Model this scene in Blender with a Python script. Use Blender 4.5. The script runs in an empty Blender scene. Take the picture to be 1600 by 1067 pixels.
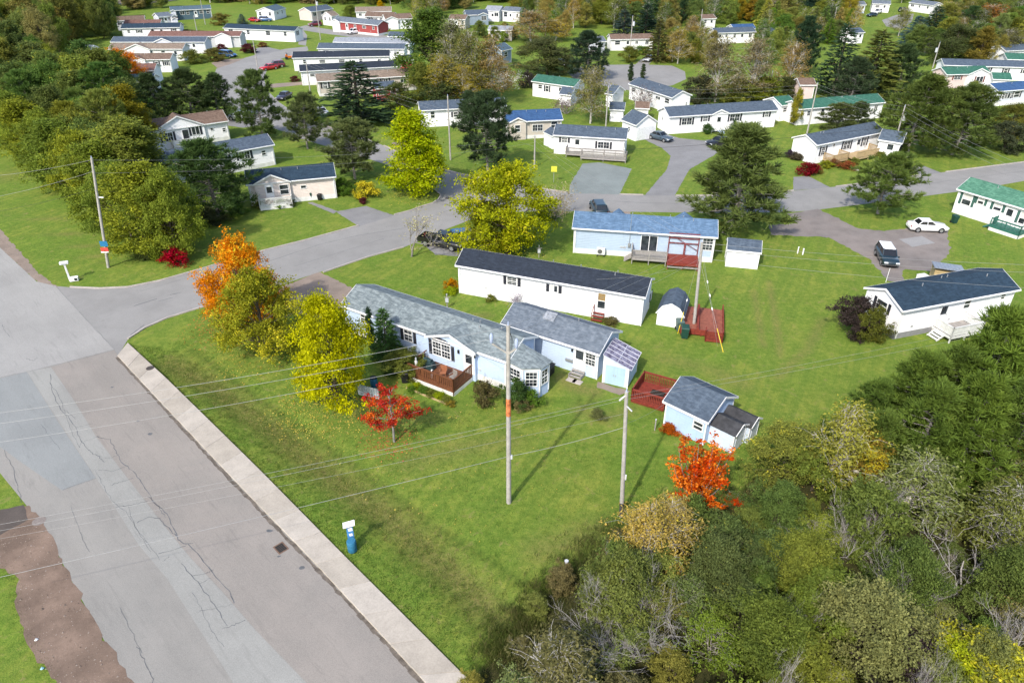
import bpy, math, random
import numpy as np
from mathutils import Vector, Matrix

# ------------------------------------------------------------------ camera, sky, sun, exposure
SC = bpy.context.scene
F_PX, PITCH, CAM_H = 1110.0, math.radians(31.5), 34.5      # drone: about 25 mm equivalent, 34.5 m up
cam_data = bpy.data.cameras.new('camera'); cam_data.sensor_width = 36.0
cam_data.lens = 36.0 * F_PX / 1600.0; cam_data.clip_end = 4000.0; cam_data.clip_start = 0.5
cam = bpy.data.objects.new('camera', cam_data); SC.collection.objects.link(cam)
cam.location = (0, 0, CAM_H); cam.rotation_euler = (math.pi/2 - PITCH, 0, 0)
SC.camera = cam
SUN_EL, SUN_AZ = math.radians(44), math.radians(209.5)      # azimuth clockwise from +Y
world = bpy.data.worlds.new('World'); SC.world = world; world.use_nodes = True
wn = world.node_tree; sky = wn.nodes.new('ShaderNodeTexSky'); sky.sky_type = 'NISHITA'; sky.sun_disc = False
sky.sun_elevation = SUN_EL; sky.sun_rotation = SUN_AZ; sky.air_density = 1.0; sky.dust_density = 2.0; sky.ozone_density = 1.0
wn.links.new(sky.outputs[0], wn.nodes['Background'].inputs[0]); wn.nodes['Background'].inputs[1].default_value = 0.15
sun_data = bpy.data.lights.new('sun', 'SUN'); sun_data.energy = 2.3; sun_data.angle = math.radians(1.2); sun_data.color = (1.0, 0.94, 0.85)
sun = bpy.data.objects.new('sun', sun_data); SC.collection.objects.link(sun)
_to_sun = Vector((math.sin(SUN_AZ)*math.cos(SUN_EL), math.cos(SUN_AZ)*math.cos(SUN_EL), math.sin(SUN_EL)))
sun.rotation_euler = _to_sun.to_track_quat('Z', 'Y').to_euler(); sun.location = _to_sun * 200
SC.view_settings.view_transform = 'Standard'; SC.view_settings.look = 'None'; SC.view_settings.exposure = 0.93; SC.view_settings.gamma = 1.0
SC.view_settings.use_curve_mapping = False
SC.render.engine = 'CYCLES'; SC.cycles.use_denoising = True; SC.cycles.max_bounces = 6; SC.cycles.diffuse_bounces = 3
SC.cycles.transmission_bounces = 4; SC.cycles.transparent_max_bounces = 6; SC.cycles.use_adaptive_sampling = True
SC.cycles.sample_clamp_indirect = 6.0

R = math.radians
rnd = random.Random(11)
COL = SC.collection

# ------------------------------------------------------------------ survey: where a photograph point meets a level
def ray(u, v):
    x = (u - 800.0)/F_PX; y = (533.5 - v)/F_PX
    return (x, math.cos(PITCH) + y*math.sin(PITCH), -math.sin(PITCH) + y*math.cos(PITCH))
def G(u, v, z=0.0):
    d = ray(u, v); t = (CAM_H - z)/-d[2]
    return Vector((d[0]*t, d[1]*t, z))
def HT(u, v, vt):
    Y = G(u, v).y; d = ray(u, vt); return CAM_H + d[2]*Y/d[1]
def WPX(u, v, w):                      # metres that w photo pixels span at a ground point
    g = G(u, v); dep = g.y*math.cos(PITCH) + CAM_H*math.sin(PITCH); return w*dep/F_PX

# ------------------------------------------------------------------ objects
def tag(o, label=None, cat=None, group=None, kind=None):
    if label: o['label'] = label
    if cat: o['category'] = cat
    if group: o['group'] = group
    if kind: o['kind'] = kind
    return o
def empty(name, loc=(0, 0, 0), rz=0.0):
    o = bpy.data.objects.new(name, None); COL.objects.link(o); o.location = loc; o.rotation_euler = (0, 0, rz)
    o.empty_display_size = 0.3; return o
def link(name, me, parent=None, loc=(0, 0, 0), rz=0.0):
    o = bpy.data.objects.new(name, me); COL.objects.link(o); o.location = loc; o.rotation_euler = (0, 0, rz)
    if parent is not None: o.parent = parent
    return o
def copy_tree(o, parent=None):
    c = o.copy(); COL.objects.link(c); c.parent = parent
    for ch in o.children: copy_tree(ch, c)
    return c

class MB:
    """collects shapes and links them as one mesh"""
    def __init__(s): s.v = []; s.f = []; s.sm = []
    def add(s, vs, fs, smooth=False):
        k = len(s.v); s.v += [tuple(p) for p in vs]; s.f += [tuple(i + k for i in f) for f in fs]; s.sm += [smooth]*len(fs); return s
    def box(s, x0, x1, y0, y1, z0, z1):
        return s.add([(x0,y0,z0),(x1,y0,z0),(x1,y1,z0),(x0,y1,z0),(x0,y0,z1),(x1,y0,z1),(x1,y1,z1),(x0,y1,z1)],
                     [(3,2,1,0),(4,5,6,7),(0,1,5,4),(1,2,6,5),(2,3,7,6),(3,0,4,7)])
    def obox(s, c, ax, ay, az):          # centre and three half axes
        c, ax, ay, az = Vector(c), Vector(ax), Vector(ay), Vector(az)
        p = [c + ax*i + ay*j + az*k for k in (-1, 1) for i, j in ((-1,-1),(1,-1),(1,1),(-1,1))]
        return s.add(p, [(3,2,1,0),(4,5,6,7),(0,1,5,4),(1,2,6,5),(2,3,7,6),(3,0,4,7)])
    def bar(s, a, b, w, h=None):         # squared bar from a to b
        a, b = Vector(a), Vector(b); d = b - a; L = d.length
        if L < 1e-6: return s
        d /= L; up = Vector((0, 0, 1)) if abs(d.z) < .95 else Vector((1, 0, 0))
        sx = d.cross(up).normalized(); sz = sx.cross(d)
        return s.obox((a + b)/2, d*L/2, sx*w/2, sz*(h or w)/2)
    def prism(s, poly, z0, z1):          # poly counter-clockwise
        n = len(poly); vs = [(p[0], p[1], z0) for p in poly] + [(p[0], p[1], z1) for p in poly]
        return s.add(vs, [tuple(range(n - 1, -1, -1)), tuple(range(n, 2*n))] + [(i, (i + 1) % n, n + (i + 1) % n, n + i) for i in range(n)])
    def slab(s, quad, t):                # planar quad (counter-clockwise seen from above) thickened downwards
        q = [Vector(p) for p in quad]; n = len(q); vs = [tuple(p) for p in q] + [(p.x, p.y, p.z - t) for p in q]
        return s.add(vs, [tuple(range(n)), tuple(range(2*n - 1, n - 1, -1))] + [(i, n + i, n + (i + 1) % n, (i + 1) % n) for i in range(n)])
    def tube(s, pts, rad, n=6, cap=True):
        pts = [Vector(p) for p in pts]; m = len(pts)
        if not hasattr(rad, '__len__'): rad = [rad]*m
        vs = []; fs = []
        for i, p in enumerate(pts):
            d = (pts[min(i + 1, m - 1)] - pts[max(i - 1, 0)]).normalized()
            ref = Vector((1, 0, 0)) if abs(d.x) < .9 else Vector((0, 1, 0))
            a = d.cross(ref).normalized(); b = d.cross(a)
            for k in range(n):
                t = 2*math.pi*k/n; vs.append(p + (a*math.cos(t) + b*math.sin(t))*rad[i])
        for i in range(m - 1):
            for k in range(n):
                fs.append((i*n + k, i*n + (k + 1) % n, (i + 1)*n + (k + 1) % n, (i + 1)*n + k))
        s.add(vs, fs, n > 3)
        if cap: s.add(vs[:n], [tuple(range(n))]); s.add(vs[-n:], [tuple(range(n - 1, -1, -1))])
        return s
    def mesh(s, name, mat):
        me = bpy.data.meshes.new(name); me.from_pydata(s.v, [], s.f)
        if any(s.sm): me.polygons.foreach_set('use_smooth', s.sm)
        if mat is not None: me.materials.append(mat)
        me.update(); return me
    def build(s, name, mat, parent=None, loc=(0, 0, 0), rz=0.0, bevel=0.0):
        o = link(name, s.mesh(name, mat), parent, loc, rz)
        if bevel:
            b = o.modifiers.new('bevel', 'BEVEL'); b.width = bevel; b.segments = 2; b.limit_method = 'ANGLE'
        return o

def np_mesh(name, V, F, mat, tint=None, mats=None, midx=None):
    V = np.asarray(V, np.float32); F = np.asarray(F, np.int32); n, k = F.shape
    me = bpy.data.meshes.new(name); me.vertices.add(len(V)); me.vertices.foreach_set('co', V.ravel())
    me.loops.add(n*k); me.loops.foreach_set('vertex_index', F.ravel())
    me.polygons.add(n); me.polygons.foreach_set('loop_start', np.arange(0, n*k, k, dtype=np.int32))
    me.polygons.foreach_set('loop_total', np.full(n, k, np.int32))
    if mat is not None: me.materials.append(mat)
    if tint is not None:
        at = me.attributes.new('tint', 'FLOAT', 'POINT'); at.data.foreach_set('value', np.asarray(tint, np.float32))
    me.update(); me.validate(); return me

# ------------------------------------------------------------------ materials
MATS = {}
def nt(name):
    m = bpy.data.materials.new(name); m.use_nodes = True; t = m.node_tree
    return m, t, t.nodes['Principled BSDF'], t.nodes, t.links
def ramp(N, L, fac, stops):
    r = N.new('ShaderNodeValToRGB'); e = r.color_ramp.elements
    while len(e) < len(stops): e.new(0.5)
    for i, (p, c) in enumerate(stops): e[i].position = p; e[i].color = (*c, 1) if len(c) == 3 else c
    L.new(fac, r.inputs[0]); return r.outputs[0]
def noise(N, L, vec, scale, detail=4, rough=.55, dist=0.0):
    n = N.new('ShaderNodeTexNoise'); n.inputs['Scale'].default_value = scale; n.inputs['Detail'].default_value = detail
    n.inputs['Roughness'].default_value = rough; n.inputs['Distortion'].default_value = dist
    if vec is not None: L.new(vec, n.inputs['Vector'])
    return n.outputs[0]
def mixc(N, L, fac, a, b, mode='MIX'):
    m = N.new('ShaderNodeMix'); m.data_type = 'RGBA'; m.blend_type = mode
    for sock, val in ((m.inputs[0], fac), (m.inputs[6], a), (m.inputs[7], b)):
        if hasattr(val, 'is_output'): L.new(val, sock)
        elif isinstance(val, (int, float)): sock.default_value = val
        else: sock.default_value = (*val, 1) if len(val) == 3 else val
    return m.outputs[2]
def math_n(N, L, op, a, b=None, c=None):
    m = N.new('ShaderNodeMath'); m.operation = op
    for i, v in enumerate((a, b, c)):
        if v is None: continue
        if hasattr(v, 'is_output'): L.new(v, m.inputs[i])
        else: m.inputs[i].default_value = v
    return m.outputs[0]
def scl(c, k): return tuple(min(1, x*k) for x in c)
def M(key, col=(.5,.5,.5), rough=.6, var=.12, scale=4.0, bump=0.0, metal=0.0, spec=.3, fine=0.0, world_space=False):
    if key in MATS: return MATS[key]
    m, t, b, N, L = nt(key); tc = N.new('ShaderNodeTexCoord')
    if world_space: vec = N.new('ShaderNodeNewGeometry').outputs['Position']
    else: vec = tc.outputs['Object']
    n1 = noise(N, L, vec, scale, 5, .6)
    c = ramp(N, L, n1, [(.35, scl(col, 1 - var)), (.65, scl(col, 1 + var))])
    if fine:
        n2 = noise(N, L, vec, scale*14, 2, .6); c = mixc(N, L, fine, c, ramp(N, L, n2, [(.3, scl(col, .55)), (.7, scl(col, 1.4))]))
    L.new(c, b.inputs['Base Color']); b.inputs['Roughness'].default_value = rough; b.inputs['Metallic'].default_value = metal
    b.inputs['Specular IOR Level'].default_value = spec
    if bump:
        bp = N.new('ShaderNodeBump'); bp.inputs['Strength'].default_value = bump; bp.inputs['Distance'].default_value = .05
        L.new(noise(N, L, vec, scale*6, 4), bp.inputs['Height']); L.new(bp.outputs[0], b.inputs['Normal'])
    MATS[key] = m; return m
def siding(key, col, pitch=.2, vertical=False):
    if key in MATS: return MATS[key]
    m, t, b, N, L = nt(key); vec = N.new('ShaderNodeTexCoord').outputs['Object']
    sep = N.new('ShaderNodeSeparateXYZ'); L.new(vec, sep.inputs[0])
    z = math_n(N, L, 'ADD', sep.outputs[0], sep.outputs[1]) if vertical else sep.outputs[2]
    saw = math_n(N, L, 'FRACT', math_n(N, L, 'DIVIDE', z, pitch))
    c = ramp(N, L, noise(N, L, vec, .9, 5, .65), [(.3, scl(col, .93)), (.7, scl(col, 1.03))])
    mp = N.new('ShaderNodeMapping'); mp.inputs['Scale'].default_value = (2.2, 2.2, .25); L.new(vec, mp.inputs[0])
    streak = ramp(N, L, noise(N, L, mp.outputs[0], 3, 5, .7), [(.52, (0, 0, 0)), (.8, (1, 1, 1))])
    c = mixc(N, L, math_n(N, L, 'MULTIPLY', streak, .4), c, scl((col[0]*.8, col[1]*.78, col[2]*.7), .8))
    L.new(c, b.inputs['Base Color']); b.inputs['Roughness'].default_value = .55; b.inputs['Specular IOR Level'].default_value = .25
    bp = N.new('ShaderNodeBump'); bp.inputs['Strength'].default_value = 1.0; bp.inputs['Distance'].default_value = .05
    L.new(saw, bp.inputs['Height']); bp.invert = True; L.new(bp.outputs[0], b.inputs['Normal'])
    MATS[key] = m; return m
def shingle(key, col, col2=None, contrast=.35):
    if key in MATS: return MATS[key]
    m, t, b, N, L = nt(key); vec = N.new('ShaderNodeTexCoord').outputs['Object']
    col2 = col2 or scl(col, 1.35)
    br = N.new('ShaderNodeTexBrick'); br.inputs['Scale'].default_value = 1.0; br.inputs['Brick Width'].default_value = .42
    br.inputs['Row Height'].default_value = .19; br.inputs['Mortar Size'].default_value = .012; br.inputs['Mortar Smooth'].default_value = .2
    br.inputs['Color1'].default_value = (0, 0, 0, 1); br.inputs['Color2'].default_value = (1, 1, 1, 1); br.inputs['Mortar'].default_value = (.3, .3, .3, 1)
    br.inputs['Bias'].default_value = 0; L.new(vec, br.inputs['Vector'])
    n1 = noise(N, L, vec, .55, 5, .6); mp = N.new('ShaderNodeMapping'); mp.inputs['Scale'].default_value = (1, 2.6, 1); L.new(vec, mp.inputs[0])
    n2 = noise(N, L, mp.outputs[0], 1.9, 4, .62)
    base = ramp(N, L, n2, [(.39, scl(col, 1 - contrast)), (.50, col), (.61, col2)])
    base = mixc(N, L, ramp(N, L, n1, [(.35, (0,0,0)), (.8, (.35,.35,.35))]), base, scl(col2, .95))
    c = mixc(N, L, math_n(N, L, 'MULTIPLY', br.outputs[0], .45), base, scl(col, .55))
    mp2 = N.new('ShaderNodeMapping'); mp2.inputs['Scale'].default_value = (2.4, .35, 1); L.new(vec, mp2.inputs[0]); c = mixc(N, L, ramp(N, L, noise(N, L, mp2.outputs[0], 1.2, 5, .7), [(.5, (0,0,0)), (.68, (.4,.4,.4))]), c, scl(col2, 1.25))
    grit = noise(N, L, vec, 40, 2); c = mixc(N, L, .25, c, ramp(N, L, grit, [(.3, scl(col, .6)), (.7, scl(col, 1.5))]))
    L.new(c, b.inputs['Base Color']); b.inputs['Roughness'].default_value = .85; b.inputs['Specular IOR Level'].default_value = .2
    bp = N.new('ShaderNodeBump'); bp.inputs['Strength'].default_value = .4; bp.inputs['Distance'].default_value = .02
    L.new(br.outputs[1], bp.inputs['Height']); bp.invert = True; L.new(bp.outputs[0], b.inputs['Normal'])
    MATS[key] = m; return m
def asphalt(key, col, dark=.75, light=1.2, stretch=None, warm=None):
    if key in MATS: return MATS[key]
    m, t, b, N, L = nt(key); vec = N.new('ShaderNodeNewGeometry').outputs['Position']
    sv = vec
    if stretch is not None:          # wear runs along the traffic direction
        mp = N.new('ShaderNodeMapping'); mp.vector_type = 'TEXTURE'; mp.inputs['Rotation'].default_value = (0, 0, stretch); mp.inputs['Scale'].default_value = (9, 1, 1)
        L.new(vec, mp.inputs[0]); sv = mp.outputs[0]
    c = ramp(N, L, noise(N, L, sv, .55, 6, .66), [(.38, scl(col, dark)), (.5, col), (.62, scl(col, light))])
    c2 = ramp(N, L, noise(N, L, vec, .16, 5, .6), [(.40, scl(col, .80)), (.60, scl(warm or col, 1.16))]); c = mixc(N, L, .5, c, c2)
    st = ramp(N, L, noise(N, L, vec, 1.3, 5, .7, .6), [(.60, (0,0,0)), (.74, (1,1,1))]); c = mixc(N, L, math_n(N, L, 'MULTIPLY', st, .22), c, scl(col, .55))
    g = noise(N, L, vec, 28, 3, .7); c = mixc(N, L, .42, c, ramp(N, L, g, [(.33, scl(col, .5)), (.67, scl(col, 1.45))]))
    sp = ramp(N, L, noise(N, L, sv, 2.2, 4, .75, .4), [(.55, (0,0,0)), (.70, (.55,.55,.55))]); c = mixc(N, L, sp, c, scl(col, .72))
    L.new(c, b.inputs['Base Color']); b.inputs['Roughness'].default_value = .88; b.inputs['Specular IOR Level'].default_value = .18
    bp = N.new('ShaderNodeBump'); bp.inputs['Strength'].default_value = .25; bp.inputs['Distance'].default_value = .02
    L.new(g, bp.inputs['Height']); L.new(bp.outputs[0], b.inputs['Normal'])
    MATS[key] = m; return m
def leaf_mat(key, accent=(.30,.17,.02), trans=.36, spread=1.0):
    """foliage: colour from the object, lighter and darker leaves, some turned to the accent colour"""
    if key in MATS: return MATS[key]
    m, t, b, N, L = nt(key); oi = N.new('ShaderNodeObjectInfo'); at = N.new('ShaderNodeAttribute'); at.attribute_name = 'tint'
    br = ramp(N, L, at.outputs['Fac'], [(0, (.50,.50,.50)), (.45, (.95,.95,.95)), (1, (1.0,1.0,1.0))])
    k = math_n(N, L, 'ADD', math_n(N, L, 'MULTIPLY', at.outputs['Fac'], 1.55*spread), 1.22 - .70*spread)
    hs = N.new('ShaderNodeHueSaturation'); hs.inputs['Saturation'].default_value = 1.06
    L.new(oi.outputs['Color'], hs.inputs['Color']); L.new(k, hs.inputs['Value'])
    hue = math_n(N, L, 'ADD', math_n(N, L, 'MULTIPLY', at.outputs['Fac'], -.022), .512); L.new(hue, hs.inputs['Hue'])
    pos = N.new('ShaderNodeNewGeometry').outputs['Position']
    fac = noise(N, L, pos, .9, 3, .7); al = oi.outputs['Alpha']
    th = math_n(N, L, 'SUBTRACT', 1.0, al)                    # alpha = share of turned leaves
    f2 = math_n(N, L, 'ADD', math_n(N, L, 'MULTIPLY', fac, .7), math_n(N, L, 'MULTIPLY', at.outputs['Fac'], .3))
    sel = math_n(N, L, 'MULTIPLY', math_n(N, L, 'SUBTRACT', f2, math_n(N, L, 'MULTIPLY', th, .78)), 7.0); sel.node.use_clamp = True
    acc = N.new('ShaderNodeHueSaturation'); acc.inputs['Color'].default_value = (*accent, 1); L.new(k, acc.inputs['Value'])
    c = mixc(N, L, sel, hs.outputs[0], acc.outputs[0])
    L.new(c, b.inputs['Base Color']); b.inputs['Roughness'].default_value = .65; b.inputs['Specular IOR Level'].default_value = .12
    tr = N.new('ShaderNodeBsdfTranslucent'); L.new(c, tr.inputs['Color'])
    ms = N.new('ShaderNodeMixShader'); ms.inputs[0].default_value = trans; L.new(b.outputs[0], ms.inputs[1]); L.new(tr.outputs[0], ms.inputs[2])
    L.new(ms.outputs[0], N['Material Output'].inputs[0]); MATS[key] = m; return m
def glass_mat():
    if 'window_glass' in MATS: return MATS['window_glass']
    m, t, b, N, L = nt('window_glass'); vec = N.new('ShaderNodeNewGeometry').outputs['Position']
    c = ramp(N, L, noise(N, L, vec, 1.7, 3), [(.35, (.012,.016,.022)), (.7, (.06,.07,.08))])
    L.new(c, b.inputs['Base Color']); b.inputs['Roughness'].default_value = .06; b.inputs['Specular IOR Level'].default_value = .6
    MATS['window_glass'] = m; return m

WHITE = M('white_trim', (.78,.78,.77), .5, .04, 2)
GLASS = glass_mat()
SHUT = M('dark_shutter', (.028,.03,.04), .55, .1)
WOODG = M('weathered_wood', (.30,.28,.26), .8, .2, 3, .2, fine=.3)
WOODB = M('brown_stained_wood', (.15,.058,.026), .6, .25, 5, .2, fine=.3)
REDW = M('red_stained_wood', (.20,.036,.022), .65, .3, 4, .2, fine=.25)
TANW = M('new_lumber', (.42,.31,.17), .7, .18, 4, .2, fine=.25)
CONC = M('concrete', (.40,.36,.33), .85, .14, 1.3, .2, fine=.2)
BLACKP = M('black_plastic', (.015,.015,.017), .45, .1)
METALG = M('galvanised_metal', (.45,.46,.47), .45, .1, 5, metal=.6)
# ------------------------------------------------------------------ ground
def px(pts, z=0.0): return [G(u, v, z) for u, v in pts]
def seg_dist(P, line):
    d = np.full(len(P), 1e9)
    for a, b in zip(line[:-1], line[1:]):
        a = np.array(a[:2]); b = np.array(b[:2]); ab = b - a; t = np.clip(((P - a) @ ab)/(ab @ ab), 0, 1)
        d = np.minimum(d, np.linalg.norm(P - (a + t[:, None]*ab), axis=1))
    return d
def in_poly(P, poly):
    x, y = P[:, 0], P[:, 1]; c = np.zeros(len(P), bool); n = len(poly)
    for i in range(n):
        x1, y1 = poly[i][:2]; x2, y2 = poly[(i + 1) % n][:2]
        m = ((y1 > y) != (y2 > y)) & (x < (x2 - x1)*(y - y1)/((y2 - y1) + 1e-12) + x1); c ^= m
    return c
WOOD_PX = [(700, 1120), (760, 1040), (815, 985), (850, 930), (905, 880), (960, 835), (1040, 800), (1130, 790), (1215, 720), (1290, 690), (1400, 680), (1500, 600), (1620, 560), (1900, 540), (1900, 1500), (700, 1500)]
WOOD = px(WOOD_PX)
DITCH = px([(265, 565), (330, 600), (395, 648), (470, 705), (545, 762), (620, 815), (690, 880), (760, 945), (830, 1010)])
BANK = px([(300, 545), (390, 610), (470, 668), (545, 720), (613, 772), (681, 822), (765, 873), (840, 925)])
TRACK = px([(-60, 225), (5, 272), (60, 322), (110, 365), (162, 410)])
def ground():
    def axis(lo, hi, fine0, fine1, step, far):
        a = list(np.arange(fine0, fine1, step)); x = fine0
        s = step
        while x > lo: s *= 1.35; x -= min(s, far); a.insert(0, x)
        x = a[-1]; s = step
        while x < hi: s *= 1.35; x += min(s, far); a.append(x)
        return np.array(a)
    X = axis(-1500, 1500, -42, 46, .45, 60); Y = axis(-200, 1800, 18, 86, .45, 60)
    xx, yy = np.meshgrid(X, Y); P = np.stack([xx.ravel(), yy.ravel()], 1)
    dd = seg_dist(P, DITCH); db = seg_dist(P, BANK); dt = seg_dist(P, TRACK)
    z = -.28*np.exp(-(dd/1.5)**2) - .08*np.exp(-(db/.5)**2)
    dry = .6*np.exp(-(dd/1.2)**2) + .5*np.exp(-(dt/.45)**2)
    for ln, wd, k in (([(1178, 455), (1186, 500), (1192, 540)], .35, .5), ([(1202, 440), (1212, 500), (1220, 556)], .35, .5), ([(1285, 500), (1262, 545), (1215, 590)], .5, .4), ([(930, 612), (900, 606), (880, 590)], .9, .6), ([(905, 640), (940, 655), (985, 640)], .8, .4), ([(640, 720), (720, 700), (800, 690)], 1.2, .35), ([(845, 860), (885, 850), (930, 830)], 1.3, .4), ([(640, 470), (700, 500), (760, 492)], .6, .45), ([(1040, 560), (1100, 575), (1160, 600)], 1.0, .35), ([(560, 640), (600, 660), (690, 650)], .9, .3)):
        dry = dry + k*np.exp(-(seg_dist(P, px(ln))/wd)**2)
    bank_shade = .7*np.exp(-(db/.28)**2)
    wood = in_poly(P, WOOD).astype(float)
    V = np.column_stack([P, z]); nx, ny = len(X), len(Y); i = np.arange(nx*ny).reshape(ny, nx)
    F = np.stack([i[:-1, :-1], i[:-1, 1:], i[1:, 1:], i[1:, :-1]], -1).reshape(-1, 4)
    m, t, b, N, L = nt('lawn_grass'); vec = N.new('ShaderNodeNewGeometry').outputs['Position']
    def attr(n): a = N.new('ShaderNodeAttribute'); a.attribute_name = n; return a.outputs['Fac']
    big = noise(N, L, vec, .045, 4, .6); pat = noise(N, L, vec, .16, 5, .65, .5); mid = noise(N, L, vec, .55, 5, .7); sm = noise(N, L, vec, 2.4, 5, .72); fi = noise(N, L, vec, 14, 3, .75)
    lush = ramp(N, L, mid, [(.40, (.044,.122,.008)), (.50, (.078,.178,.013)), (.60, (.118,.218,.020))])
    tired = ramp(N, L, mid, [(.40, (.105,.160,.018)), (.50, (.170,.212,.030)), (.60, (.265,.272,.045))])
    g = mixc(N, L, ramp(N, L, pat, [(.44, (0,0,0)), (.57, (.95,.95,.95))]), lush, tired)
    g = mixc(N, L, ramp(N, L, big, [(.44, (0,0,0)), (.60, (.55,.55,.55))]), g, tired)
    mp = N.new('ShaderNodeMapping'); mp.vector_type = 'TEXTURE'; mp.inputs['Rotation'].default_value = (0, 0, R(62)); mp.inputs['Scale'].default_value = (30, 1, 1); L.new(vec, mp.inputs[0])
    g = mixc(N, L, ramp(N, L, noise(N, L, mp.outputs[0], 1.1, 3, .6), [(.46, (0,0,0)), (.57, (.65,.65,.65))]), g, (.062, .140, .014))
    g = mixc(N, L, .40, g, ramp(N, L, sm, [(.36, (.038,.090,.010)), (.50, (.125,.200,.032)), (.64, (.275,.295,.060))]))
    g = mixc(N, L, .34, g, ramp(N, L, fi, [(.34, (.028,.070,.009)), (.66, (.290,.335,.062))]))
    spots = ramp(N, L, noise(N, L, vec, 1.1, 5, .75, .8), [(.58, (0,0,0)), (.68, (.7,.7,.7))]); g = mixc(N, L, spots, g, (.23, .20, .075))
    dn = math_n(N, L, 'MULTIPLY', attr('dry'), math_n(N, L, 'MULTIPLY_ADD', sm, 2.2, -.1)); dn.node.use_clamp = True
    straw = ramp(N, L, noise(N, L, vec, 5, 5, .75), [(.3, (.075,.075,.02)), (.5, (.19,.16,.055)), (.72, (.31,.25,.11))])
    g = mixc(N, L, dn, g, straw)
    bn = math_n(N, L, 'MULTIPLY', attr('bank_shade'), math_n(N, L, 'MULTIPLY_ADD', mid, 2.0, -.3)); bn.node.use_clamp = True
    g = mixc(N, L, bn, g, (.035, .055, .012))  # dark bank line: shade of the slope step put into the greener grass
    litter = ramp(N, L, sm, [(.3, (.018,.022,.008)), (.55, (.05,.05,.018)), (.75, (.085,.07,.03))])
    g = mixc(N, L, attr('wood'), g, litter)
    L.new(g, b.inputs['Base Color']); b.inputs['Roughness'].default_value = .95; b.inputs['Specular IOR Level'].default_value = .1
    bp = N.new('ShaderNodeBump'); bp.inputs['Strength'].default_value = .6; bp.inputs['Distance'].default_value = .08
    hh = math_n(N, L, 'ADD', fi, math_n(N, L, 'MULTIPLY', sm, 1.5)); L.new(hh, bp.inputs['Height']); L.new(bp.outputs[0], b.inputs['Normal'])
    me = np_mesh('ground', V, F, m)
    for n, a in (('dry', dry), ('bank_shade', bank_shade), ('wood', wood)):
        at = me.attributes.new(n, 'FLOAT', 'POINT'); at.data.foreach_set('value', a.astype(np.float32))
    tag(link('ground', me), kind='structure')
ground()

def sheet(name, pts, z, mat, parent=None, rough=0):
    q = px(pts)
    if rough:
        q2 = []
        for a, b in zip(q, q[1:] + q[:1]):
            n = max(1, min(60, int((b - a).length/.45)))
            for k in range(n): p = a.lerp(b, k/n); q2.append(p + Vector((rnd.gauss(0, rough), rnd.gauss(0, rough), 0)))
        q = q2
    q = q; a = sum(q[i].x*q[(i+1) % len(q)].y - q[(i+1) % len(q)].x*q[i].y for i in range(len(q)))
    if a < 0: q = q[::-1]
    o = MB().add([(p.x, p.y, z) for p in q], [tuple(range(len(q)))]).build(name, mat, parent)
    if parent is None: tag(o, kind='structure')
    return o
def ribbon(mb, line, w, z, jit=0.0, r=rnd, sub=1):
    q = [Vector(p[:2]) for p in line]
    if sub > 1:
        q2 = []
        for a, b in zip(q[:-1], q[1:]):
            for k in range(sub):
                p = a.lerp(b, k/sub); q2.append(p + Vector((r.uniform(-jit, jit), r.uniform(-jit, jit))))
        q = q2 + [q[-1]]
    n = len(q)
    for i in range(n - 1):
        d = (q[i+1] - q[i]);
        if d.length < 1e-5: continue
        d.normalize(); s = Vector((-d.y, d.x))*w/2*r.uniform(.55, 1.3)
        e = d*.01
        mb.add([(*(q[i] - s - e), z), (*(q[i+1] - s + e), z), (*(q[i+1] + s + e), z), (*(q[i] + s - e), z)], [(0, 1, 2, 3)])
def kerb(name, pts, parent, w=.16, h=.12, mat=None):
    q = [Vector(p[:2]) for p in px(pts)]; mb = MB()
    nrm = []
    for i in range(len(q)):
        d = (q[min(i+1, len(q)-1)] - q[max(i-1, 0)]).normalized(); nrm.append(Vector((-d.y, d.x)))
    A = [p - n*w/2 for p, n in zip(q, nrm)]; B = [p + n*w/2 for p, n in zip(q, nrm)]; m = len(q)
    vs = [(*p, 0) for p in A] + [(*p, h) for p in A] + [(*p, h) for p in B] + [(*p, 0) for p in B]; fs = []
    for i in range(m - 1):
        for k in range(3): fs.append((k*m + i, k*m + i + 1, (k+1)*m + i + 1, (k+1)*m + i))
    fs += [(0, m, 2*m, 3*m), (m-1, 4*m-1, 3*m-1, 2*m-1)]
    return mb.add(vs, fs).build(name, mat or CONC, parent)

ROAD_DIR = G(664, 1066) - G(257, 635); ROAD_ANG = math.atan2(ROAD_DIR.y, ROAD_DIR.x)
A_MAIN = asphalt('main_road_asphalt', (.252,.241,.219), .82, 1.15, ROAD_ANG, (.258,.238,.211))
A_NEW = asphalt('fresh_overlay_asphalt', (.296,.288,.270), .84, 1.14, ROAD_ANG)
A_BLUE = asphalt('bluish_patch_asphalt', (.232,.240,.232), .84, 1.15, ROAD_ANG)
A_STRIP = asphalt('worn_middle_asphalt', (.276,.272,.250), .84, 1.10, ROAD_ANG)
A_BROWN = asphalt('brownish_lane_asphalt', (.254,.233,.208), .86, 1.12, ROAD_ANG, (.264,.230,.20))
A_STREET = asphalt('street_asphalt', (.250,.243,.230), .84, 1.14)
A_DRIVE = asphalt('driveway_asphalt', (.215,.212,.21), .75, 1.2)
A_DRIVE2 = asphalt('green_grey_driveway_asphalt', (.20,.225,.215), .8, 1.2)
A_GRAV = asphalt('gravel', (.24,.195,.16), .55, 1.35, None, (.27,.20,.15))
A_DIRT = asphalt('reddish_dirt', (.175,.125,.094), .3, 1.9, None, (.205,.145,.11))
CRACK = M('crack_filler', (.115,.12,.125), .9, .2, 3)

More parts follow.
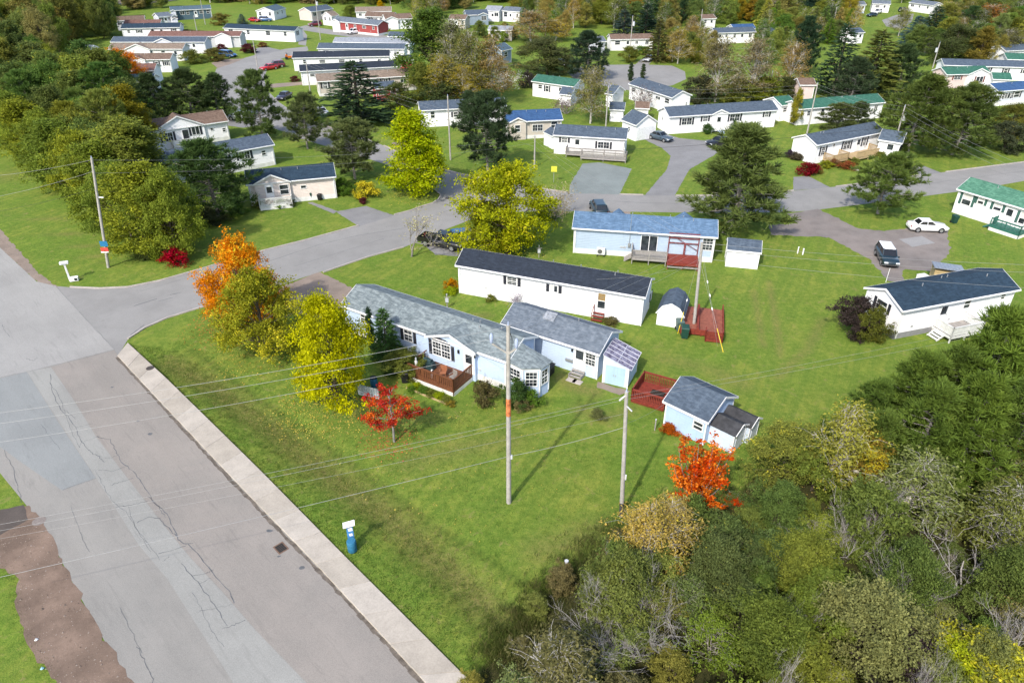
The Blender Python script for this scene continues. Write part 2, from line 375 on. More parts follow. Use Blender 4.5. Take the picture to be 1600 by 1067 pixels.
# main road, lower left: base sheet, then patches of other ages on top
main_road = sheet('main_road', [(-700, -60), (-340, 95), (-150, 262), (0, 387), (57, 440), (87, 447), (179, 546), (184, 557), (257, 635), (380, 765), (490, 878), (664, 1066), (880, 1300),
    (345, 1300), (200, 1067), (185, 1040), (121, 924), (76, 837), (42, 790), (-40, 690), (-190, 540), (-420, 330), (-900, 60)], .008, A_MAIN)
sheet('overlay_patch', [(-150, 262), (0, 387), (57, 440), (87, 447), (152, 517), (179, 546), (60, 577), (0, 590), (-130, 622), (-330, 425)], .012, A_NEW, main_road)
sheet('blue_patch', [(-110, 617), (0, 591), (42, 581), (95, 665), (150, 747), (97, 766), (30, 720), (-40, 668)], .012, A_BLUE, main_road)
sheet('middle_strip', [(42, 580), (80, 574), (112, 620), (150, 682), (190, 735), (240, 800), (296, 870), (345, 922), (400, 985), (490, 1078), (600, 1190), (440, 1190), (345, 1035), (262, 905), (216, 850), (163, 766), (97, 665)], .0125, A_STRIP, main_road)
sheet('brown_lane', [(80, 573.5), (179, 547), (186, 560), (257, 637), (378, 766), (488, 880), (660, 1066), (850, 1270), (680, 1270), (490, 1077), (400, 984), (345, 921), (296, 869), (240, 799), (190, 734), (150, 681), (112, 619)], .0115, A_BROWN, main_road)
crk = MB(); cr = random.Random(5)
for line, w in [([(78, 585), (80, 607), (95, 640), (105, 650), (120, 672), (128, 690), (140, 705), (152, 712), (163, 722)], .07),
    ([(82, 605), (92, 618), (100, 640), (118, 655)], .05), ([(100, 640), (108, 668), (124, 700), (128, 688)], .04),
    ([(110, 648), (124, 645)], .04), ([(120, 668), (144, 662)], .04), ([(150, 682), (172, 687), (178, 700), (190, 722), (212, 740), (226, 762)], .07),
    ([(130, 690), (150, 683), (160, 684)], .04), ([(163, 716), (174, 715), (186, 710)], .05), ([(155, 734), (176, 736), (200, 728)], .06), ([(172, 758), (190, 753), (208, 747)], .06),
    ([(150, 734), (162, 760), (175, 780), (196, 800), (212, 822), (232, 850), (250, 875)], .04), ([(182, 792), (205, 789), (230, 783)], .07), ([(215, 816), (232, 808), (248, 810), (264, 824), (276, 838)], .08),
    ([(226, 762), (240, 784), (262, 803), (278, 843), (296, 852), (326, 885), (357, 924), (366, 942)], .08), ([(232, 775), (248, 792), (258, 808)], .05), ([(250, 864), (270, 860), (290, 853)], .07),
    ([(288, 851), (302, 848)], .05), ([(300, 899), (322, 896), (334, 890)], .05), ([(312, 911), (330, 903)], .04), ([(283, 879), (310, 910), (335, 945), (355, 977)], .06), ([(348, 982), (366, 976), (383, 969)], .06),
    ([(310, 955), (335, 950), (362, 944)], .04), ([(254, 877), (264, 869)], .04), ([(300, 925), (318, 955), (330, 985), (350, 1010)], .035),
    ([(200, 790), (215, 830), (236, 862)], .035), ([(65, 662), (80, 685), (94, 702)], .035), ([(6, 704), (20, 730), (28, 760), (34, 785)], .05), ([(40, 560), (52, 564), (58, 559)], .05),
    ([(215, 1010), (225, 1030), (235, 1050), (240, 1070)], .05), ([(187, 950), (205, 985), (222, 1020)], .035), ([(110, 790), (125, 830), (140, 862)], .03), ([(3, 508), (9, 517), (15, 526)], .05),
    ([(97, 766), (120, 757), (150, 747)], .06), ([(0, 590), (60, 577), (120, 562), (179, 546)], .045), ([(88, 448), (152, 517), (179, 546)], .04)]:
    ribbon(crk, px(line), w*.6, .0165, .06, cr, 5)
crk.build('crack', CRACK, main_road)
stn = MB(); st_r = random.Random(3)
for u, v, a in ((175, 605, .18), (215, 658, .15), (235, 678, .2), (421, 829, .22), (472, 887, .18), (436, 869, .12), (617, 1018, .2), (608, 1008, .14)):
    c = G(u, v); stn.add([(c.x + a*math.cos(t*1.05)*st_r.uniform(.6, 1.3), c.y + a*math.sin(t*1.05)*st_r.uniform(.4, .9), .0168) for t in range(6)], [tuple(range(6))])
stn.build('tar_spot', CRACK, main_road)

# the street that leaves the main road and its branches
street = sheet('side_street', [(87, 447), (110, 449), (200, 449), (250, 439), (310, 422), (404, 394), (480, 375), (560, 353), (615, 336), (662, 322), (683, 313), (689, 305), (682, 299), (672, 294), (640, 277),
    (605, 258), (565, 245), (520, 232), (470, 217), (440, 205), (410, 195), (380, 180), (352, 160), (338, 140), (333, 122), (338, 108), (365, 96), (400, 86), (445, 77), (480, 73),
    (482, 79), (470, 84), (440, 92), (420, 104), (412, 122), (418, 142), (436, 160), (470, 183), (505, 196), (540, 206), (580, 220), (610, 232), (640, 246), (682, 262), (715, 271), (747, 278), (800, 288), (890, 301), (968, 304), (1060, 306),
    (1150, 305), (1244, 298), (1305, 292), (1355, 286), (1440, 274), (1477, 269), (1597, 254), (1800, 222), (1800, 250), (1600, 283), (1560, 290), (1494, 300), (1375, 316), (1277, 328), (1232, 332),
    (1104, 333), (982, 331), (880, 330), (800, 331), (745, 340), (700, 357), (675, 368), (630, 387), (575, 402), (500, 425), (437, 446), (370, 466), (317, 480), (262, 497), (226, 513), (200, 530), (184, 557), (179, 546), (152, 517)], .005, A_STREET)
for ln in ([(110, 449), (155, 451), (200, 449), (250, 439), (310, 422), (404, 394), (480, 375), (560, 353)], [(616, 336), (640, 330), (662, 322), (676, 318), (685, 312), (689, 305), (682, 299), (672, 294), (640, 277), (605, 258)],
           [(200, 530), (226, 513), (262, 497), (317, 480), (370, 466), (430, 448)], [(600, 228), (640, 246), (682, 262), (715, 271), (747, 278), (800, 288), (885, 301)], [(968, 304), (1005, 305)],
           [(1056, 306), (1100, 306), (1150, 305), (1240, 298)], [(1306, 292), (1355, 286), (1438, 274)], [(1478, 269), (1597, 254), (1800, 222)],
           [(505, 426), (575, 402), (630, 387)], [(470, 183), (505, 196), (540, 206), (580, 220)]):
    kerb('kerb', ln, street)
sk = MB()
for line, w in [([(415, 410), (500, 382), (560, 368), (630, 357), (690, 333), (738, 315)], .06), ([(460, 416), (520, 398), (600, 373)], .04), ([(920, 312), (1000, 317), (1080, 319)], .06),
                ([(210, 478), (245, 467)], .1), ([(247, 471), (270, 465)], .1), ([(265, 461), (283, 457)], .08), ([(205, 523), (225, 508)], .08), ([(1380, 300), (1480, 283), (1598, 268)], .05), ([(220, 455), (300, 432)], .035), ([(1540, 262), (1575, 275)], .05)]:
    ribbon(sk, px(line), w, .0095, .05, cr, 4)
sk.build('crack', CRACK, street)

# drives, pads, paths and shoulders
def drive(name, pts, mat, z=.0042): return sheet(name, pts, z, mat, None, .09 if ('dirt' in name or 'gravel' in name or 'bare' in name or 'wide' in name or 'apron' in name) else .035 if 'far' not in name else 0)
drive('driveway', [(890, 302), (890, 290), (910, 256), (935, 254), (987, 264), (968, 304)], A_DRIVE2, .0075)
drive('driveway', [(1007, 306), (1042, 265), (1048, 244), (1035, 232), (1002, 216), (1040, 209), (1060, 216), (1100, 220), (1137, 213), (1142, 228), (1110, 246), (1077, 265), (1054, 306)], A_DRIVE, .0075)
drive('parking_pad', [(525, 331), (572, 322), (616, 337), (561, 354)], A_DRIVE, .0075)
drive('garden_path', [(480, 317), (488, 316), (527, 330), (521, 334)], A_DRIVE, .0075)
drive('dirt_driveway', [(436, 449), (500, 425), (548, 448), (560, 470), (520, 500), (470, 492), (430, 470)], A_GRAV, .0075)
drive('wide_driveway', [(1230, 334), (1279, 327), (1300, 337), (1340, 357), (1380, 361), (1417, 357), (1480, 355), (1484, 395), (1470, 408), (1478, 420), (1455, 424), (1412, 420), (1412, 440), (1388, 440), (1372, 420), (1358, 405), (1322, 386), (1295, 371), (1250, 369), (1205, 367), (1200, 352), (1247, 350), (1240, 342)],
      asphalt('worn_driveway', (.20,.178,.165), .55, 1.3, None, (.24,.20,.175)), .0075)
drive('concrete_pad', [(1405, 374), (1440, 369), (1462, 380), (1425, 386)], asphalt('pad_grey', (.26,.255,.25)), .0119)
drive('driveway', [(1239, 298), (1240, 277), (1262, 275), (1297, 293)], A_DRIVE, .0075)
drive('driveway', [(1437, 275), (1425, 264), (1442, 259), (1470, 270)], A_DRIVE, .0075)
drive('pickup_driveway', [(655, 376), (690, 360), (760, 385), (735, 402), (680, 398)], A_DRIVE, .0075)
drive('driveway', [(930, 331), (985, 331), (985, 338), (930, 340)], A_GRAV, .0075)
drive('cul_de_sac', [(885, 112), (905, 105), (940, 102), (1000, 101), (1050, 103), (1070, 112), (1072, 124), (1050, 134), (985, 142), (955, 138), (920, 128), (895, 122)], A_STREET, .0042)
drive('driveway', [(992, 102), (1002, 93), (1022, 92), (1012, 103)], A_STREET, .0075)
drive('driveway', [(418, 133), (430, 131), (500, 126), (500, 130), (425, 138)], A_GRAV, .0075)
drive('driveway', [(400, 76), (414, 73), (440, 79), (400, 88)], A_DRIVE, .0075)
drive('driveway', [(330, 99), (345, 93), (382, 92), (362, 100), (340, 107)], A_GRAV, .0075)
drive('driveway', [(620, 232), (612, 224), (655, 208), (672, 212), (640, 222), (632, 238)], A_GRAV, .0075)
drive('driveway', [(352, 196), (358, 186), (400, 184), (414, 196), (380, 200)], A_DRIVE, .0075)
drive('far_lane', [(478, 72), (480, 56), (474, 48), (500, 52), (560, 60), (640, 64), (640, 58), (560, 53), (505, 45), (478, 40), (462, 44), (468, 56), (466, 70)], A_STREET, .0042)
drive('far_yard', [(205, 12), (290, -2), (320, -12), (200, -12), (180, 5)], A_GRAV, .0042)
drive('far_road', [(1378, 32), (1400, 24), (1428, 22), (1425, 34), (1410, 46), (1385, 42)], A_STREET, .0042)
drive('gravel_shoulder', [(-150, 240), (0, 358), (30, 392), (62, 428), (92, 450), (57, 441), (0, 388), (-150, 264)], A_GRAV, .0075)
drive('dirt_shoulder', [(-40, 806), (0, 800), (44, 788), (78, 836), (122, 922), (187, 1038), (204, 1066), (350, 1300), (220, 1300), (84, 1067), (45, 1006), (22, 950), (26, 905), (0, 885), (-40, 850)], A_DIRT, .0119)
drive('paved_apron', [(-60, 800), (0, 797), (38, 790), (46, 812), (0, 836), (-60, 850)], asphalt('dark_apron', (.09,.075,.065), .6, 1.5), .0163)
drive('stone_path', [(590, 562), (604, 560), (640, 578), (630, 586)], CONC, .0075)
drive('bare_ground', [(932, 596), (968, 607), (985, 612), (970, 618), (935, 606)], A_GRAV, .0075)

# sidewalk of concrete slabs with a kerb face
sw = empty('sidewalk'); tag(sw, kind='structure')
L0 = [G(184, 557), G(257, 635), G(380, 765), G(490, 878), G(664, 1066), G(880, 1300)]; R0 = [G(200, 537), G(260, 592), G(400, 729), G(526, 857), G(734, 1065), G(985, 1300)]
def along(line, n):
    d = [0]
    for a, b in zip(line[:-1], line[1:]): d.append(d[-1] + (b - a).length)
    out = []
    for k in range(n + 1):
        t = d[-1]*k/n; i = max(j for j in range(len(d) - 1) if d[j] <= t + 1e-9); out.append(line[i].lerp(line[i+1], (t - d[i])/(d[i+1] - d[i])))
    return out
NS = 21; la, ra = along(L0, NS), along(R0, NS)
for k in range(NS):
    g = .006/ (la[k+1] - la[k]).length; q = [la[k].lerp(la[k+1], g), la[k].lerp(la[k+1], 1-g), ra[k].lerp(ra[k+1], 1-g), ra[k].lerp(ra[k+1], g)]
    h = .13 + rnd.uniform(-.006, .006)
    m = M('slab_concrete_%d' % (k % 3), [(.39,.348,.293), (.362,.322,.268), (.412,.37,.315)][k % 3], .88, .12, .8, .15, fine=.22, world_space=True)
    MB().prism([(p.x, p.y) for p in q], -.05, h).build('slab', m, sw, bevel=.015)

gd = MB(); g_r = random.Random(8)
ribbon(gd, [p + (p - q).normalized()*.16 for p, q in zip(along(L0, 60), along(R0, 60))], .22, .0172, .05, g_r, 2)
gd.build('gutter_grit', M('gutter_grit', (.13,.11,.09), .95, .3, 2, .2, world_space=True), main_road)
def mesh_disc(name, u, v, r, z, mat, n=20):
    c = G(u, v); mb = MB(); mb.prism([(c.x + r*math.cos(2*math.pi*k/n), c.y + r*math.sin(2*math.pi*k/n)) for k in range(n)], z - .02, z); return mb.build(name, mat)
IRON = M('cast_iron', (.06,.05,.045), .7, .2, 6, .2)
tag(mesh_disc('manhole_cover', 235, 577, .33, .146, IRON), 'round iron cover set in the sidewalk near the corner', 'manhole cover')
tag(mesh_disc('manhole_cover', 61, 814, .42, .016, M('worn_iron', (.2,.17,.15), .7, .2, 6)), 'round manhole cover at the road edge by the dirt shoulder', 'manhole cover')
tag(mesh_disc('manhole_cover', 699, 310, .35, .012, IRON), 'small iron cover in the street by the kerb curve', 'manhole cover')
def catch_basin(u, v, label):
    c = G(u, v); t = empty('storm_drain', (c.x, c.y, .013), ROAD_ANG); tag(t, label, 'drain')
    MB().box(-.42, .42, -.34, -.26, 0, .012).box(-.42, .42, .26, .34, 0, .012).box(-.42, -.34, -.26, .26, 0, .012).box(.34, .42, -.26, .26, 0, .012).build('frame', M('rusty_iron', (.16,.10,.07), .8, .2, 5), t)
    MB().box(-.34, .34, -.26, .26, 0, .003).build('pit_shade', M('pit_shade_black', (.02,.018,.016), .9), t)  # flat black sheet paints the dark of the hollow under the grate
    for k in range(6): MB().box(-.32 + k*.12, -.28 + k*.12, -.26, .26, .003, .010).build('grate_bar', IRON, t)
catch_basin(439, 856, 'square storm drain grate beside the sidewalk kerb')
# ------------------------------------------------------------------ trees and shrubs
LEAF = leaf_mat('leaf_turning_gold', (.42,.35,.018)); LEAFR = leaf_mat('leaf_turning_orange', (.55,.13,.010)); NEEDLE = leaf_mat('needle', (.16,.13,.03), .15, .9)
LEAFP = leaf_mat('leaf_flame', (.62,.20,.015), .4)
BARK = M('bark_brown', (.10,.080,.062), .9, .3, 6, .5); DEADW = M('dead_wood', (.33,.31,.29), .85, .2, 4); BARKG = M('bark_grey', (.23,.21,.19), .9, .25, 6, .4); BIRCH = M('bark_birch', (.52,.49,.44), .75, .3, 5, .3); TWIG = M('bare_twig', (.33,.30,.27), .85, .25, 4)
def unit(a): return a/np.maximum(np.linalg.norm(a, axis=1, keepdims=True), 1e-9)
def leaves(tips, per, spread, size, rg, clump_t=None, up=.5, flat=.8, slim=.5, center=None):
    n = len(tips)*per; c = np.repeat(tips, per, 0) + rg.normal(0, 1, (n, 3))*np.array([spread, spread, spread*flat])
    ctr = tips.mean(0) if center is None else center
    nr = unit(rg.normal(0, 1, (n, 3)) + np.array([0, 0, up]) + unit(c - ctr)*.6)
    a = unit(np.cross(nr, rg.normal(0, 1, (n, 3)))); b = np.cross(nr, a); s = (size*rg.uniform(.6, 1.35, n))[:, None]
    V = np.stack([c - a*s, c + b*s*slim - nr*s*.18, c + a*s, c - b*s*slim - nr*s*.18], 1).reshape(-1, 3)
    F = np.arange(4*n).reshape(-1, 4)
    ct = rg.random(len(tips)) if clump_t is None else clump_t
    t = np.clip(np.repeat(ct, per)*.55 + rg.random(n)*.45, 0, 1); return V, F, np.repeat(t, 4)
def needles(tips, dirs, per, length, width, rg, open_=.9, clump_t=None):
    n = len(tips)*per; o = np.repeat(tips, per, 0); d = unit(np.repeat(dirs, per, 0)*open_ + rg.normal(0, .55, (n, 3)))
    w = unit(np.cross(d, rg.normal(0, 1, (n, 3)))); L = (length*rg.uniform(.6, 1.25, n))[:, None]; o = o + rg.normal(0, length*.12, (n, 3))
    V = np.stack([o - w*width*.5, o + w*width*.5, o + d*L + w*width*.28, o + d*L - w*width*.28], 1).reshape(-1, 3)
    ct = rg.random(len(tips)) if clump_t is None else clump_t
    t = np.clip(np.repeat(ct, per)*.6 + rg.random(n)*.4, 0, 1); return V, np.arange(4*n).reshape(-1, 4), np.repeat(t, 4)
def bez(a, b, bend, n=5):
    a, b = np.array(a, float), np.array(b, float); m = (a + b)/2 + np.array(bend); t = np.linspace(0, 1, n)[:, None]
    return (1-t)**2*a + 2*t*(1-t)*m + t*t*b
PROTO = {}
def proto(kind, V, F, T, mb, leafm, bark, far=False):
    cm = np_mesh('crown', V, F, leafm, T); tm = mb.mesh('trunk', bark)
    if len(V) < 50: V = np.array(mb.v)
    q = np.percentile(V, [1.5, 98.5], axis=0); PROTO.setdefault(kind, []).append((cm, tm, V[:, 2].max(), max(.2, (q[1, 0] - q[0, 0] + q[1, 1] - q[0, 1])/2)))
def shape_broad(t): return np.where(t < .35, .55 + .45*np.sin(np.clip(t/.35, 0, 1)*math.pi/2), np.cos(np.clip((t - .35)/.65, 0, 1)*math.pi/2*.93)**.75)
def shape_tall(t): return np.where(t < .25, .6 + .4*np.sin(np.clip(t/.25, 0, 1)*math.pi/2), np.cos(np.clip((t - .25)/.75, 0, 1)*math.pi/2*.95)**.95)
def broadleaf(kind, seed, h=8.0, w=6.0, z0=1.2, nclump=44, tipsper=9, per=22, size=.17, shape=shape_broad, leafm=LEAF, bark=BARK, cspread=.62, tspread=.27, twigs=False, lean=0.0, stems=1, trunk_r=.16, droop=0.0, core=0.5):
    rg = np.random.default_rng(seed); lump = rg.uniform(.58, 1.18, 9); ph = rg.uniform(0, 6.28, 3)
    cl = []
    for k in range(nclump):
        t = (k + rg.random())/nclump; t = t**.92; th = rg.uniform(0, 2*math.pi)
        rr = w/2*float(shape(np.array(t)))*(1 + .18*math.sin(2*th + ph[0]) + .16*math.sin(3*th + ph[1] + 5*t))*lump[int(th/6.2832*9) % 9]
        f = rg.uniform(core, 1.12)**.6; cl.append((rr*f*math.cos(th), rr*f*math.sin(th), z0 + (h - z0)*(t*.97)))
    cl = np.array(cl); cl[:, 0] += lean*cl[:, 2]
    tips = np.repeat(cl, tipsper, 0) + rg.normal(0, 1, (nclump*tipsper, 3))*np.array([cspread, cspread, cspread*.62])
    tips[:, 2] = np.maximum(tips[:, 2] - droop*rg.random(len(tips)), .15)
    ct = np.clip(np.repeat(rg.random(nclump), tipsper)*.6 + rg.random(len(tips))*.4, 0, 1)
    V, F, T = leaves(tips, per, tspread, size, rg, ct, center=np.array([lean*h/2, 0, z0 + (h - z0)*.4]))
    V[:, 2] = np.maximum(V[:, 2], .05)
    mb = MB()
    for s in range(stems):
        a = rg.uniform(0, 6.28); sp = 0 if stems == 1 else rg.uniform(.15, .4)*w/2
        top = np.array([lean*h*.8 + sp*math.cos(a), sp*math.sin(a), h*.84]); base = np.array([.12*math.cos(a), .12*math.sin(a), -.1]) if stems > 1 else np.array([0, 0, -.1])
        tr = bez(base, top, (rg.normal(0, .15), rg.normal(0, .15), 0), 8); mb.tube(tr, list(np.linspace(trunk_r, trunk_r*.22, 8)), 7)
        for k in range(s, nclump, stems):
            c = cl[k]; z = max(z0*.55, c[2]*rg.uniform(.45, .75)); i = min(7, max(0, z/(h*.84)*7)); i0 = int(i); p = tr[i0] + (tr[min(7, i0+1)] - tr[i0])*(i - i0)
            r0 = max(.02, trunk_r*.42*(1 - p[2]/h)); q = bez(p, c, (0, 0, -.12*abs(c[2] - p[2])), 5); mb.tube(q, list(np.linspace(r0, .012, 5)), 4, False)
            if twigs:
                for j in range(tipsper):
                    mb.tube([q[3], (q[4] + tips[k*tipsper + j])/2, tips[k*tipsper + j]], [.014, .010, .005], 3, False)
    proto(kind, V, F, T, mb, leafm, bark)
def shape_cone(t): return np.where(t < .12, .75 + .25*t/.12, np.clip((1 - t)/.88, 0, 1)**.72)
def pine(kind, seed, h=9.0, w=6.5, z0=1.3, nb=96, sub=8, per=30, length=.46, upr=.5, fullness=1.0, shape=shape_tall):
    rg = np.random.default_rng(seed); mb = MB(); tr = bez((0, 0, -.1), (rg.normal(0, .3), rg.normal(0, .3), h*.96), (rg.normal(0, .3), rg.normal(0, .3), 0), 9)
    mb.tube(tr, list(np.linspace(.19, .03, 9)), 7); tips = []; dirs = []; ct = []
    for k in range(nb):
        t = ((k + rg.random())/nb)**.85; z = z0 + (h - z0)*t; i = min(7.99, z/(h*.96)*8); p = tr[int(i)] + (tr[min(8, int(i)+1)] - tr[int(i)])*(i - int(i))
        th = k*2.4 + rg.normal(0, .35); ln = w/2*float(shape(np.array(t)))*rg.uniform(.5, 1.2)*fullness + .15
        e = p + np.array([math.cos(th)*ln, math.sin(th)*ln, ln*(.10 + .5*t)*rg.uniform(.5, 1.3)]); q = bez(p, e, (0, 0, -.10*ln), 5)
        mb.tube(q, list(np.linspace(.05*(1-t) + .02, .01, 5)), 4, False); tone = rg.random()
        m = max(4, int(sub*(.5 + .7*ln/(w/2))))
        for j in range(m):
            f = rg.uniform(.42, 1.0)**.8; b = p + (e - p)*f + np.array([0, 0, -.10*ln*2*f*(1-f)]); sd = rg.normal(0, 1, 3); sd[2] = abs(sd[2])*.5
            o = b + sd*np.array([.32, .32, .20])*(.6 + .5*ln/(w/2)); d = unit(((o - b) + np.array([math.cos(th), math.sin(th), 0])*.25 + np.array([0, 0, upr]))[None])[0]
            tips.append(o); dirs.append(d); ct.append(np.clip(tone*.6 + rg.random()*.4, 0, 1))
            if j % 2 == 0: mb.tube([b, o], [.014, .007], 3, False)
        tips.append(e); dirs.append(unit((e - p + np.array([0, 0, .4*ln]))[None])[0]); ct.append(tone)
    V, F, T = needles(np.array(tips), np.array(dirs), per, length, .055, rg, clump_t=np.array(ct)); proto(kind, V, F, T, mb, NEEDLE, BARKG)
def spruce(kind, seed, h=11.0, w=4.6, z0=.5, nb=105, per=5, bushy=1.0):
    rg = np.random.default_rng(seed); mb = MB(); mb.tube([(0, 0, -.1), (0, 0, h*.5), (0, 0, h*.99)], [.17, .1, .015], 7); tips = []; dirs = []; ct = []
    for k in range(nb):
        t = ((k + rg.random())/nb)**1.05; z = z0 + (h - z0)*t*.985; th = k*2.399 + rg.normal(0, .3); ln = (w/2*(1 - t)**.82*rg.uniform(.72, 1.12) + .12)
        e = np.array([math.cos(th)*ln, math.sin(th)*ln, z - ln*.22 + .10*ln*t*3]); p = np.array([0, 0, z]); q = bez(p, e, (0, 0, -.08*ln), 4); mb.tube(q, [.03, .02, .015, .008], 3, False); tone = rg.random()
        m = max(3, int(ln/.19*bushy))
        for j in range(m):
            f = (j + rg.random())/m; f = .18 + .82*f; b = p + (e - p)*f; sd = np.array([-math.sin(th), math.cos(th), 0])*rg.normal(0, .28)*ln*.6*(1.15 - f)
            tips.append(b + sd + np.array([0, 0, -abs(rg.normal(0, .05))])); dirs.append(unit((np.array([math.cos(th), math.sin(th), -.12 + .5*rg.random()]) + sd)[None])[0]); ct.append(np.clip(tone*.6 + rg.random()*.4, 0, 1))
    tips.append(np.array([0, 0, h - .2])); dirs.append(np.array([0, 0, 1.])); ct.append(.6)
    V, F, T = needles(np.array(tips), np.array(dirs), per, .42, .12, rg, 1.3, np.array(ct)); proto(kind, V, F, T, mb, NEEDLE, BARK)
def grow(mb, rg, p, d, ln, r, lev, ends, spread=.55, kids=(2, 4), wob=.12, up=.08, sides=4):
    n = 4; pts = [p]; dd = d
    for i in range(n):
        dd = unit((dd + rg.normal(0, wob, 3) + np.array([0, 0, up]))[None])[0]; pts.append(pts[-1] + dd*ln/n)
    mb.tube(pts, list(np.linspace(r, r*.55, n + 1)), sides if r > .02 else 3, False)
    if lev == 0: ends.append((pts[-1], dd)); return
    for k in range(rg.integers(*kids) + (1 if lev > 2 else 0)):
        i = rg.integers(1, n + 1); nd = unit((dd + rg.normal(0, spread, 3))[None])[0]; grow(mb, rg, pts[i], nd, ln*rg.uniform(.55, .8), r*.55, lev - 1, ends, spread, kids, wob, up, sides)
    ends.append((pts[-1], dd))
def twiggy(kind, seed, h=4.0, w=3.5, stems=6, lev=3, per=0, size=.12, leafm=LEAF, bark=TWIG, r=.035, flare=.6, up=.08, spread=.55):
    rg = np.random.default_rng(seed); mb = MB(); ends = []
    for s in range(stems):
        a = s*6.283/stems + rg.normal(0, .4); d = unit(np.array([[math.cos(a)*flare, math.sin(a)*flare, 1.0]]))[0]; d0 = np.array([math.cos(a)*.06, math.sin(a)*.06, -.05])
        if stems == 1: d = np.array([0, 0, 1.]); d0 = np.array([0, 0, -.05])
        grow(mb, rg, d0, d, h*.42, r*rg.uniform(.7, 1.2), lev, ends, spread, up=up)
    P = np.array([e[0] for e in ends]); k = h/P[:, 2].max()
    mb.v = [(x*k, y*k, z*k) for x, y, z in mb.v]; P = P*k
    if per == 0: P = P[:1]; V, F, T = leaves(P, 2, .02, .02, rg)
    else: V, F, T = leaves(P, per, .16, size, rg, up=.3)
    proto(kind, V, F, T, mb, leafm, bark)

for s in range(4): broadleaf('broad', 100 + s, h=8, w=6.6, z0=.9, nclump=60, tipsper=9, per=44, size=.108, cspread=.50, tspread=.25, core=.4)
for s in range(3): broadleaf('tallleaf', 120 + s, h=11, w=5.6, z0=1.0, nclump=66, tipsper=9, per=38, size=.128, shape=shape_tall, cspread=.5, core=.4)
for s in range(3): broadleaf('shrub', 140 + s, h=4.2, w=4.4, z0=.25, nclump=38, tipsper=9, per=34, size=.092, cspread=.32, tspread=.15, stems=4, trunk_r=.05, core=.3)
for s in range(3): broadleaf('willow', 150 + s, h=4.6, w=5.0, z0=.3, nclump=40, tipsper=8, per=24, size=.088, cspread=.36, tspread=.17, stems=5, trunk_r=.05, bark=TWIG, twigs=True, core=.3)
for s in range(3): broadleaf('birch', 160 + s, h=10, w=4.4, z0=2.2, nclump=50, tipsper=8, per=18, size=.105, shape=shape_tall, bark=BIRCH, cspread=.5, tspread=.26, trunk_r=.13, stems=1 + s % 2, droop=.8, twigs=True)
for s in range(2): broadleaf('bush', 170 + s, h=1.4, w=1.7, z0=.15, nclump=26, tipsper=7, per=15, size=.075, cspread=.19, tspread=.1, stems=3, trunk_r=.025, core=.5)
for s in range(3): pine('pine', 200 + s, fullness=.95 + .08*s)
pine('densepine', 210, h=9, w=6.0, z0=.6, nb=84, sub=6, per=34, length=.52, upr=.8); pine('densepine', 211, h=9, w=6.4, z0=.5, nb=88, sub=6, per=34, length=.52, upr=1.0)
for s in range(3): pine('conepine', 214 + s, h=10, w=5.4, z0=.5, nb=104, sub=6, per=32, length=.48, upr=.9, shape=shape_cone)
for s in range(2): spruce('spruce', 220 + s, bushy=1.0 + .2*s)
broadleaf('cedar', 230, h=4.2, w=1.3, z0=.1, nclump=40, tipsper=7, per=20, size=.085, shape=shape_tall, leafm=NEEDLE, cspread=.16, tspread=.1, trunk_r=.06)
for s in range(2): twiggy('bare', 240 + s, h=4.5, stems=7, lev=4, r=.038, flare=.7, bark=DEADW)
twiggy('bare', 243, h=5.0, stems=2, lev=4, r=.06, flare=.5, spread=.65, bark=DEADW)
for s in range(2): twiggy('sparse', 250 + s, h=5.5, stems=1, lev=4, per=3, size=.08, r=.09, up=.12, spread=.6, bark=BARKG)
twiggy('paletwig', 256, h=3.0, stems=10, lev=3, per=4, r=.03, flare=.8, size=.07)
# the little red maple with level tiers, and the flame-coloured sapling with upright rods
def red_maple():
    rg = np.random.default_rng(301); mb = MB(); mb.tube([(0, 0, -.1), (.03, 0, 1.2), (0, .04, 2.4), (.05, 0, 3.3)], [.075, .06, .045, .015], 7); tips = []; ct = []
    for (z, a, ln, m) in [(3.2, 0, .3, 6), (3.0, 2, .65, 8), (2.75, 4.2, .8, 9), (2.5, .35, 1.0, 9), (2.35, 2.7, 1.35, 13), (2.15, 5.4, .9, 9), (2.0, 1.4, .95, 9), (1.75, -.15, 1.7, 15), (1.7, 3.2, 1.5, 14), (1.6, 1.9, .9, 8), (1.6, 4.7, .9, 9), (1.4, 3.5, 1.3, 11), (2.0, .1, 1.1, 8)]:
        e = np.array([math.cos(a)*ln, math.sin(a)*ln, z + .2]); q = bez((0, 0, z - .3), e, (0, 0, .05), 5); mb.tube(q, [.035, .028, .02, .014, .008], 4, False); tn = rg.random()
        for j in range(m): tips.append(q[0] + (e - q[0])*rg.uniform(.45, 1.08) + rg.normal(0, 1, 3)*[.17, .17, .09]); ct.append(tn*.6 + rg.random()*.4)
    V, F, T = leaves(np.array(tips), 34, .11, .06, rg, np.array(ct), flat=.6); proto('redmaple', V, F, T, mb, LEAFR, BARKG)
red_maple()
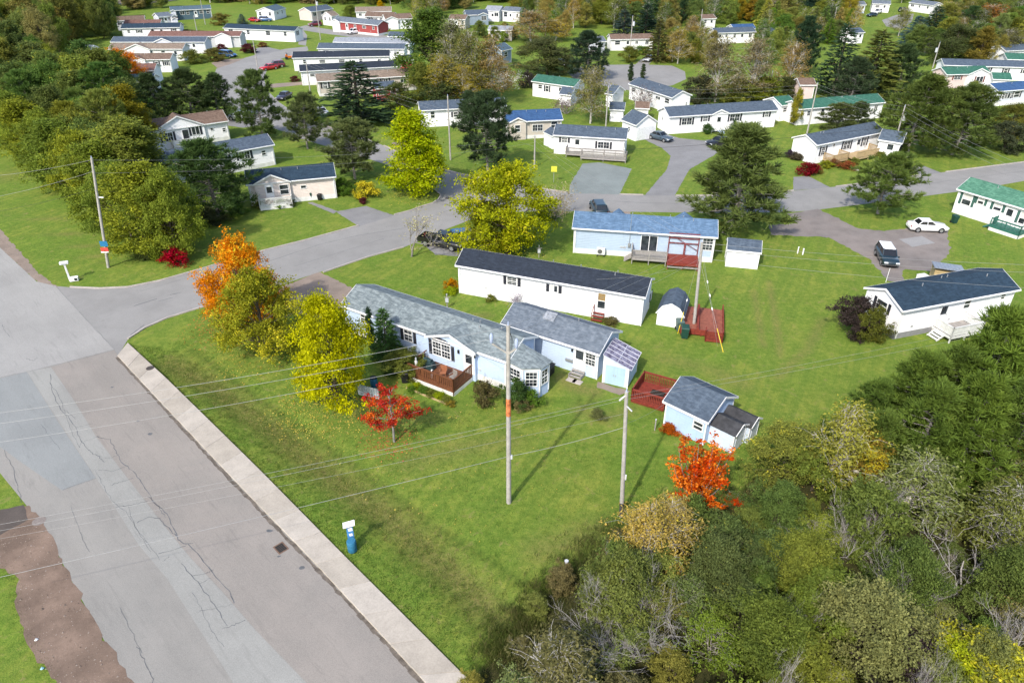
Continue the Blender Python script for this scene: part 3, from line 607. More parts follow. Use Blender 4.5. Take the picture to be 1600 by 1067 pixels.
def flame_sapling():
    rg = np.random.default_rng(305); mb = MB(); tips = []; ct = []
    for k in range(24):
        a = rg.uniform(0, 6.283); rr = rg.uniform(.15, 1.15); h = rg.uniform(1.9, 4.2)*(1.10 - .32*rr); e = np.array([math.cos(a)*rr*1.25, math.sin(a)*rr*1.25, h]); q = bez((0, 0, 0), e, (math.cos(a)*rr*.35, math.sin(a)*rr*.35, -.1), 8); mb.tube(q, list(np.linspace(.03, .006, 8)), 4, False); tn = rg.random()
        for j in range(15): f = rg.uniform(.30, 1.04); i = min(6.99, f*7); p = q[int(i)] + (q[int(i)+1] - q[int(i)])*(i - int(i)); tips.append(p + rg.normal(0, .07, 3)); ct.append(tn*.5 + rg.random()*.5)
    V, F, T = leaves(np.array(tips), 22, .06, .05, rg, np.array(ct), up=.2); proto('flame', V, F, T, mb, LEAFP, BARKG)
flame_sapling()

KINDNAME = {'pine': 'pine_tree', 'conepine': 'pine_tree', 'densepine': 'pine_tree', 'spruce': 'spruce_tree', 'birch': 'birch_tree', 'cedar': 'cedar_tree', 'bare': 'dead_tree', 'sparse': 'sparse_tree', 'tallleaf': 'tall_leafy_tree', 'redmaple': 'maple_tree', 'flame': 'maple_sapling'}
MARKS = [(1098, 740, 'the flame red sapling'), (1345, 830, 'the silvery dead tree'), (948, 930, 'the grey bare shrub'), (1010, 985, 'the tangled grey dead tree'), (1405, 930, 'the fallen grey branches'), (1500, 890, 'the thin grey twigs'), (1410, 770, 'the pale dead stems'), (1240, 980, 'the thin bare sapling'), (1003, 820, 'the golden birch with white trunk'), (1290, 690, 'the olive gold birch'), (1480, 640, 'the dark pine group'), (1590, 740, 'the rust red birch'), (1540, 1020, 'the yellow green corner bush'), (1395, 1030, 'the purple brown bush'), (971, 750, 'the weathered pole'), (1200, 740, 'the edge olive tree'), (1600, 900, 'the right frame edge'), (1150, 1067, 'the bottom frame edge'), (884, 890, 'the broken stump post'),
 (190, 105, 'the vivid orange maple'), (115, 100, 'the brown roofed home in the wood'), (155, 330, 'the leaning pole'), (20, 200, 'the ninth oak'), (100, 230, 'the sixth oak'), (300, 20, 'the dark teal house'), (425, 20, 'the far white gabled house'), (490, 25, 'the pale pink garage house'), (555, 35, 'the red home'), (672, 60, 'the tall green poplar'), (755, 25, 'the slate blue house'), (800, 20, 'the large windowed far house'), (856, 85, 'the round olive tree'), (986, 50, 'the tall pole'), (975, 62, 'the brown roofed far home'), (1150, 50, 'the slate roofed far home'), (1261, 70, 'the tall dark pine'), (1370, 15, 'the far junction'), (1433, 45, 'the blue spruce'), (1520, 10, 'the top right white house'), (1545, 30, 'the orange birch'), (1515, 120, 'the pale pink home'), (1540, 150, 'the cool grey home'), (970, 115, 'the turning circle'), (1150, 110, 'the bare birches'), (1097, 40, 'the pole among autumn trees'), (1303, 30, 'the far left pine pole'), (1200, 20, 'the top frame edge'), (10, 60, 'the left frame edge'), (1590, 60, 'the right frame edge'), (600, 10, 'the tan roofed far house'), (205, 30, 'the brown roofed white home'), (60, 30, 'the top left corner')]
USED = set()
def colour_word(c):
    r, g, b = c
    if r > 1.25*g: return 'russet' if r > .12 else 'brownish'
    if r > .95*g: return 'golden' if r > .17 else 'tan olive'
    if b > .5*g: return 'grey green'
    if g > .11: return 'light green'
    return 'olive green' if r > .7*g else ('dark green' if g < .075 else 'mid green')
def own_label(desc, g):
    dep = g.y*math.cos(PITCH) + CAM_H*math.sin(PITCH); u = 800 + F_PX*g.x/dep; v = 533.5 + F_PX*(CAM_H*math.cos(PITCH) - g.y*math.sin(PITCH))/dep
    for (mu, mv, nm) in sorted(MARKS, key=lambda m: math.hypot(m[0] - u, (m[1] - v)*1.6))[:9]:
        du, dv = u - mu, v - mv; a = math.degrees(math.atan2(dv, du)); k = int(((a + 360 + 22.5) % 360)//45); d = math.hypot(du, dv)
        for far_ in (('just ', 'close ') if d < 60 else ('', 'some way ', 'well ') if d < 160 else ('far ', 'a good way ')):
            lab = desc + ' ' + far_ + ('right of', 'in front right of', 'in front of', 'in front left of', 'left of', 'behind left of', 'behind', 'behind right of')[k] + ' ' + nm
            if lab not in USED and len(lab.split()) <= 16: USED.add(lab); return lab, None
    return None, None
def plant_at(kind, p, h, w, color, label, cat='tree', name=None, group=None, turn=.05, var=None, yaw=None, far=False, kindname=None):
    pr = PROTO[kind]; cm, tm, ph, pw = pr[rnd.randrange(len(pr)) if var is None else var % len(pr)]
    nm = name or (('leafy_shrub' if kind == 'shrub' else 'willow_shrub' if kind == 'willow' else 'twiggy_shrub' if kind in ('paletwig', 'sparse') else 'round_bush') if cat in ('shrub', 'bush') else KINDNAME.get(kind, 'leafy_tree'))
    o = empty(nm, (p.x, p.y, getattr(p, 'z', 0)), rnd.uniform(0, 6.28) if yaw is None else yaw); tag(o, label, cat, group)
    sx = w/pw; sz = h/ph; o.scale = (sx*rnd.uniform(.95, 1.05), sx*rnd.uniform(.95, 1.05), sz)
    c = link('crown', cm, o); c.color = (*color, turn); link('trunk', tm, o); return o
def tree(kind, base, vtop, wpx, color, label, **k):
    u, v = base; u = 800 + (u - 800)*(1 - .5*(v - vtop)/(2344 - v))      # foot of a trunk whose crown is seen at u
    h = HT(u, v, vtop); wpx *= {'pine': .92, 'densepine': .84, 'broad': .93}.get(kind, 1.0); return plant_at(kind, G(u, v), max(.4, h), WPX(u, v, wpx), color, label, **k)
# ------------------------------------------------------------------ houses
W_WHITE = siding('white_siding', (.80,.80,.80)); W_OFF = siding('off_white_siding', (.74,.73,.70)); W_BLUE = siding('pale_blue_siding', (.43,.535,.70)); W_PBLUE = siding('ice_blue_siding', (.37,.46,.56))
W_TAN = siding('tan_siding', (.50,.45,.38)); W_BEIGE = siding('beige_siding', (.66,.58,.52)); W_GREY = siding('grey_siding', (.48,.49,.50)); W_PINK = siding('pink_siding', (.66,.53,.49)); W_RED = siding('red_siding', (.32,.06,.055)); W_TEAL = siding('dark_teal_siding', (.07,.12,.15)); W_SLATE = siding('slate_blue_siding', (.24,.30,.36)); W_LILAC = siding('cool_grey_siding', (.60,.62,.68))
R_BLACK = shingle('charcoal_shingles', (.024,.031,.044)); R_NAVY = shingle('navy_shingles', (.022,.042,.066), (.032,.058,.088)); R_SLATE = shingle('slate_shingles', (.068,.092,.125), (.10,.13,.165)); R_GREY = shingle('grey_shingles', (.115,.14,.17), (.18,.205,.235)); R_LGREY = shingle('pale_grey_shingles', (.24,.26,.29), (.32,.34,.37))  # blue sky reflection is tinted into black, navy, slate and grey
R_MAIN = shingle('mottled_grey_green_shingles', (.155,.188,.198), (.27,.31,.312), .5); R_BLUE = shingle('blue_shingles', (.088,.155,.25), (.15,.235,.345), .3); R_DBLUE = shingle('deep_blue_shingles', (.035,.085,.19), (.05,.11,.23)); R_GREEN = shingle('green_shingles', (.065,.18,.12), (.13,.28,.19), .3); R_DGREEN = shingle('dark_green_shingles', (.035,.12,.085), (.06,.17,.12)); R_BROWN = shingle('brown_shingles', (.15,.10,.075), (.22,.16,.12)); R_TAN = shingle('tan_shingles', (.20,.155,.12), (.29,.23,.18)); R_RED = shingle('reddish_shingles', (.16,.085,.07), (.22,.125,.10)); R_TEAL = shingle('teal_shingles', (.07,.11,.14), (.10,.15,.18))
SK_W = M('white_skirting', (.72,.71,.69), .6, .1, 1.5); SK_G = M('grey_skirting', (.26,.26,.27), .7, .12, 2); CURT = M('curtain', (.62,.60,.56), .8, .1, 3)

class Home:
    def __init__(s, label, eL, eR, he=3.2, D=4.7, rise=.9, wall=None, roof=None, skirt=SK_W, name='mobile_home', cat='house', group=None, ov=.28, os=.22, C=None, sk_h=.6, trim=WHITE, corner=True, no_roof=False):
        A, B = G(*eL, he), G(*eR, he)
        s.ex = (B - A).normalized(); s.ey = Vector((-s.ex.y, s.ex.x, 0)); s.L = (B - A).length - 2*os
        if C: D = abs((G(*C, he) - B).dot(s.ey)) - 2*ov
        s.D, s.he, s.ov, s.os = D, he, ov, os; s.s = rise/(D/2); s.O = A + s.ex*os + s.ey*ov; s.O.z = 0
        s.root = empty(name, s.O, math.atan2(s.ex.y, s.ex.x)); tag(s.root, label, cat, group); s.wall_m, s.roof_m, s.trim = wall or W_WHITE, roof or R_BLACK, trim
        L, s_, zr = s.L, s.s, he + (D/2 + ov)*s.s; s.zr = zr; th = .10
        wz = lambda y: he + (min(y, D - y) + ov)*s_ - th - .004
        V = []
        for x in (0, L): V += [(x, 0, 0), (x, D, 0), (x, D, wz(D)), (x, D/2, wz(D/2)), (x, 0, wz(0))]
        MB().add(V, [(4, 3, 2, 1, 0), (5, 6, 7, 8, 9), (0, 5, 9, 4), (1, 2, 7, 6), (0, 1, 6, 5)]).build('wall', s.wall_m, s.root)
        if skirt: MB().box(-.025, L + .025, -.025, D + .025, -.05, sk_h).build('skirting', skirt, s.root)
        if not no_roof:
            s.gable_roof()
            if s.L > 9: s.downspouts()
        if corner:
            for x in (0, L):
                for y in (0, D):
                    dx = .05 if x == 0 else -.05; dy = .05 if y == 0 else -.05; x0, x1 = sorted((x - dx*.5, x + dx*1.4)); y0, y1 = sorted((y - dy*.5, y + dy*1.4)); MB().box(x0, x1, y0, y1, sk_h if skirt else 0, wz(0) - .01).build('corner_trim', trim, s.root)
    def gable_roof(s):
        L, D, he, ov, os, zr, th = s.L, s.D, s.he, s.ov, s.os, s.zr, .10
        MB().slab([(-os, -ov, he), (L + os, -ov, he), (L + os, D/2, zr), (-os, D/2, zr)], th).slab([(-os, D/2, zr), (L + os, D/2, zr), (L + os, D + ov, he), (-os, D + ov, he)], th).build('roof', s.roof_m, s.root)
        mb = MB(); mb.box(-os, L + os, -ov - .03, -ov - .002, he - .20, he - .006).box(-os, L + os, D + ov + .002, D + ov + .03, he - .20, he - .006)
        for x0, x1 in ((-os - .032, -os - .002), (L + os + .002, L + os + .032)):
            for y0, y1, z0, z1 in ((-ov - .03, D/2, he, zr), (D/2, D + ov + .03, zr, he)):
                mb.add([(x0, y0, z0 - .2), (x1, y0, z0 - .2), (x1, y1, z1 - .2), (x0, y1, z1 - .2), (x0, y0, z0), (x1, y0, z0), (x1, y1, z1), (x0, y1, z1)], [(3,2,1,0),(4,5,6,7),(0,1,5,4),(1,2,6,5),(2,3,7,6),(3,0,4,7)])
        mb.build('fascia', s.trim, s.root)
        MB().add([(-os, D/2 - .14, zr - .14*s.s + .018), (L + os, D/2 - .14, zr - .14*s.s + .018), (L + os, D/2, zr + .02), (-os, D/2, zr + .02), (L + os, D/2 + .14, zr - .14*s.s + .018), (-os, D/2 + .14, zr - .14*s.s + .018)], [(0, 1, 2, 3), (3, 2, 4, 5)]).build('ridge_cap', s.roof_m, s.root)
    def downspouts(s):
        for x in (.18, s.L - .18): MB().box(x - .045, x + .045, -.1, -.03, .1, s.he - .25).bar((x, -.06, s.he - .28), (x, -s.ov, s.he - .14), .08).build('downspout', s.trim, s.root)
        MB().box(-s.os + .02, s.L + s.os - .02, -s.ov - .13, -s.ov - .034, s.he - .13, s.he - .03).build('gutter', s.trim, s.root)
        r = random.Random(int(s.L*100))
        for k in range(r.randrange(1, 4)): x = s.L*r.uniform(.1, .9); MB().box(x - .11, x + .11, -.06, -.004, 1.05, 1.2).build('wall_vent', M('vent_grey', (.45,.45,.45), .6), s.root)
        s.vents(r.randrange(2, 4), int(s.L*10))
    def loc(s, w): d = Vector(w) - s.O; return Vector((d.dot(s.ex), d.dot(s.ey), d.z))
    def world(s, x, y, z=0): return s.O + s.ex*x + s.ey*y + Vector((0, 0, z))
    def lpx(s, u, v, z=0): return s.loc(G(u, v, z))
    def side(s, k):
        return {'f': (Vector((0, 0, 0)), Vector((1, 0, 0)), Vector((0, -1, 0))), 'r': (Vector((s.L, 0, 0)), Vector((0, 1, 0)), Vector((1, 0, 0))), 'l': (Vector((0, s.D, 0)), Vector((0, -1, 0)), Vector((-1, 0, 0)))}[k]
    def hit(s, k, u, v, off=0.0):           # where a sight line meets that wall: distance along it, height
        o, d, n = s.side(k); o = o + n*off; lw = lambda q: s.ex*q.x + s.ey*q.y
        r = Vector(ray(u, v)); c = Vector((0, 0, CAM_H)); ow = s.O + lw(o); nw = lw(n); t = (ow - c).dot(nw)/r.dot(nw); p = c + r*t
        return (p - ow).dot(lw(d)), p.z
    def frame(s, k, off=0.0):
        if isinstance(k, tuple): return k
        o, d, n = s.side(k); return o + n*off, d, n
    def window(s, k, t, zc, w=.95, h=1.15, grid=None, shut=None, off=0.0, split='h', curtain=None, parent=None):
        o, d, n = s.frame(k, off); up = Vector((0, 0, 1)); P = lambda a, q, z: o + d*a + n*q + up*z; fw = .065; root = parent or s.root
        mb = MB()
        for (a, z, ha, hz) in ((t, zc + h/2 - fw/2, w/2, fw/2), (t, zc - h/2 + fw/2, w/2 + .03, fw/2), (t - w/2 + fw/2, zc, fw/2, h/2 - fw), (t + w/2 - fw/2, zc, fw/2, h/2 - fw)):
            mb.obox(P(a, .03, z), d*ha, n*.032, up*hz)
        if split == 'h': mb.obox(P(t, .03, zc), d*(w/2 - fw), n*.03, up*.032)
        elif split == 'v': mb.obox(P(t, .03, zc), d*.035, n*.03, up*(h/2 - fw))
        elif split == 'hv': mb.obox(P(t, .03, zc), d*(w/2 - fw), n*.029, up*.03); mb.obox(P(t, .03, zc), d*.045, n*.031, up*(h/2 - fw))
        f = mb.build('window', WHITE, root)
        cells = {'h': [(0, .25, 1, .5), (0, -.25, 1, .5)], 'v': [(-.25, 0, .5, 1), (.25, 0, .5, 1)], None: [(0, 0, 1, 1)], 'hv': [(-.25, .25, .5, .5), (.25, .25, .5, .5), (-.25, -.25, .5, .5), (.25, -.25, .5, .5)]}[split]
        iw, ih = w - 2*fw, h - 2*fw; mun = MB()
        for i, (ca, cz, sa, sz) in enumerate(cells):
            a0, z0, ha, hz = t + ca*iw, zc + cz*ih, sa*iw/2 - .012, sz*ih/2 - .012
            MB().obox(P(a0, .012, z0), d*ha, n*.006, up*hz).build('pane', curtain if (curtain and (i % 2 == 0 or split is None)) else GLASS, f)
            if grid:
                for gx in range(1, grid[0]): mun.obox(P(a0 - ha + 2*ha*gx/grid[0], .024, z0), d*.013, n*.008, up*hz)
                for gz in range(1, grid[1]): mun.obox(P(a0, .0245, z0 - hz + 2*hz*gz/grid[1]), d*ha, n*.007, up*.013)
        if grid: mun.build('muntin', WHITE, f)
        if shut is not None:
            for q in (-1, 1):
                sb = MB(); a = t + q*(w/2 + .22); sb.obox(P(a, .02, zc), d*.16, n*.018, up*(h/2 + .02)); sh = sb.build('shutter', shut, root)
                lv = MB()
                for j in range(int(h/.14)): lv.obox(P(a, .044, zc - h/2 + .1 + j*.14), d*.12, n*.007, up*.035)
                lv.build('louvre', shut, sh)
        return f
    def door(s, k, t, z0=.65, w=.92, h=2.05, mat=None, glass=(.2, .9), off=0.0):
        o, d, n = s.frame(k, off); up = Vector((0, 0, 1)); P = lambda a, q, z: o + d*a + n*q + up*z
        dm = MB().obox(P(t, .03, z0 + h/2), d*w/2, n*.03, up*h/2).build('door', mat or WHITE, s.root)
        MB().obox(P(t, .02, z0 + h + .05), d*(w/2 + .08), n*.025, up*.05).obox(P(t - w/2 - .045, .02, z0 + h/2), d*.035, n*.025, up*h/2).obox(P(t + w/2 + .045, .02, z0 + h/2), d*.035, n*.025, up*h/2).build('door_frame', WHITE, s.root)
        if glass: MB().obox(P(t, .064, z0 + h*.70), d*(w*.36), n*.006, up*(h*.20)).build('pane', GLASS, dm)
        MB().obox(P(t + w*.40, .085, z0 + h*.48), d*.03, n*.03, up*.06).build('handle', METALG, dm); return dm
    def wpx(s, k, u, v, *a, **kw): t, z = s.hit(k, u, v, kw.get('off', 0)); return s.window(k, t, z, *a, **kw)
    def dpx(s, k, u, v, *a, **kw): t, z = s.hit(k, u, v, kw.get('off', 0)); return s.door(k, t, *a, **kw)
    def auto(s, k='f', n=4, shut=None, seed=0, door=True, h=1.05, grid=None):
        r = random.Random(seed*7 + 3); L = s.L if k == 'f' else s.D; z = min(s.he - .95, 2.25) if s.he > 2.6 else s.he*.6; di = r.randrange(1, n) if door and n > 1 else -1
        for i in range(n):
            t = L*(i + .5 + r.uniform(-.14, .14))/n
            if i == di: s.door(k, t, z0=.62)
            else: s.window(k, t, z, r.choice((.8, 1.0, 1.5)), h*r.choice((.8, 1, 1.15)), grid, shut if shut is None or r.random() < .8 else None, split=r.choice(('h', 'h', 'v')))
    def cross_gable(s, x0, x1, proj=.3, slope=None, roof=None, wall=None, base=0.0):
        he, xc, w = s.he, (x0 + x1)/2, (x1 - x0); sl = slope or max(s.s, .38); e = .22; zr = he + (w/2 + e)*sl; th = .09; yf = -proj
        yb = min(s.D/2 - .05, (zr - he)/s.s - s.ov); zw = lambda x: he + (w/2 + e - abs(x - xc))*sl - th - .004
        V = []
        for y in (yf, .2): V += [(x0, y, base), (x1, y, base), (x1, y, zw(x1)), (xc, y, zw(xc)), (x0, y, zw(x0))]
        MB().add(V, [(0, 1, 2, 3, 4), (0, 4, 9, 5), (1, 6, 7, 2), (0, 5, 6, 1)]).build('gable_wall', wall or s.wall_m, s.root)
        f = yf - e; z1 = .012
        MB().slab([(x0 - e, f, he + z1), (xc, f, zr + z1), (xc, yb, zr + z1), (x0 - e, -s.ov + .02, he + z1)], th).slab([(xc, f, zr + z1), (x1 + e, f, he + z1), (x1 + e, -s.ov + .02, he + z1), (xc, yb, zr + z1)], th).build('gable_roof', roof or s.roof_m, s.root)
        mb = MB()
        for (xa, za, xb, zb) in ((x0 - e, he, xc, zr), (xc, zr, x1 + e, he)):
            mb.add([(xa, f - .03, za - .19), (xb, f - .03, zb - .19), (xb, f - .002, zb - .19), (xa, f - .002, za - .19), (xa, f - .03, za + .01), (xb, f - .03, zb + .01), (xb, f - .002, zb + .01), (xa, f - .002, za + .01)], [(3,2,1,0),(4,5,6,7),(0,1,5,4),(1,2,6,5),(2,3,7,6),(3,0,4,7)])
        mb.build('gable_trim', s.trim, s.root); return zr
    def gpx(s, u0, u1, v, proj=.3, **k): return s.cross_gable(s.hit('f', u0, v, proj)[0], s.hit('f', u1, v, proj)[0], proj, **k)
    def vents(s, n=2, seed=0):
        r = random.Random(seed + 91)
        for i in range(n):
            x = s.L*r.uniform(.12, .9); y = s.D*r.choice((.38, .42, .6)); z = s.he + (min(y, s.D - y) + s.ov)*s.s
            MB().tube([(x, y, z - .1), (x, y, z + .26)], .05, 8).build('vent_pipe', METALG, s.root)

def deck(label, home, x0, x1, y0, y1, z, rails='flr', mat=WOODG, boards=True, skirt=None, rail_h=.95, solid=None, name='deck', steps=None, gap=.14, rail_mat=None, cat='deck', board_mat=None):
    """platform in a home's own axes; rails on the named sides: f near, b far, l, r"""
    o = home.world(x0, y0); t = empty(name, o, home.root.rotation_euler.z); tag(t, label, cat); W, Dp = x1 - x0, y1 - y0; rm = rail_mat or mat
    bm = MB(); n = max(2, int(Dp/.15))
    for i in range(n): bm.box(0, W, Dp*i/n + .009, Dp*(i+1)/n - .009, z - .04, z - .0008*(i % 3))
    b = bm.build('deck_boards', board_mat or mat, t); tag(b, kind='stuff')
    MB().box(.0, W, -.045, -.003, z - .24, z - .01).box(0, W, Dp + .003, Dp + .04, z - .24, z - .01).box(-.045, -.003, 0, Dp, z - .24, z - .01).box(W + .003, W + .045, 0, Dp, z - .24, z - .01).build('rim_board', mat, t)
    for px_, py_ in ((.06, .06), (W - .06, .06), (W - .06, Dp - .06), (.06, Dp - .06)) + (((W/2, .06), (W/2, Dp - .06)) if W > 2.6 else ()): MB().box(px_ - .05, px_ + .05, py_ - .05, py_ + .05, 0, z - .045).build('post', mat, t)
    if skirt: MB().box(.03, W - .03, -.06, -.048, 0, z - .25).box(-.06, -.048, 0, Dp, 0, z - .25).box(W + .048, W + .06, 0, Dp, 0, z - .25).build('skirting', skirt, t)
    E = {'f': ((0, 0), (W, 0)), 'b': ((0, Dp), (W, Dp)), 'l': ((0, 0), (0, Dp)), 'r': ((W, 0), (W, Dp))}
    for k in rails:
        (ax, ay), (bx, by) = E[k]; a, b_ = Vector((ax, ay, z)), Vector((bx, by, z)); d = b_ - a; ln = d.length; up = Vector((0, 0, 1))
        rb = MB(); rb.bar(a + up*rail_h, b_ + up*rail_h, .10, .05); rb.bar(a + up*.12, b_ + up*.12, .05, .07); rb.bar(a + up*(rail_h - .09), b_ + up*(rail_h - .09), .04, .08); rb.build('rail', rm, t)
        for i in range(max(1, round(ln/1.8)) + 1):
            p = a + d*i/max(1, round(ln/1.8)); MB().box(p.x - .05, p.x + .05, p.y - .05, p.y + .05, z - .2, z + rail_h + .05).build('rail_post', rm, t)
        sp = MB(); m = int(ln/gap); bw = (solid or .42)*gap
        for i in range(m): p = a + d*(i + .5)/m; sp.obox(p + up*(rail_h/2 + .02), d.normalized()*bw/2, Vector((-d.y, d.x, 0)).normalized()*.02, up*(rail_h/2 - .12))
        tag(sp.build('baluster', rm, t), kind='stuff')
    return t
def steps(parent, x, y, dx, dy, z, n, w, mat):      # treads going down from (x, y) along (dx, dy)
    for i in range(n):
        zz = z*(n - i)/(n + 1); c = Vector((x + dx*(.28*i + .14), y + dy*(.28*i + .14), zz)); MB().obox(c - Vector((0, 0, .03)), Vector((dx, dy, 0))*.135, Vector((-dy, dx, 0))*w/2, Vector((0, 0, .03))).build('step', mat, parent)
    for q in (-1, 1):
        a = Vector((x, y, z - .1)) + Vector((-dy, dx, 0))*q*(w/2 - .05); b = Vector((x + dx*.28*n, y + dy*.28*n, .04)) + Vector((-dy, dx, 0))*q*(w/2 - .05); MB().bar(a, b, .05, .16).build('stringer', mat, parent)

# ---- the home in the middle, with its bay, porch gable and brown deck
h1 = Home('long pale blue home with mottled grey roof, bay window and brown deck', (531, 476), (794, 566), 3.05, 4.3, .95, W_BLUE, R_MAIN, SK_W, C=None)
for u in (): pass
t0 = h1.hit('f', 669, 530, .35)[0]; t1 = h1.hit('f', 742, 556, .35)[0]
h1.cross_gable(t0, t1, .35, slope=.36)
tw, zw = h1.hit('f', 690, 546, .35)
h1.window('f', tw, zw - .05, 1.95, 1.45, (3, 2), SHUT, .35, 'hv')
arch = MB(); o_, d_, n_ = h1.frame('f', .35); ctr = o_ + d_*tw + Vector((0, 0, zw + .69))
pts = [ctr + d_*(.98*math.cos(a)) + Vector((0, 0, .42*math.sin(a))) for a in [math.pi*k/12 for k in range(13)]]
arch.add([p + n_*.02 for p in pts], [tuple(range(12, -1, -1))]); arch.add([p + n_*.02 for p in pts] + [p for p in pts], [(i, i + 1, 14 + i, 13 + i) for i in range(12)]); arch.build('arched_panel', SHUT, h1.root)
h1.dpx('f', 733, 562, z0=.66, mat=WHITE, off=.35)
t_, z_ = h1.hit('f', 717, 549, .35); MB().obox(o_ + d_*t_ + n_*.06 + Vector((0, 0, z_)), d_*.08, n_*.06, Vector((0, 0, .16))).build('wall_lamp', BLACKP, h1.root)
t_, z_ = h1.hit('f', 742, 557, .35); MB().obox(o_ + d_*t_ + n_*.03 + Vector((0, 0, z_)), d_*.07, n_*.03, Vector((0, 0, .14))).build('mail_box', BLACKP, h1.root)
h1.wpx('f', 638, 522, 1.0, 1.5, (2, 2), SHUT); h1.wpx('f', 611, 513, .8, .9, (2, 2)); h1.wpx('f', 570, 497, 1.0, 1.2, (2, 2)); h1.vents(2, 4)
# bay at the near end
def bay():
    he = h1.he; L, D = h1.L, h1.D; q = [(L - .05, -.10), (L + .75, -.30), (L + 2.05, .62), (L + 2.25, 1.75), (L - .02, 2.25)]
    q = [h1.lpx(*p, he).xy for p in ((800, 568), (817, 573), (844, 573), (858, 564))]; q = [Vector((min(q[0].x, L), -.012))] + q[1:] + [Vector((L - .03, q[3].y + .5))]
    q[4] = Vector((L - .03, min(D - .8, q[3].y + .35)))
    wl = MB(); n = len(q); vs = [(p.x, p.y, 0) for p in q] + [(p.x, p.y, he - .11) for p in q]; wl.add(vs, [(i, i + 1, n + i + 1, n + i) for i in range(n - 1)]); wl.build('bay_wall', W_BLUE, h1.root)
    tr = MB()
    for i in range(n - 1):
        d = (q[i+1] - q[i]); nn = Vector((d.y, -d.x)).normalized(); m = (q[i] + q[i+1])/2 + nn*.02
        tr.obox((m.x, m.y, he - .24), (*(d/2), 0), (nn.x*.03, nn.y*.03, 0), (0, 0, .12)); p = q[i] + nn*.012; tr.obox((p.x, p.y, he/2 - .05), (.05, 0, 0), (0, .05, 0), (0, 0, he/2 - .31))
    tr.build('bay_trim', WHITE, h1.root)
    sk = MB(); sk.add([(p.x*1.0, p.y, 0) for p in q] + [(p.x, p.y, .02) for p in q], [])
    c = sum(q, Vector((0, 0)))/n; e = []
    for p in q: dd = (p - c); e.append(p + dd.normalized()*.3)
    zr = he + .62; apex = Vector((L - .2, D/2*.86)); rf = MB(); top = (apex.x, apex.y, h1.zr - .22)
    for i in range(n - 1): rf.add([(e[i].x, e[i].y, he + .015), (e[i+1].x, e[i+1].y, he + .015), top], [(0, 1, 2)])
    rf.add([(p.x, p.y, he - .06) for p in e] + [(p.x, p.y, he + .015) for p in e], [(i, i + 1, n + i + 1, n + i) for i in range(n - 1)] + [tuple(range(n - 1, -1, -1))]); rf.build('bay_roof', R_MAIN, h1.root)
    for i in (0, 1, 2):
        d = (q[i+1] - q[i]); ln = d.length; dv = Vector((d.x/ln, d.y/ln, 0)); nv = Vector((dv.y, -dv.x, 0)); k = (Vector((q[i].x, q[i].y, 0)), dv, nv)
        h1.window(k, ln/2, 1.85, min(1.25, ln*.74), 1.45, (3, 2) if i < 2 else (2, 2), None)
    return q
bq = bay()
# deck in front
Fc = h1.lpx(709, 619); Lc = h1.lpx(637, 594)
dk = deck('brown stained deck with slatted rails and white skirting before the arched window', h1, Lc.x, Fc.x, Fc.y, -.40, .62, 'fr', WOODB, skirt=SK_W, solid=.58, gap=.19, rail_h=1.0, board_mat=WOODB)
MB().bar((0, Fc.y*-1 - .45 - .0, 1.55), (0, 1.3, 1.55), .1, .05).build('rail', WOODB, dk)
sp = MB()
for i in range(6): sp.box(-.02, .02, 1.45 + i*.16, 1.55 + i*.16, .72, 1.5)
tag(sp.build('baluster', WOODB, dk), kind='stuff')
steps(dk, -.05, .7, -1, 0, .6, 3, 1.1, WOODB)

# ---- the grey-roofed annex behind it
h2 = Home('pale blue annex with plain grey roof joined behind the bay window home', (782, 505), (937, 554), 2.75, 4.1, .95, siding('annex_siding', (.46,.56,.69)), R_GREY, None, name='house_annex', C=(986, 521))
h2.dpx('f', 905.5, 566, z0=.45, w=1.0, h=2.1); h2.wpx('f', 922.5, 561, 1.05, 1.35, (3, 2)); t_, z_ = h2.hit('f', 890, 562)
o_, d_, n_ = h2.frame('f'); MB().obox(o_ + d_*t_ + n_*.08 + Vector((0, 0, z_)), d_*.35, n_*.08, Vector((0, 0, .12))).build('meter_box', METALG, h2.root)
t_, z_ = h2.hit('f', 894.5, 547); MB().obox(o_ + d_*t_ + n_*.06 + Vector((0, 0, z_)), d_*.07, n_*.06, Vector((0, 0, .12))).build('wall_lamp', BLACKP, h2.root)
MB().obox(Vector((h2.L*.40, h2.D*.42, h2.he + (h2.D*.42 + h2.ov)*h2.s + .05)), (.55, 0, 0), (0, .38, .38*h2.s), (0, 0, .05)).build('roof_hatch', R_LGREY, h2.root); h2.vents(1, 8)
st = empty('wooden_steps', h2.world(h2.hit('f', 905, 585)[0], -.05), h2.root.rotation_euler.z); tag(st, 'small grey wooden steps below the annex door', 'steps')
for i in range(3): MB().box(-.6, .6, -.28*(i + 1) - .02, -.28*i - .04, .38 - .13*i, .42 - .13*i).build('step', WOODG, st)
for xx in (-.58, .52): MB().box(xx, xx + .06, -.9, -.04, 0, .34).build('stringer', WOODG, st)
for i in range(2): p = G(893 - 12*0 + i*9, 594 + i*3); pav = MB().box(-.42, .42, -.3, .3, 0, .05).build('paving_slab', CONC, None, (p.x, p.y, .0), h2.root.rotation_euler.z, bevel=.01); tag(pav, 'pale paving slab on the grass, %s of the two before the annex steps' % ('left' if i == 0 else 'right'), 'paving slab')

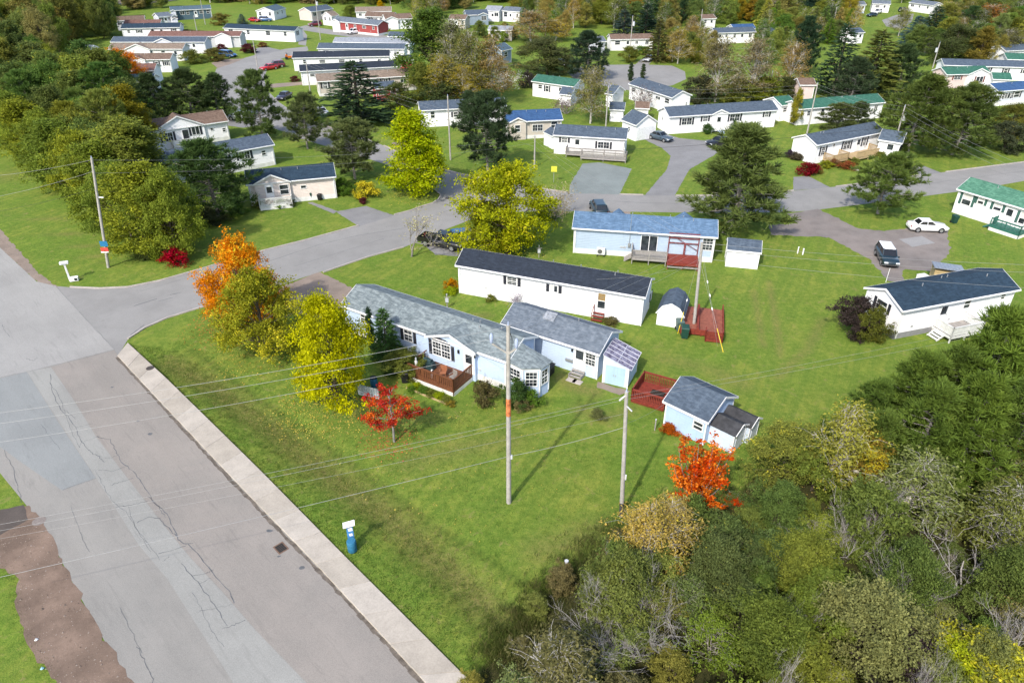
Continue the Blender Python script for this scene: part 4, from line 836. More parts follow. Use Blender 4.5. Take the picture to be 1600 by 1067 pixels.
# ---- greenhouse lean-to at the annex end
def lean_to():
    A, B = G(941, 597), G(980, 606.5); C_ = G(1013, 585); ex = (B - A).normalized(); ey = Vector((-ex.y, ex.x, 0)); W = (B - A).length; Dp = max(2.2, (C_ - B).dot(ey)); t = empty('garden_shed', A, math.atan2(ex.y, ex.x)); tag(t, 'pale blue lean-to shed with clear purple-tinted panel roof', 'shed')
    z0, z1 = 2.75, 1.95; m = siding('shed_blue_siding', (.52,.64,.74)); MB().add([(0, 0, 0), (W, 0, 0), (W, 0, z1), (0, 0, z0), (0, Dp, 0), (W, Dp, 0), (W, Dp, z1), (0, Dp, z0)], [(0, 1, 2, 3), (5, 4, 7, 6), (1, 5, 6, 2), (4, 0, 3, 7)]).build('wall', m, t)
    sl = (z1 - z0)/W; nP = 5; pm, tt, b, N, L = nt('tinted_panel'); b.inputs['Base Color'].default_value = (.30,.28,.36,1); b.inputs['Roughness'].default_value = .25
    vec = N.new('ShaderNodeTexCoord').outputs['Object']; L.new(ramp(N, L, noise(N, L, vec, 3.5, 5, .7), [(.38, (.07,.055,.085)), (.5, (.17,.155,.215)), (.63, (.30,.29,.36))]), b.inputs['Base Color'])
    for i in range(nP):
        for j in range(2):
            y0, y1 = -.15 + (Dp + .3)*i/nP, -.15 + (Dp + .3)*(i + 1)/nP - .03; x0, x1 = -.05 + (W + .3)*j/2, -.05 + (W + .3)*(j + 1)/2 - .02; MB().slab([(x0, y0, z0 + sl*x0 + .06), (x1, y0, z0 + sl*x1 + .06), (x1, y1, z0 + sl*x1 + .06), (x0, y1, z0 + sl*x0 + .06)], .02).build('roof_panel', pm, t)
    mb = MB()
    for i in range(nP + 1): y = -.15 + (Dp + .3)*i/nP; mb.bar((-.05, y, z0 + .075), (W + .25, y, z0 + sl*(W + .25) + .075), .04, .04)
    for j in range(3): x = -.05 + (W + .3)*j/2; mb.bar((x, -.15, z0 + sl*x + .075), (x, Dp + .15, z0 + sl*x + .075), .04, .04)
    mb.build('glazing_bar', M('pale_bar', (.55,.55,.60), .5), t)
    for i in range(2): dr = MB().box(.22 + i*.85, 1.03 + i*.85, -.045, -.003, .08, 1.85).build('door', siding('door_blue', (.45,.63,.74), .11, True), t); MB().box(.9 - i*.02 + i*.2, .96 + i*.2, -.075, -.046, .9, 1.05).build('handle', METALG, dr)
    for bb in ((-.03, .05, -.03, .05, 0, z0 - .04), (W - .05, W + .03, -.03, .05, 0, z1 - .04), (W - .05, W + .03, Dp - .05, Dp + .03, 0, z1 - .04)): MB().box(*bb).build('corner_trim', WHITE, t)
lean_to()

# ---- the separate shed with its two little lean-tos
h3 = Home('pale blue garden shed with slate roof and small white window beside red deck', (1036, 626), (1107, 660), 2.35, 4.0, 1.05, siding('shed_ice_siding', (.36,.48,.66)), R_SLATE, None, name='garden_shed', cat='shed', C=(1169, 626), ov=.2, os=.2)
h3.wpx('f', 1091, 665, .85, .8, None, None, split='h')
# lean-tos on its right gable
lt = empty('storage_lean_to', h3.world(h3.L + .03, .55), h3.root.rotation_euler.z); tag(lt, 'low white storage lean-to with black felt roof on the shed gable', 'shed')
FELT = M('black_felt', (.045,.046,.050), .9, .3, 2, .3)
for i, (y0, y1, W_, z0) in enumerate(((0, 1.75, 2.0, 1.75), (1.85, 3.3, 2.3, 1.6))):
    zc = z0 + .45; ym = (y0 + y1)/2
    V = []
    for x in (0, W_): V += [(x, y0, 0), (x, y1, 0), (x, y1, z0), (x, ym, zc), (x, y0, z0)]
    MB().add(V, [(4, 3, 2, 1, 0), (5, 6, 7, 8, 9), (0, 5, 9, 4), (1, 2, 7, 6)]).build('wall', siding('lean_siding', (.50,.58,.68)), lt)
    MB().slab([(0, y0 - .12, z0 - .02), (W_ + .15, y0 - .12, z0 - .02), (W_ + .15, ym, zc + .06), (0, ym, zc + .06)], .05).slab([(0, ym, zc + .06), (W_ + .15, ym, zc + .06), (W_ + .15, y1 + .12, z0 - .02), (0, y1 + .12, z0 - .02)], .05).build('roof', FELT, lt)
    mb = MB()
    for (ya, za, yb, zb) in ((y0 - .14, z0 - .03, ym, zc + .06), (ym, zc + .06, y1 + .14, z0 - .03)): mb.bar((W_ + .17, ya, za), (W_ + .17, yb, zb), .04, .14)
    mb.box(W_ - .03, W_ + .03, y0 - .03, y0 + .05, 0, z0 - .06).box(W_ - .03, W_ + .03, y1 - .05, y1 + .03, 0, z0 - .06).build('trim', WHITE, lt); MB().box(W_ + .004, W_ + .04, y0 + .3, y1 - .3, .05, z0 - .1).build('door', M('lean_door', (.62,.66,.70), .6), lt)
# red deck pen between greenhouse and shed
A, B = h3.lpx(985, 632), h3.lpx(1053, 632)
rd_o = G(986, 628); ex = (G(1036, 643) - rd_o).normalized()
class _Frame:                      # a bare local frame with the same helpers as a home
    def __init__(s, o, ex): s.O = Vector((o.x, o.y, 0)); s.ex = ex; s.ey = Vector((-ex.y, ex.x, 0)); s.root = type('r', (), {})(); s.root.rotation_euler = type('e', (), {'z': math.atan2(ex.y, ex.x)})()
    def world(s, x, y, z=0): return s.O + s.ex*x + s.ey*y + Vector((0, 0, z))
    def loc(s, w): d = Vector(w) - s.O; return Vector((d.dot(s.ex), d.dot(s.ey), d.z))
fr = _Frame(rd_o, ex); wd = (G(1036, 643) - rd_o).length
rdk = deck('red stained sunken deck with lattice front between lean-to shed and garden shed', fr, 0, wd, 0, 2.9, .35, 'fbl', REDW, gap=.14, solid=.5, rail_h=.95, skirt=None)
lat = MB()
for i in range(16):
    x = wd*i/16
    for q in (1, -1): lat.bar((x, -.05, .02 if q > 0 else .34), (min(wd, x + .32), -.05 - .012*q, .34 if q > 0 else .02), .03, .03)
lat.build('lattice', REDW, rdk); MB().box(wd*.42, wd*.82, .8, 1.9, .36, .50).build('planter_bed', M('dark_soil', (.03,.022,.016), .9, .3, 3, .4), rdk)
# ---- white home with charcoal roof behind
h4 = Home('long plain white home with charcoal roof directly behind the pale blue home', (711, 414), (1009, 464.5), 3.3, 4.2, .85, W_WHITE, R_BLACK, None, C=(1036, 437))
h4.wpx('f', 800, 439, 1.1, .95, (2, 2), SHUT); h4.wpx('f', 865.5, 451, .85, .8, None, SHUT, split='v', curtain=CURT); h4.wpx('f', 940, 470, .85, 1.75, None, None, curtain=M('brown_blind', (.28,.19,.08), .8)); h4.wpx('r', 1017, 462, .5, .9, None, SHUT); h4.vents(2, 2)
h4.hit('f', 712, 430)
rs = empty('red_steps', h4.world(h4.hit('f', 936, 500)[0] - .6, -1.0), h4.root.rotation_euler.z); tag(rs, 'little red painted steps with handrail under the brown-blinded window', 'steps')
for i in range(2): MB().box(0, 1.1, .35*i, .35*i + .33, .2 + .22*i, .25 + .22*i).build('step', REDW, rs)
MB().box(0, 1.1, .7, .98, .62, .67).build('landing', REDW, rs); MB().box(.02, .07, .9, .96, 0, 1.5).box(.02, .07, 0, .06, 0, 1.0).bar((.045, .03, 1.0), (.045, .93, 1.5), .05).box(1.03, 1.08, .9, .96, 0, .62).build('handrail', REDW, rs)
# ---- blue roofed home
h5 = Home('ice blue home with bright blue shingle roof and grey rear deck', (894, 356), (1122, 371), 3.2, 4.2, 1.0, W_PBLUE, R_BLUE, SK_W)
t_, z_ = h5.hit('f', 1014, 381); h5.window('f', t_, 1.75, 1.9, 2.05, None, None, split='v'); h5.wpx('f', 1106, 382, 1.25, 1.5, (3, 2)); h5.vents(1, 5)
for (u0, u1, zr_) in ((954, 976, 3.85), (1054, 1084, 3.95)):                     # gables over the street-side porches
    x0, x1 = h5.lpx(u0, 345, h5.he).x, h5.lpx(u1, 345, h5.he).x; xc = (x0 + x1)/2; yb = h5.D + .9
    MB().slab([(x0, yb, h5.he), (x0, h5.D*.72, h5.he + .35), (xc, h5.D*.55, zr_ - .05), (xc, yb, zr_)], .08).slab([(xc, yb, zr_), (xc, h5.D*.55, zr_ - .05), (x1, h5.D*.72, h5.he + .35), (x1, yb, h5.he)], .08).build('porch_roof', R_BLUE, h5.root)
    MB().add([(x0, yb - .1, 0), (x1, yb - .1, 0), (x1, yb - .1, h5.he - .1), (xc, yb - .1, zr_ - .12), (x0, yb - .1, h5.he - .1), (x0, h5.D, 0), (x1, h5.D, 0), (x1, h5.D, h5.he - .1), (x0, h5.D, h5.he - .1)], [(0, 4, 3, 2, 1), (0, 5, 8, 4), (1, 2, 7, 6)]).build('porch_wall', W_PBLUE, h5.root)
p0 = h5.hit('f', 987, 400, 1.9)[0]; p1 = h5.hit('f', 1042, 404, 1.9)[0]; p2 = h5.hit('f', 1092, 408, 2.4)[0]
d5 = deck('grey weathered deck with spindle rails behind the blue roofed home', h5, p0, p1 - .05, -1.9, -.06, .75, 'fl', WOODG, gap=.13, solid=.3)
steps(d5, 0, 1.0, -1, 0, .7, 3, 1.0, WOODG)
d5b = deck('small red deck with open red timber frame behind the blue roofed home', h5, p1 + .05, p2, -2.6, -.06, .75, '', REDW)
W_ = p2 - p1 - .05
fm = MB()
for x in (.06, W_ - .06):
    fm.box(x - .05, x + .05, -.05, .05, .0, 1.0)
    fm.box(x - .05, x + .05, 2.44, 2.54, .0, 3.35)
for z in (3.30, 2.75, 2.15): fm.box(.0, W_, 2.42, 2.47, z - .06, z + .06)
fm.bar((.1, 2.40, 3.2), (W_ - .1, 2.40, 1.4), .05); fm.box(W_*.52, W_*.58, 2.38, 2.44, .8, 2.2); fm.build('timber_frame', M('dull_red_frame', (.19,.05,.05), .7, .2), d5b)
MB().box(.1, W_ - .1, .1, 1.9, .765, .80).build('deck_mat', M('red_mat', (.20,.036,.024), .8, .2, 3), d5b); MB().box(.02, W_ - .02, -.16, -.06, .28, .40).build('lower_beam', WOODG, d5b)
hp = empty('heat_pump', h5.world(h5.hit('f', 938, 398, .5)[0] - .45, -.62), h5.root.rotation_euler.z); tag(hp, 'white heat pump unit against the blue roofed home', 'heat pump')
MB().box(0, .95, 0, .36, .25, 1.05).build('cabinet', M('pump_white', (.68,.68,.66), .5), hp, bevel=.02); MB().tube([(.38, -.004, .65), (.38, -.03, .65)], .27, 20).build('fan_grille', M('pump_grille', (.10,.10,.10), .6), hp); MB().box(.05, .12, .02, .34, 0, .25).box(.83, .9, .02, .34, 0, .25).build('foot', BLACKP, hp)
sm_ = MB(); t_ = h5.hit('f', 983, 383)[0]; sm_.tube([(t_, -.08, 1.3), (t_, -.08, 5.1)], .03, 6).box(t_ - .14, t_ + .14, -.16, -.01, 1.2, 1.7).tube([(t_, -.17, 1.5), (t_, -.22, 1.5)], .1, 12).build('service_mast', METALG, h5.root)
# ---- sheds around
s6 = Home('small white shed with slate roof beyond the guyed pole', (1136, 390), (1190, 395), 2.1, 2.6, .75, W_WHITE, R_SLATE, None, name='garden_shed', cat='shed', ov=.15, os=.12)
s6.door('r', 1.3, z0=.05, w=1.0, h=1.7, glass=None)
def barn():
    A, B = G(1025, 507), G(1065, 514); ex = (B - A).normalized(); ey = Vector((-ex.y, ex.x, 0)); W = (B - A).length; Dp = 3.4; t = empty('barn_shed', A, math.atan2(ex.y, ex.x)); tag(t, 'white barn-shaped shed with rounded grey roof beside the guyed pole', 'shed')
    P = [(0, 0), (W, 0), (W, 1.45), (W*.80, 2.15), (W*.5, 2.5), (W*.2, 2.15), (0, 1.45)]; n = len(P)
    MB().add([(x, 0, z) for x, z in P] + [(x, Dp, z) for x, z in P], [tuple(range(n)), tuple(range(2*n - 1, n - 1, -1))] + [(i, n + i, n + (i+1) % n, (i+1) % n) for i in (1, 6)]).build('wall', W_WHITE, t)
    Q = [(W + .12, 1.36), (W*.82, 2.2), (W*.5, 2.57), (W*.18, 2.2), (-.12, 1.36)]; rf = MB()
    for (xa, za), (xb, zb) in zip(Q[:-1], Q[1:]): rf.slab([(xa, -.1, za), (xa, Dp + .12, za), (xb, Dp + .12, zb), (xb, -.1, zb)], .05)
    rf.build('roof', R_SLATE, t); tr = MB()
    for (xa, za), (xb, zb) in zip(Q[:-1], Q[1:]): tr.bar((xa, -.12, za - .05), (xb, -.12, zb - .05), .03, .12)
    tr.build('trim', WHITE, t); d = MB().box(W*.28, W*.72, -.03, -.003, .08, 1.8).build('door', WHITE, t); MB().box(W*.66, W*.69, -.06, -.031, .9, 1.05).build('handle', METALG, d)
barn()
fr = _Frame(G(1062, 522), (G(1128, 530) - G(1062, 522)).normalized()); L_ = (G(1128, 530) - G(1062, 522)).length
rp = deck('large low red deck with planter rails below the guyed pole', fr, 0, L_, 0, 5.0, .42, 'r', REDW, gap=.15, solid=.45, rail_h=.55, board_mat=M('faded_red_boards', (.25,.085,.055), .7, .25, 3, .2, fine=.25))
MB().box(0, L_*.62, -.03, .05, .43, .72).box(0, .08, .05, 4.9, .43, .72).box(L_*.38, L_*.43, .05, 4.9, .43, .85).build('low_rail', REDW, rp)
fb = deck('red fenced end of the low deck toward the lawn', fr, L_*.60, L_ - .02, -.85, -.10, .35, 'flr', REDW, gap=.11, solid=.75, rail_h=.75, name='deck')
# ---- right hand homes
h8 = Home('white home with dark navy roof and white ramp beside the dark pines', (1411, 486), (1595, 452), 3.2, 4.4, .95, W_WHITE, R_NAVY, SK_G, C=None)
h8.wpx('l', 1378, 477, 1.35, 1.05, None, SHUT, split='h'); h8.dpx('f', 1472, 492, z0=.75, w=.95, h=2.15); h8.wpx('f', 1511, 475, .85, .95); h8.wpx('f', 1567, 463, .6, .65); h8.wpx('f', 1512, 499, .6, .8, None, None, split=None); h8.vents(2, 6)
x8 = h8.hit('f', 1472, 500)[0]; d8 = deck('white wooden landing with ramp at the door of the navy roofed home', h8, x8 - 1.0, x8 + 2.6, -2.2, -.06, .7, 'flr', M('white_deck', (.66,.66,.64), .6, .1, 3), gap=.16, solid=.8, board_mat=WOODG)
steps(d8, .0, 1.2, -1, 0, .65, 3, 1.2, M('white_deck'))
h9 = Home('white home with bright green roof and green shutters at right edge', (1495, 295), (1690, 353), 3.2, 4.4, 1.0, W_WHITE, R_GREEN, SK_W)
GS = M('green_shutter', (.05,.12,.10), .6)
for u, v, w, h_ in ((1511, 312, 1.2, 1.5), (1533, 314, .8, .9), (1559, 324, 1.0, .9), (1598, 341, .8, 1.5)): h9.wpx('f', u, v, w, h_, None, GS, split='h', curtain=CURT)
h9.dpx('f', 1577, 335, z0=.7, w=.95, h=2.1); h9.vents(1, 3)
x9 = h9.hit('f', 1562, 352)[0]; GW = M('green_painted_wood', (.03,.13,.10), .6, .15, 4)
d9 = deck('dark green painted porch deck of the green roofed home', h9, x9 - .3, x9 + 3.2, -1.9, -.06, .65, 'fr', GW, gap=.5, solid=.1, skirt=SK_W); steps(d9, 0, .9, -1, 0, .6, 3, 1.3, GW); MB().box(.0, .05, .4, 1.5, .7, 1.6).build('rail', GW, d9)
def plywood_shed():
    h = Home('raw plywood shed with grey metal lean roof behind the navy roofed home', (1459, 424), (1506, 431), 1.9, 2.2, .05, M('plywood', (.45,.34,.17), .75, .2, 2, .1, fine=.2), M('sheet_metal', (.34,.36,.40), .4, .1, 3, metal=.5), None, name='plywood_shed', cat='shed', ov=.12, os=.12, corner=False, no_roof=True)
    L, D = h.L, h.D; MB().slab([(-.15, -.2, 2.35), (L + .15, -.2, 2.35), (L + .15, D + .2, 1.98), (-.15, D + .2, 1.98)], .04).build('roof', h.roof_m, h.root); MB().box(0, L, .0, D, 1.75, 1.95).build('top_plate', h.wall_m, h.root)
    rb = MB()
    for i in range(9): x = -.1 + (L + .2)*i/8; rb.bar((x, -.2, 2.355), (x, D + .2, 1.985), .04, .03)
    rb.build('roof_rib', h.roof_m, h.root)
plywood_shed()
# ---- homes across the side street
h10 = Home('beige home with navy roof and white porch rail left of the side street', (384, 289), (525, 276), 3.1, 4.5, 1.05, W_BEIGE, R_NAVY, SK_W)
h10.gpx(396, 452, 284, .3); h10.dpx('f', 421, 298, z0=.7, off=.3); h10.wpx('f', 444, 295, 1.2, 1.4, None, None, .3); h10.wpx('f', 474, 292, .8, .5, None, None, split=None); h10.vents(1, 7)
xa, xb = h10.hit('f', 405, 318, 2.0)[0], h10.hit('f', 456, 314, 2.0)[0]; deck('white railed porch of the beige navy roofed home', h10, xa, xb, -2.0, -.35, .6, 'flr', M('white_deck'), gap=.15, solid=.4, skirt=SK_W, name='porch_deck', cat='porch')
h11 = Home('white home with brown roof among pines left of the side street', (217, 209), (357, 189), 3.2, 5.0, 1.2, W_WHITE, R_BROWN, SK_W)
h11.gpx(240, 320, 203, .25); h11.wpx('f', 262, 214, 1.6, 1.5, (2, 2), SHUT, .25, 'v'); h11.dpx('f', 290, 209, z0=.7, off=.25, mat=SHUT); h11.wpx('f', 305, 204, 1.3, 1.4, None, SHUT, .25, 'v'); h11.wpx('f', 331, 202, .5, .5, None, None, split=None); h11.wpx('f', 350, 203, .6, .7)
xa = h11.hit('f', 285, 222, 1.5)[0]; deck('white railed entrance steps landing of the brown roofed home', h11, xa - 1.5, xa + 1.2, -1.6, -.3, .65, 'fl', M('white_deck'), gap=.15, name='porch_deck', cat='porch')
h12 = Home('white home with steel grey roof half hidden by the big pine', (246, 258), (429, 226), 3.2, 4.7, 1.0, W_WHITE, R_SLATE, SK_W); h12.wpx('f', 382, 243, 1.7, 1.2, (2, 2), SHUT, 0, 'v'); h12.wpx('f', 352, 249, .9, 1.1, None, SHUT); h12.wpx('f', 265, 268, 1.0, 1.2); h12.wpx('f', 412, 239, .7, .8)
h13 = Home('small white home with dark roof and long grey ramp', (864, 211), (979, 218), 3.1, 4.4, 1.0, W_WHITE, R_SLATE, None)
h13.wpx('f', 882, 219, 1.0, .8, (2, 2), SHUT); h13.dpx('f', 902, 224, z0=.7, glass=(.2, .9)); h13.wpx('f', 943, 227, 1.9, 1.1, (2, 2), SHUT, 0, 'v'); h13.wpx('r', 975, 227, .7, .9, None, SHUT)
xa, xb = h13.hit('f', 884, 240, 1.6)[0], h13.hit('f', 908, 241, 1.6)[0]; deck('grey weathered landing at the door of the small white home', h13, xa, xb, -1.6, -.05, .65, 'fl', WOODG, gap=.14, solid=.35)
xc = h13.hit('f', 978, 250, 2.6)[0]; deck('long grey wheelchair ramp before the small white home', h13, xb + .1, xc, -2.7, -1.2, .55, 'fbr', WOODG, gap=.14, solid=.35, name='access_ramp', cat='ramp')
sx = Home('small white shed behind the home with grey ramp', (849, 206), (863, 213), 2.2, 2.5, .6, W_WHITE, R_SLATE, None, name='garden_shed', cat='shed', ov=.12, os=.1); sx.door('f', 1.2, z0=.05, h=1.7, glass=None)
h14 = Home('grey home with deep blue roof left of the ramp home', (790, 191), (880, 187), 3.1, 4.8, 1.1, W_TAN, R_DBLUE, SK_W); h14.gpx(797, 822, 190, .4); h14.wpx('f', 840, 200, 1.9, 1.2, (2, 2), None, 0, 'v'); h14.wpx('f', 866, 195, 1.2, 1.2); h14.wpx('f', 808, 200, 1.0, 1.2, None, None, .4)
h15 = Home('white home with slate roof behind the dark pine', (656, 173), (792, 166), 3.1, 4.7, .9, W_WHITE, R_SLATE, None); h15.wpx('f', 712, 179, .9, .9, None, SHUT); h15.auto('f', 3, None, 15, False)
h16 = Home('very long white home with slate roof, centre gable and white steps', (1046, 183), (1217, 172), 3.1, 4.6, 1.0, W_WHITE, R_SLATE, None)
for u, v, w in ((1073, 190, 2.0), (1102, 186, 1.0), (1148, 184, 2.0), (1198, 179, .8)): h16.wpx('f', u, v, w, 1.25 if w > 1 else .9, (2, 2), SHUT, 0, 'v' if w > 1 else 'h')
h16.gpx(1113, 1138, 180, .25); h16.dpx('f', 1123, 189, z0=.65, off=.25); h16.wpx('l', 1036, 185, .5, .7)
x6 = h16.hit('f', 1124, 205, 1.2)[0]; p6 = deck('white entrance landing of the very long white home', h16, x6 - 1.6, x6 + 1.2, -1.3, -.3, .6, 'l', M('white_deck'), name='porch_deck', cat='porch'); steps(p6, 1.7, 0, 0, -1, .58, 3, 1.2, M('pale_blue_steps', (.38,.46,.58), .7))
g16 = Home('white garage with slate roof and one wide door beside the blue sedan', (970, 187), (994, 196), 2.8, 6.0, 1.3, W_WHITE, R_SLATE, None, name='garage', cat='garage', C=(1036, 193)); o_, d_, n_ = g16.frame('r')
gd = MB()
for i in range(4): gd.obox(o_ + d_*(g16.D*.5) + n_*.02 + Vector((0, 0, .32 + i*.55)), d_*1.9, n_*.02, Vector((0, 0, .268)))
gd.build('garage_door', M('garage_door_white', (.74,.74,.74), .5), g16.root); g16.window('f', g16.L*.5, 1.7, .7, .7)
sa = Home('white shed with dark roof behind the white garage', (952, 171), (976, 172), 2.3, 3.4, .8, W_WHITE, R_SLATE, None, name='garden_shed', cat='shed'); sa.door('l', 1.6, z0=.05, h=1.8, glass=None)
sb = Home('brown roofed shed next to the white garage', (992, 169), (1015, 170), 2.3, 3.0, .7, W_OFF, R_BROWN, None, name='garden_shed', cat='shed')
h17 = Home('white home end-on with slate roof below the turning circle', (982, 131), (1050, 153), 3.1, 4.7, .95, W_WHITE, R_SLATE, None, C=(1089, 151)); h17.auto('f', 5, None, 17, False, .8); h17.wpx('r', 1072, 163, .4, .8)
h18 = Home('white home with green roof left of the turning circle', (830, 127), (897, 136), 3.1, 4.6, .9, W_WHITE, R_DGREEN, None); h18.wpx('f', 855, 139, .8, 1.2, None, SHUT); h18.auto('f', 2, None, 9, False)
sc_ = Home('white shed with gable beside the green roofed home', (945, 146), (958, 148), 2.6, 4.5, 1.1, W_WHITE, R_SLATE, None, name='garden_shed', cat='shed'); sd_ = Home('low white porch annex of the green roofed home', (873, 147), (893, 149), 2.2, 3.4, .9, W_WHITE, R_SLATE, None, name='porch_annex', cat='shed')
h19 = Home('white home with slate roof and tan front decks on the right street', (1277, 227), (1384, 206), 3.1, 4.5, .95, W_WHITE, R_SLATE, None)
for u, v, w in ((1286, 236, .9), (1323, 227, 1.6), (1351, 221, .8)): h19.wpx('f', u, v, w, 1.4, (2, 2), SHUT, 0, 'v' if w > 1 else 'h')
h19.dpx('f', 1341, 224, z0=.7); h19.wpx('f', 1303, 227, .5, .5, None, None, split=None)
xa = h19.hit('f', 1302, 247, 1.8)[0]; deck('left tan timber deck of the home on the right street', h19, xa, xa + 3.4, -1.9, -.05, .6, 'flr', TANW, gap=.16, solid=.5); xa = h19.hit('f', 1338, 240, 2.4)[0]; deck('right tan timber deck of the home on the right street', h19, xa, xa + 6.0, -2.6, -.05, .6, 'fr', TANW, gap=.16, solid=.5)
g19 = Home('white garage with open dark doorway on the right street', (1372, 218), (1410, 224), 2.9, 5.0, 1.1, W_WHITE, R_SLATE, None, name='garage', cat='garage', C=(1437, 221)); o_, d_, n_ = g19.frame('r'); MB().obox(o_ + d_*(g19.D*.5) + n_*.02 + Vector((0, 0, 1.15)), d_*1.4, n_*.02, Vector((0, 0, 1.1))).build('garage_door', M('doorway_shade', (.02,.02,.02), .9), g19.root); g19.wpx('f', 1391, 230, 1.0, 1.0, None, None, split=None)  # near-black panel paints the shade inside the open doorway; no door leaf
h20 = Home('white home with dark green roof behind the columnar maple', (1249, 171), (1384, 160), 3.0, 4.6, .95, W_WHITE, R_DGREEN, None); h20.auto('f', 5, None, 20); h20b = Home('short white home with green roof left of the columnar maple', (1222, 165), (1246, 162), 3.0, 4.6, .9, W_WHITE, R_DGREEN, None); h20b.auto('f', 2, None, 21, False)
h21 = Home('cool grey home with deep blue roof at upper right edge', (1561, 143), (1650, 136), 3.0, 4.6, .9, W_LILAC, R_DBLUE, SK_W, sk_h=.8); h21.wpx('f', 1574, 150, 1.5, 1.1, None, SHUT, 0, 'v'); h21.wpx('f', 1582, 148, .7, .7); h21.auto('f', 4, SHUT, 3, False); h21.wpx('l', 1540, 144, .45, .45, None, None, split=None)
h22 = Home('pale pink home with green roof behind the large pines', (1480, 117), (1550, 115), 3.0, 4.8, 1.0, W_PINK, R_DGREEN, None); h22.gpx(1514, 1548, 115, .3, wall=W_WHITE); RS = M('maroon_shutter', (.16,.05,.04), .6); h22.wpx('f', 1496, 121, 1.6, 1.1, (2, 2), RS, 0, 'v'); h22.wpx('f', 1529, 124, 1.7, 1.3, None, RS, .3, 'v')
h23 = Home('long white home with charcoal roof at upper right', (1475, 102), (1650, 107), 3.0, 4.6, .9, W_WHITE, R_SLATE, None); h23.auto('f', 6, SHUT, 23)
h24 = Home('small white shed with green roof by the pale pink home', (1552, 124), (1582, 125), 2.3, 3.4, .9, W_WHITE, R_DGREEN, None, name='garden_shed', cat='shed')
h25 = Home('tall pink shed with brown roof among the birches', (1250, 133), (1276, 133), 3.8, 4.0, .8, W_PINK, R_BROWN, None, name='tall_shed', cat='shed')
# ---- middle distance rows
r1 = Home('white home with charcoal roof behind the red parasol', (456, 91), (609, 88), 3.1, 4.6, .9, W_WHITE, R_BLACK, None); r1.auto('f', 5, None, 31, False, .8)
r2 = Home('white home with black roof just behind the tan home', (468, 112), (627, 104), 3.1, 4.6, .85, W_WHITE, R_BLACK, SK_W); r2.wpx('l', 467, 114, 1.0, 1.1, None, SHUT); r2.auto('f', 4, None, 32, False, .7)
r3 = Home('tan home with brown roof behind the dark spruce', (495, 128), (665, 117), 3.1, 4.7, .95, W_TAN, R_TAN, SK_W); r3.wpx('f', 508, 133, 1.1, 1.4, (2, 2), SHUT); r3.wpx('f', 602, 127, 1.4, 1.1, (2, 2), SHUT, 0, 'v'); r3.auto('f', 7, None, 33, False); r3b = Home('slate roofed porch addition in front of the tan home', (586, 139), (620, 136), 2.6, 3.0, .8, W_RED, R_SLATE, None, name='porch_addition', cat='house'); r3b.auto('f', 2, None, 3, False)
r4 = Home('white home with slate roof, second of the stacked row', (495, 76), (632, 77), 3.1, 4.6, .85, W_WHITE, R_SLATE, None); r4.auto('f', 5, None, 34, True, .8)
r5 = Home('white home with pale grey roof, farthest of the stacked row', (520, 66), (640, 68), 3.0, 4.6, .8, W_WHITE, R_LGREY, None); r5.auto('f', 5, None, 35, False)
r5b = Home('small red shed with black roof at the end of the stacked row', (622, 95), (646, 94), 2.6, 3.2, .7, W_RED, R_BLACK, None, name='garden_shed', cat='shed'); r5c = Home('short white home with slate roof right of the white sport utility', (605, 57), (640, 58), 2.9, 4.6, .8, W_WHITE, R_SLATE, None); r5c.auto('f', 2, None, 4)
r6 = Home('long white home with navy roof on the far bend', (348, 44), (460, 49), 3.1, 4.6, .8, W_WHITE, R_NAVY, None); r6.wpx('r', 465, 52, .6, 1.2, None, SHUT); r6.auto('f', 4, None, 36, False)
def end_on(label, eL, eR, C, wall, roof, n=2, front=2, **k):      # gable end toward the camera on the left
    h = Home(label, eL, eR, k.pop('he', 3.0), k.pop('D', 6.0), k.pop('rise', 1.1), wall, roof, None, **k); 
    if n: h.auto('l', n, None, len(label), False)
    if front: h.auto('f', front, None, len(label) + 1, False)
    return h
end_on('white gabled house with slate roof at the far bend', (428, 18), (447, 13), None, W_WHITE, R_TEAL, 2, 2, D=6.5)
end_on('pale pink garage house with slate roof beyond the tall pole', (486, 19), (521, 14), None, W_PINK, R_SLATE, 0, 3, D=6.0)
end_on('small cream gabled house left of the red home', (518, 26), (530, 24), None, W_OFF, R_TAN, 2, 1, D=4.0)
r10 = Home('red home with grey roof and white windows far back', (517, 33), (590, 40), 3.1, 5.0, 1.0, W_RED, R_GREY, SK_W); r10.auto('f', 5, None, 40); r10.gpx(519, 530, 34, .4, wall=W_WHITE)
r11 = Home('white bungalow with brown roof beyond the red home', (569, 26), (614, 27), 3.2, 5.0, 1.0, W_WHITE, R_BROWN, None); r11.auto('f', 4, SHUT, 41); r11b = Home('wide tan roofed house at the edge of the far wood', (555, 19), (612, 18), 3.2, 6.0, 1.1, W_OFF, R_TAN, None); r11b.auto('f', 4, None, 42)
r12 = Home('white house with brown gable porch right of the red home', (602, 31), (645, 29), 3.1, 6.0, 1.1, W_WHITE, R_BROWN, None); r12.gpx(602, 622, 31, .6); r12.auto('f', 3, None, 43)
r14 = Home('slate blue house with white bay window far back', (728, 24), (764, 23), 3.2, 6.0, 1.1, W_SLATE, R_SLATE, None); r14.gpx(747, 763, 24, 1.2); r14.wpx('f', 755, 28, 1.8, 1.4, (2, 2), None, 1.2, 'v')
r15 = Home('white house with pale roof behind the slate blue house', (757, 17), (780, 18), 3.4, 6.0, 1.2, W_WHITE, R_LGREY, None); r15.auto('f', 3, None, 45); r16 = Home('white house with grey roof and large windows, rightmost of the far trio', (784, 17), (812, 19), 3.4, 5.0, 1.0, W_WHITE, R_GREY, None); r16.auto('f', 3, None, 46, h=1.4)
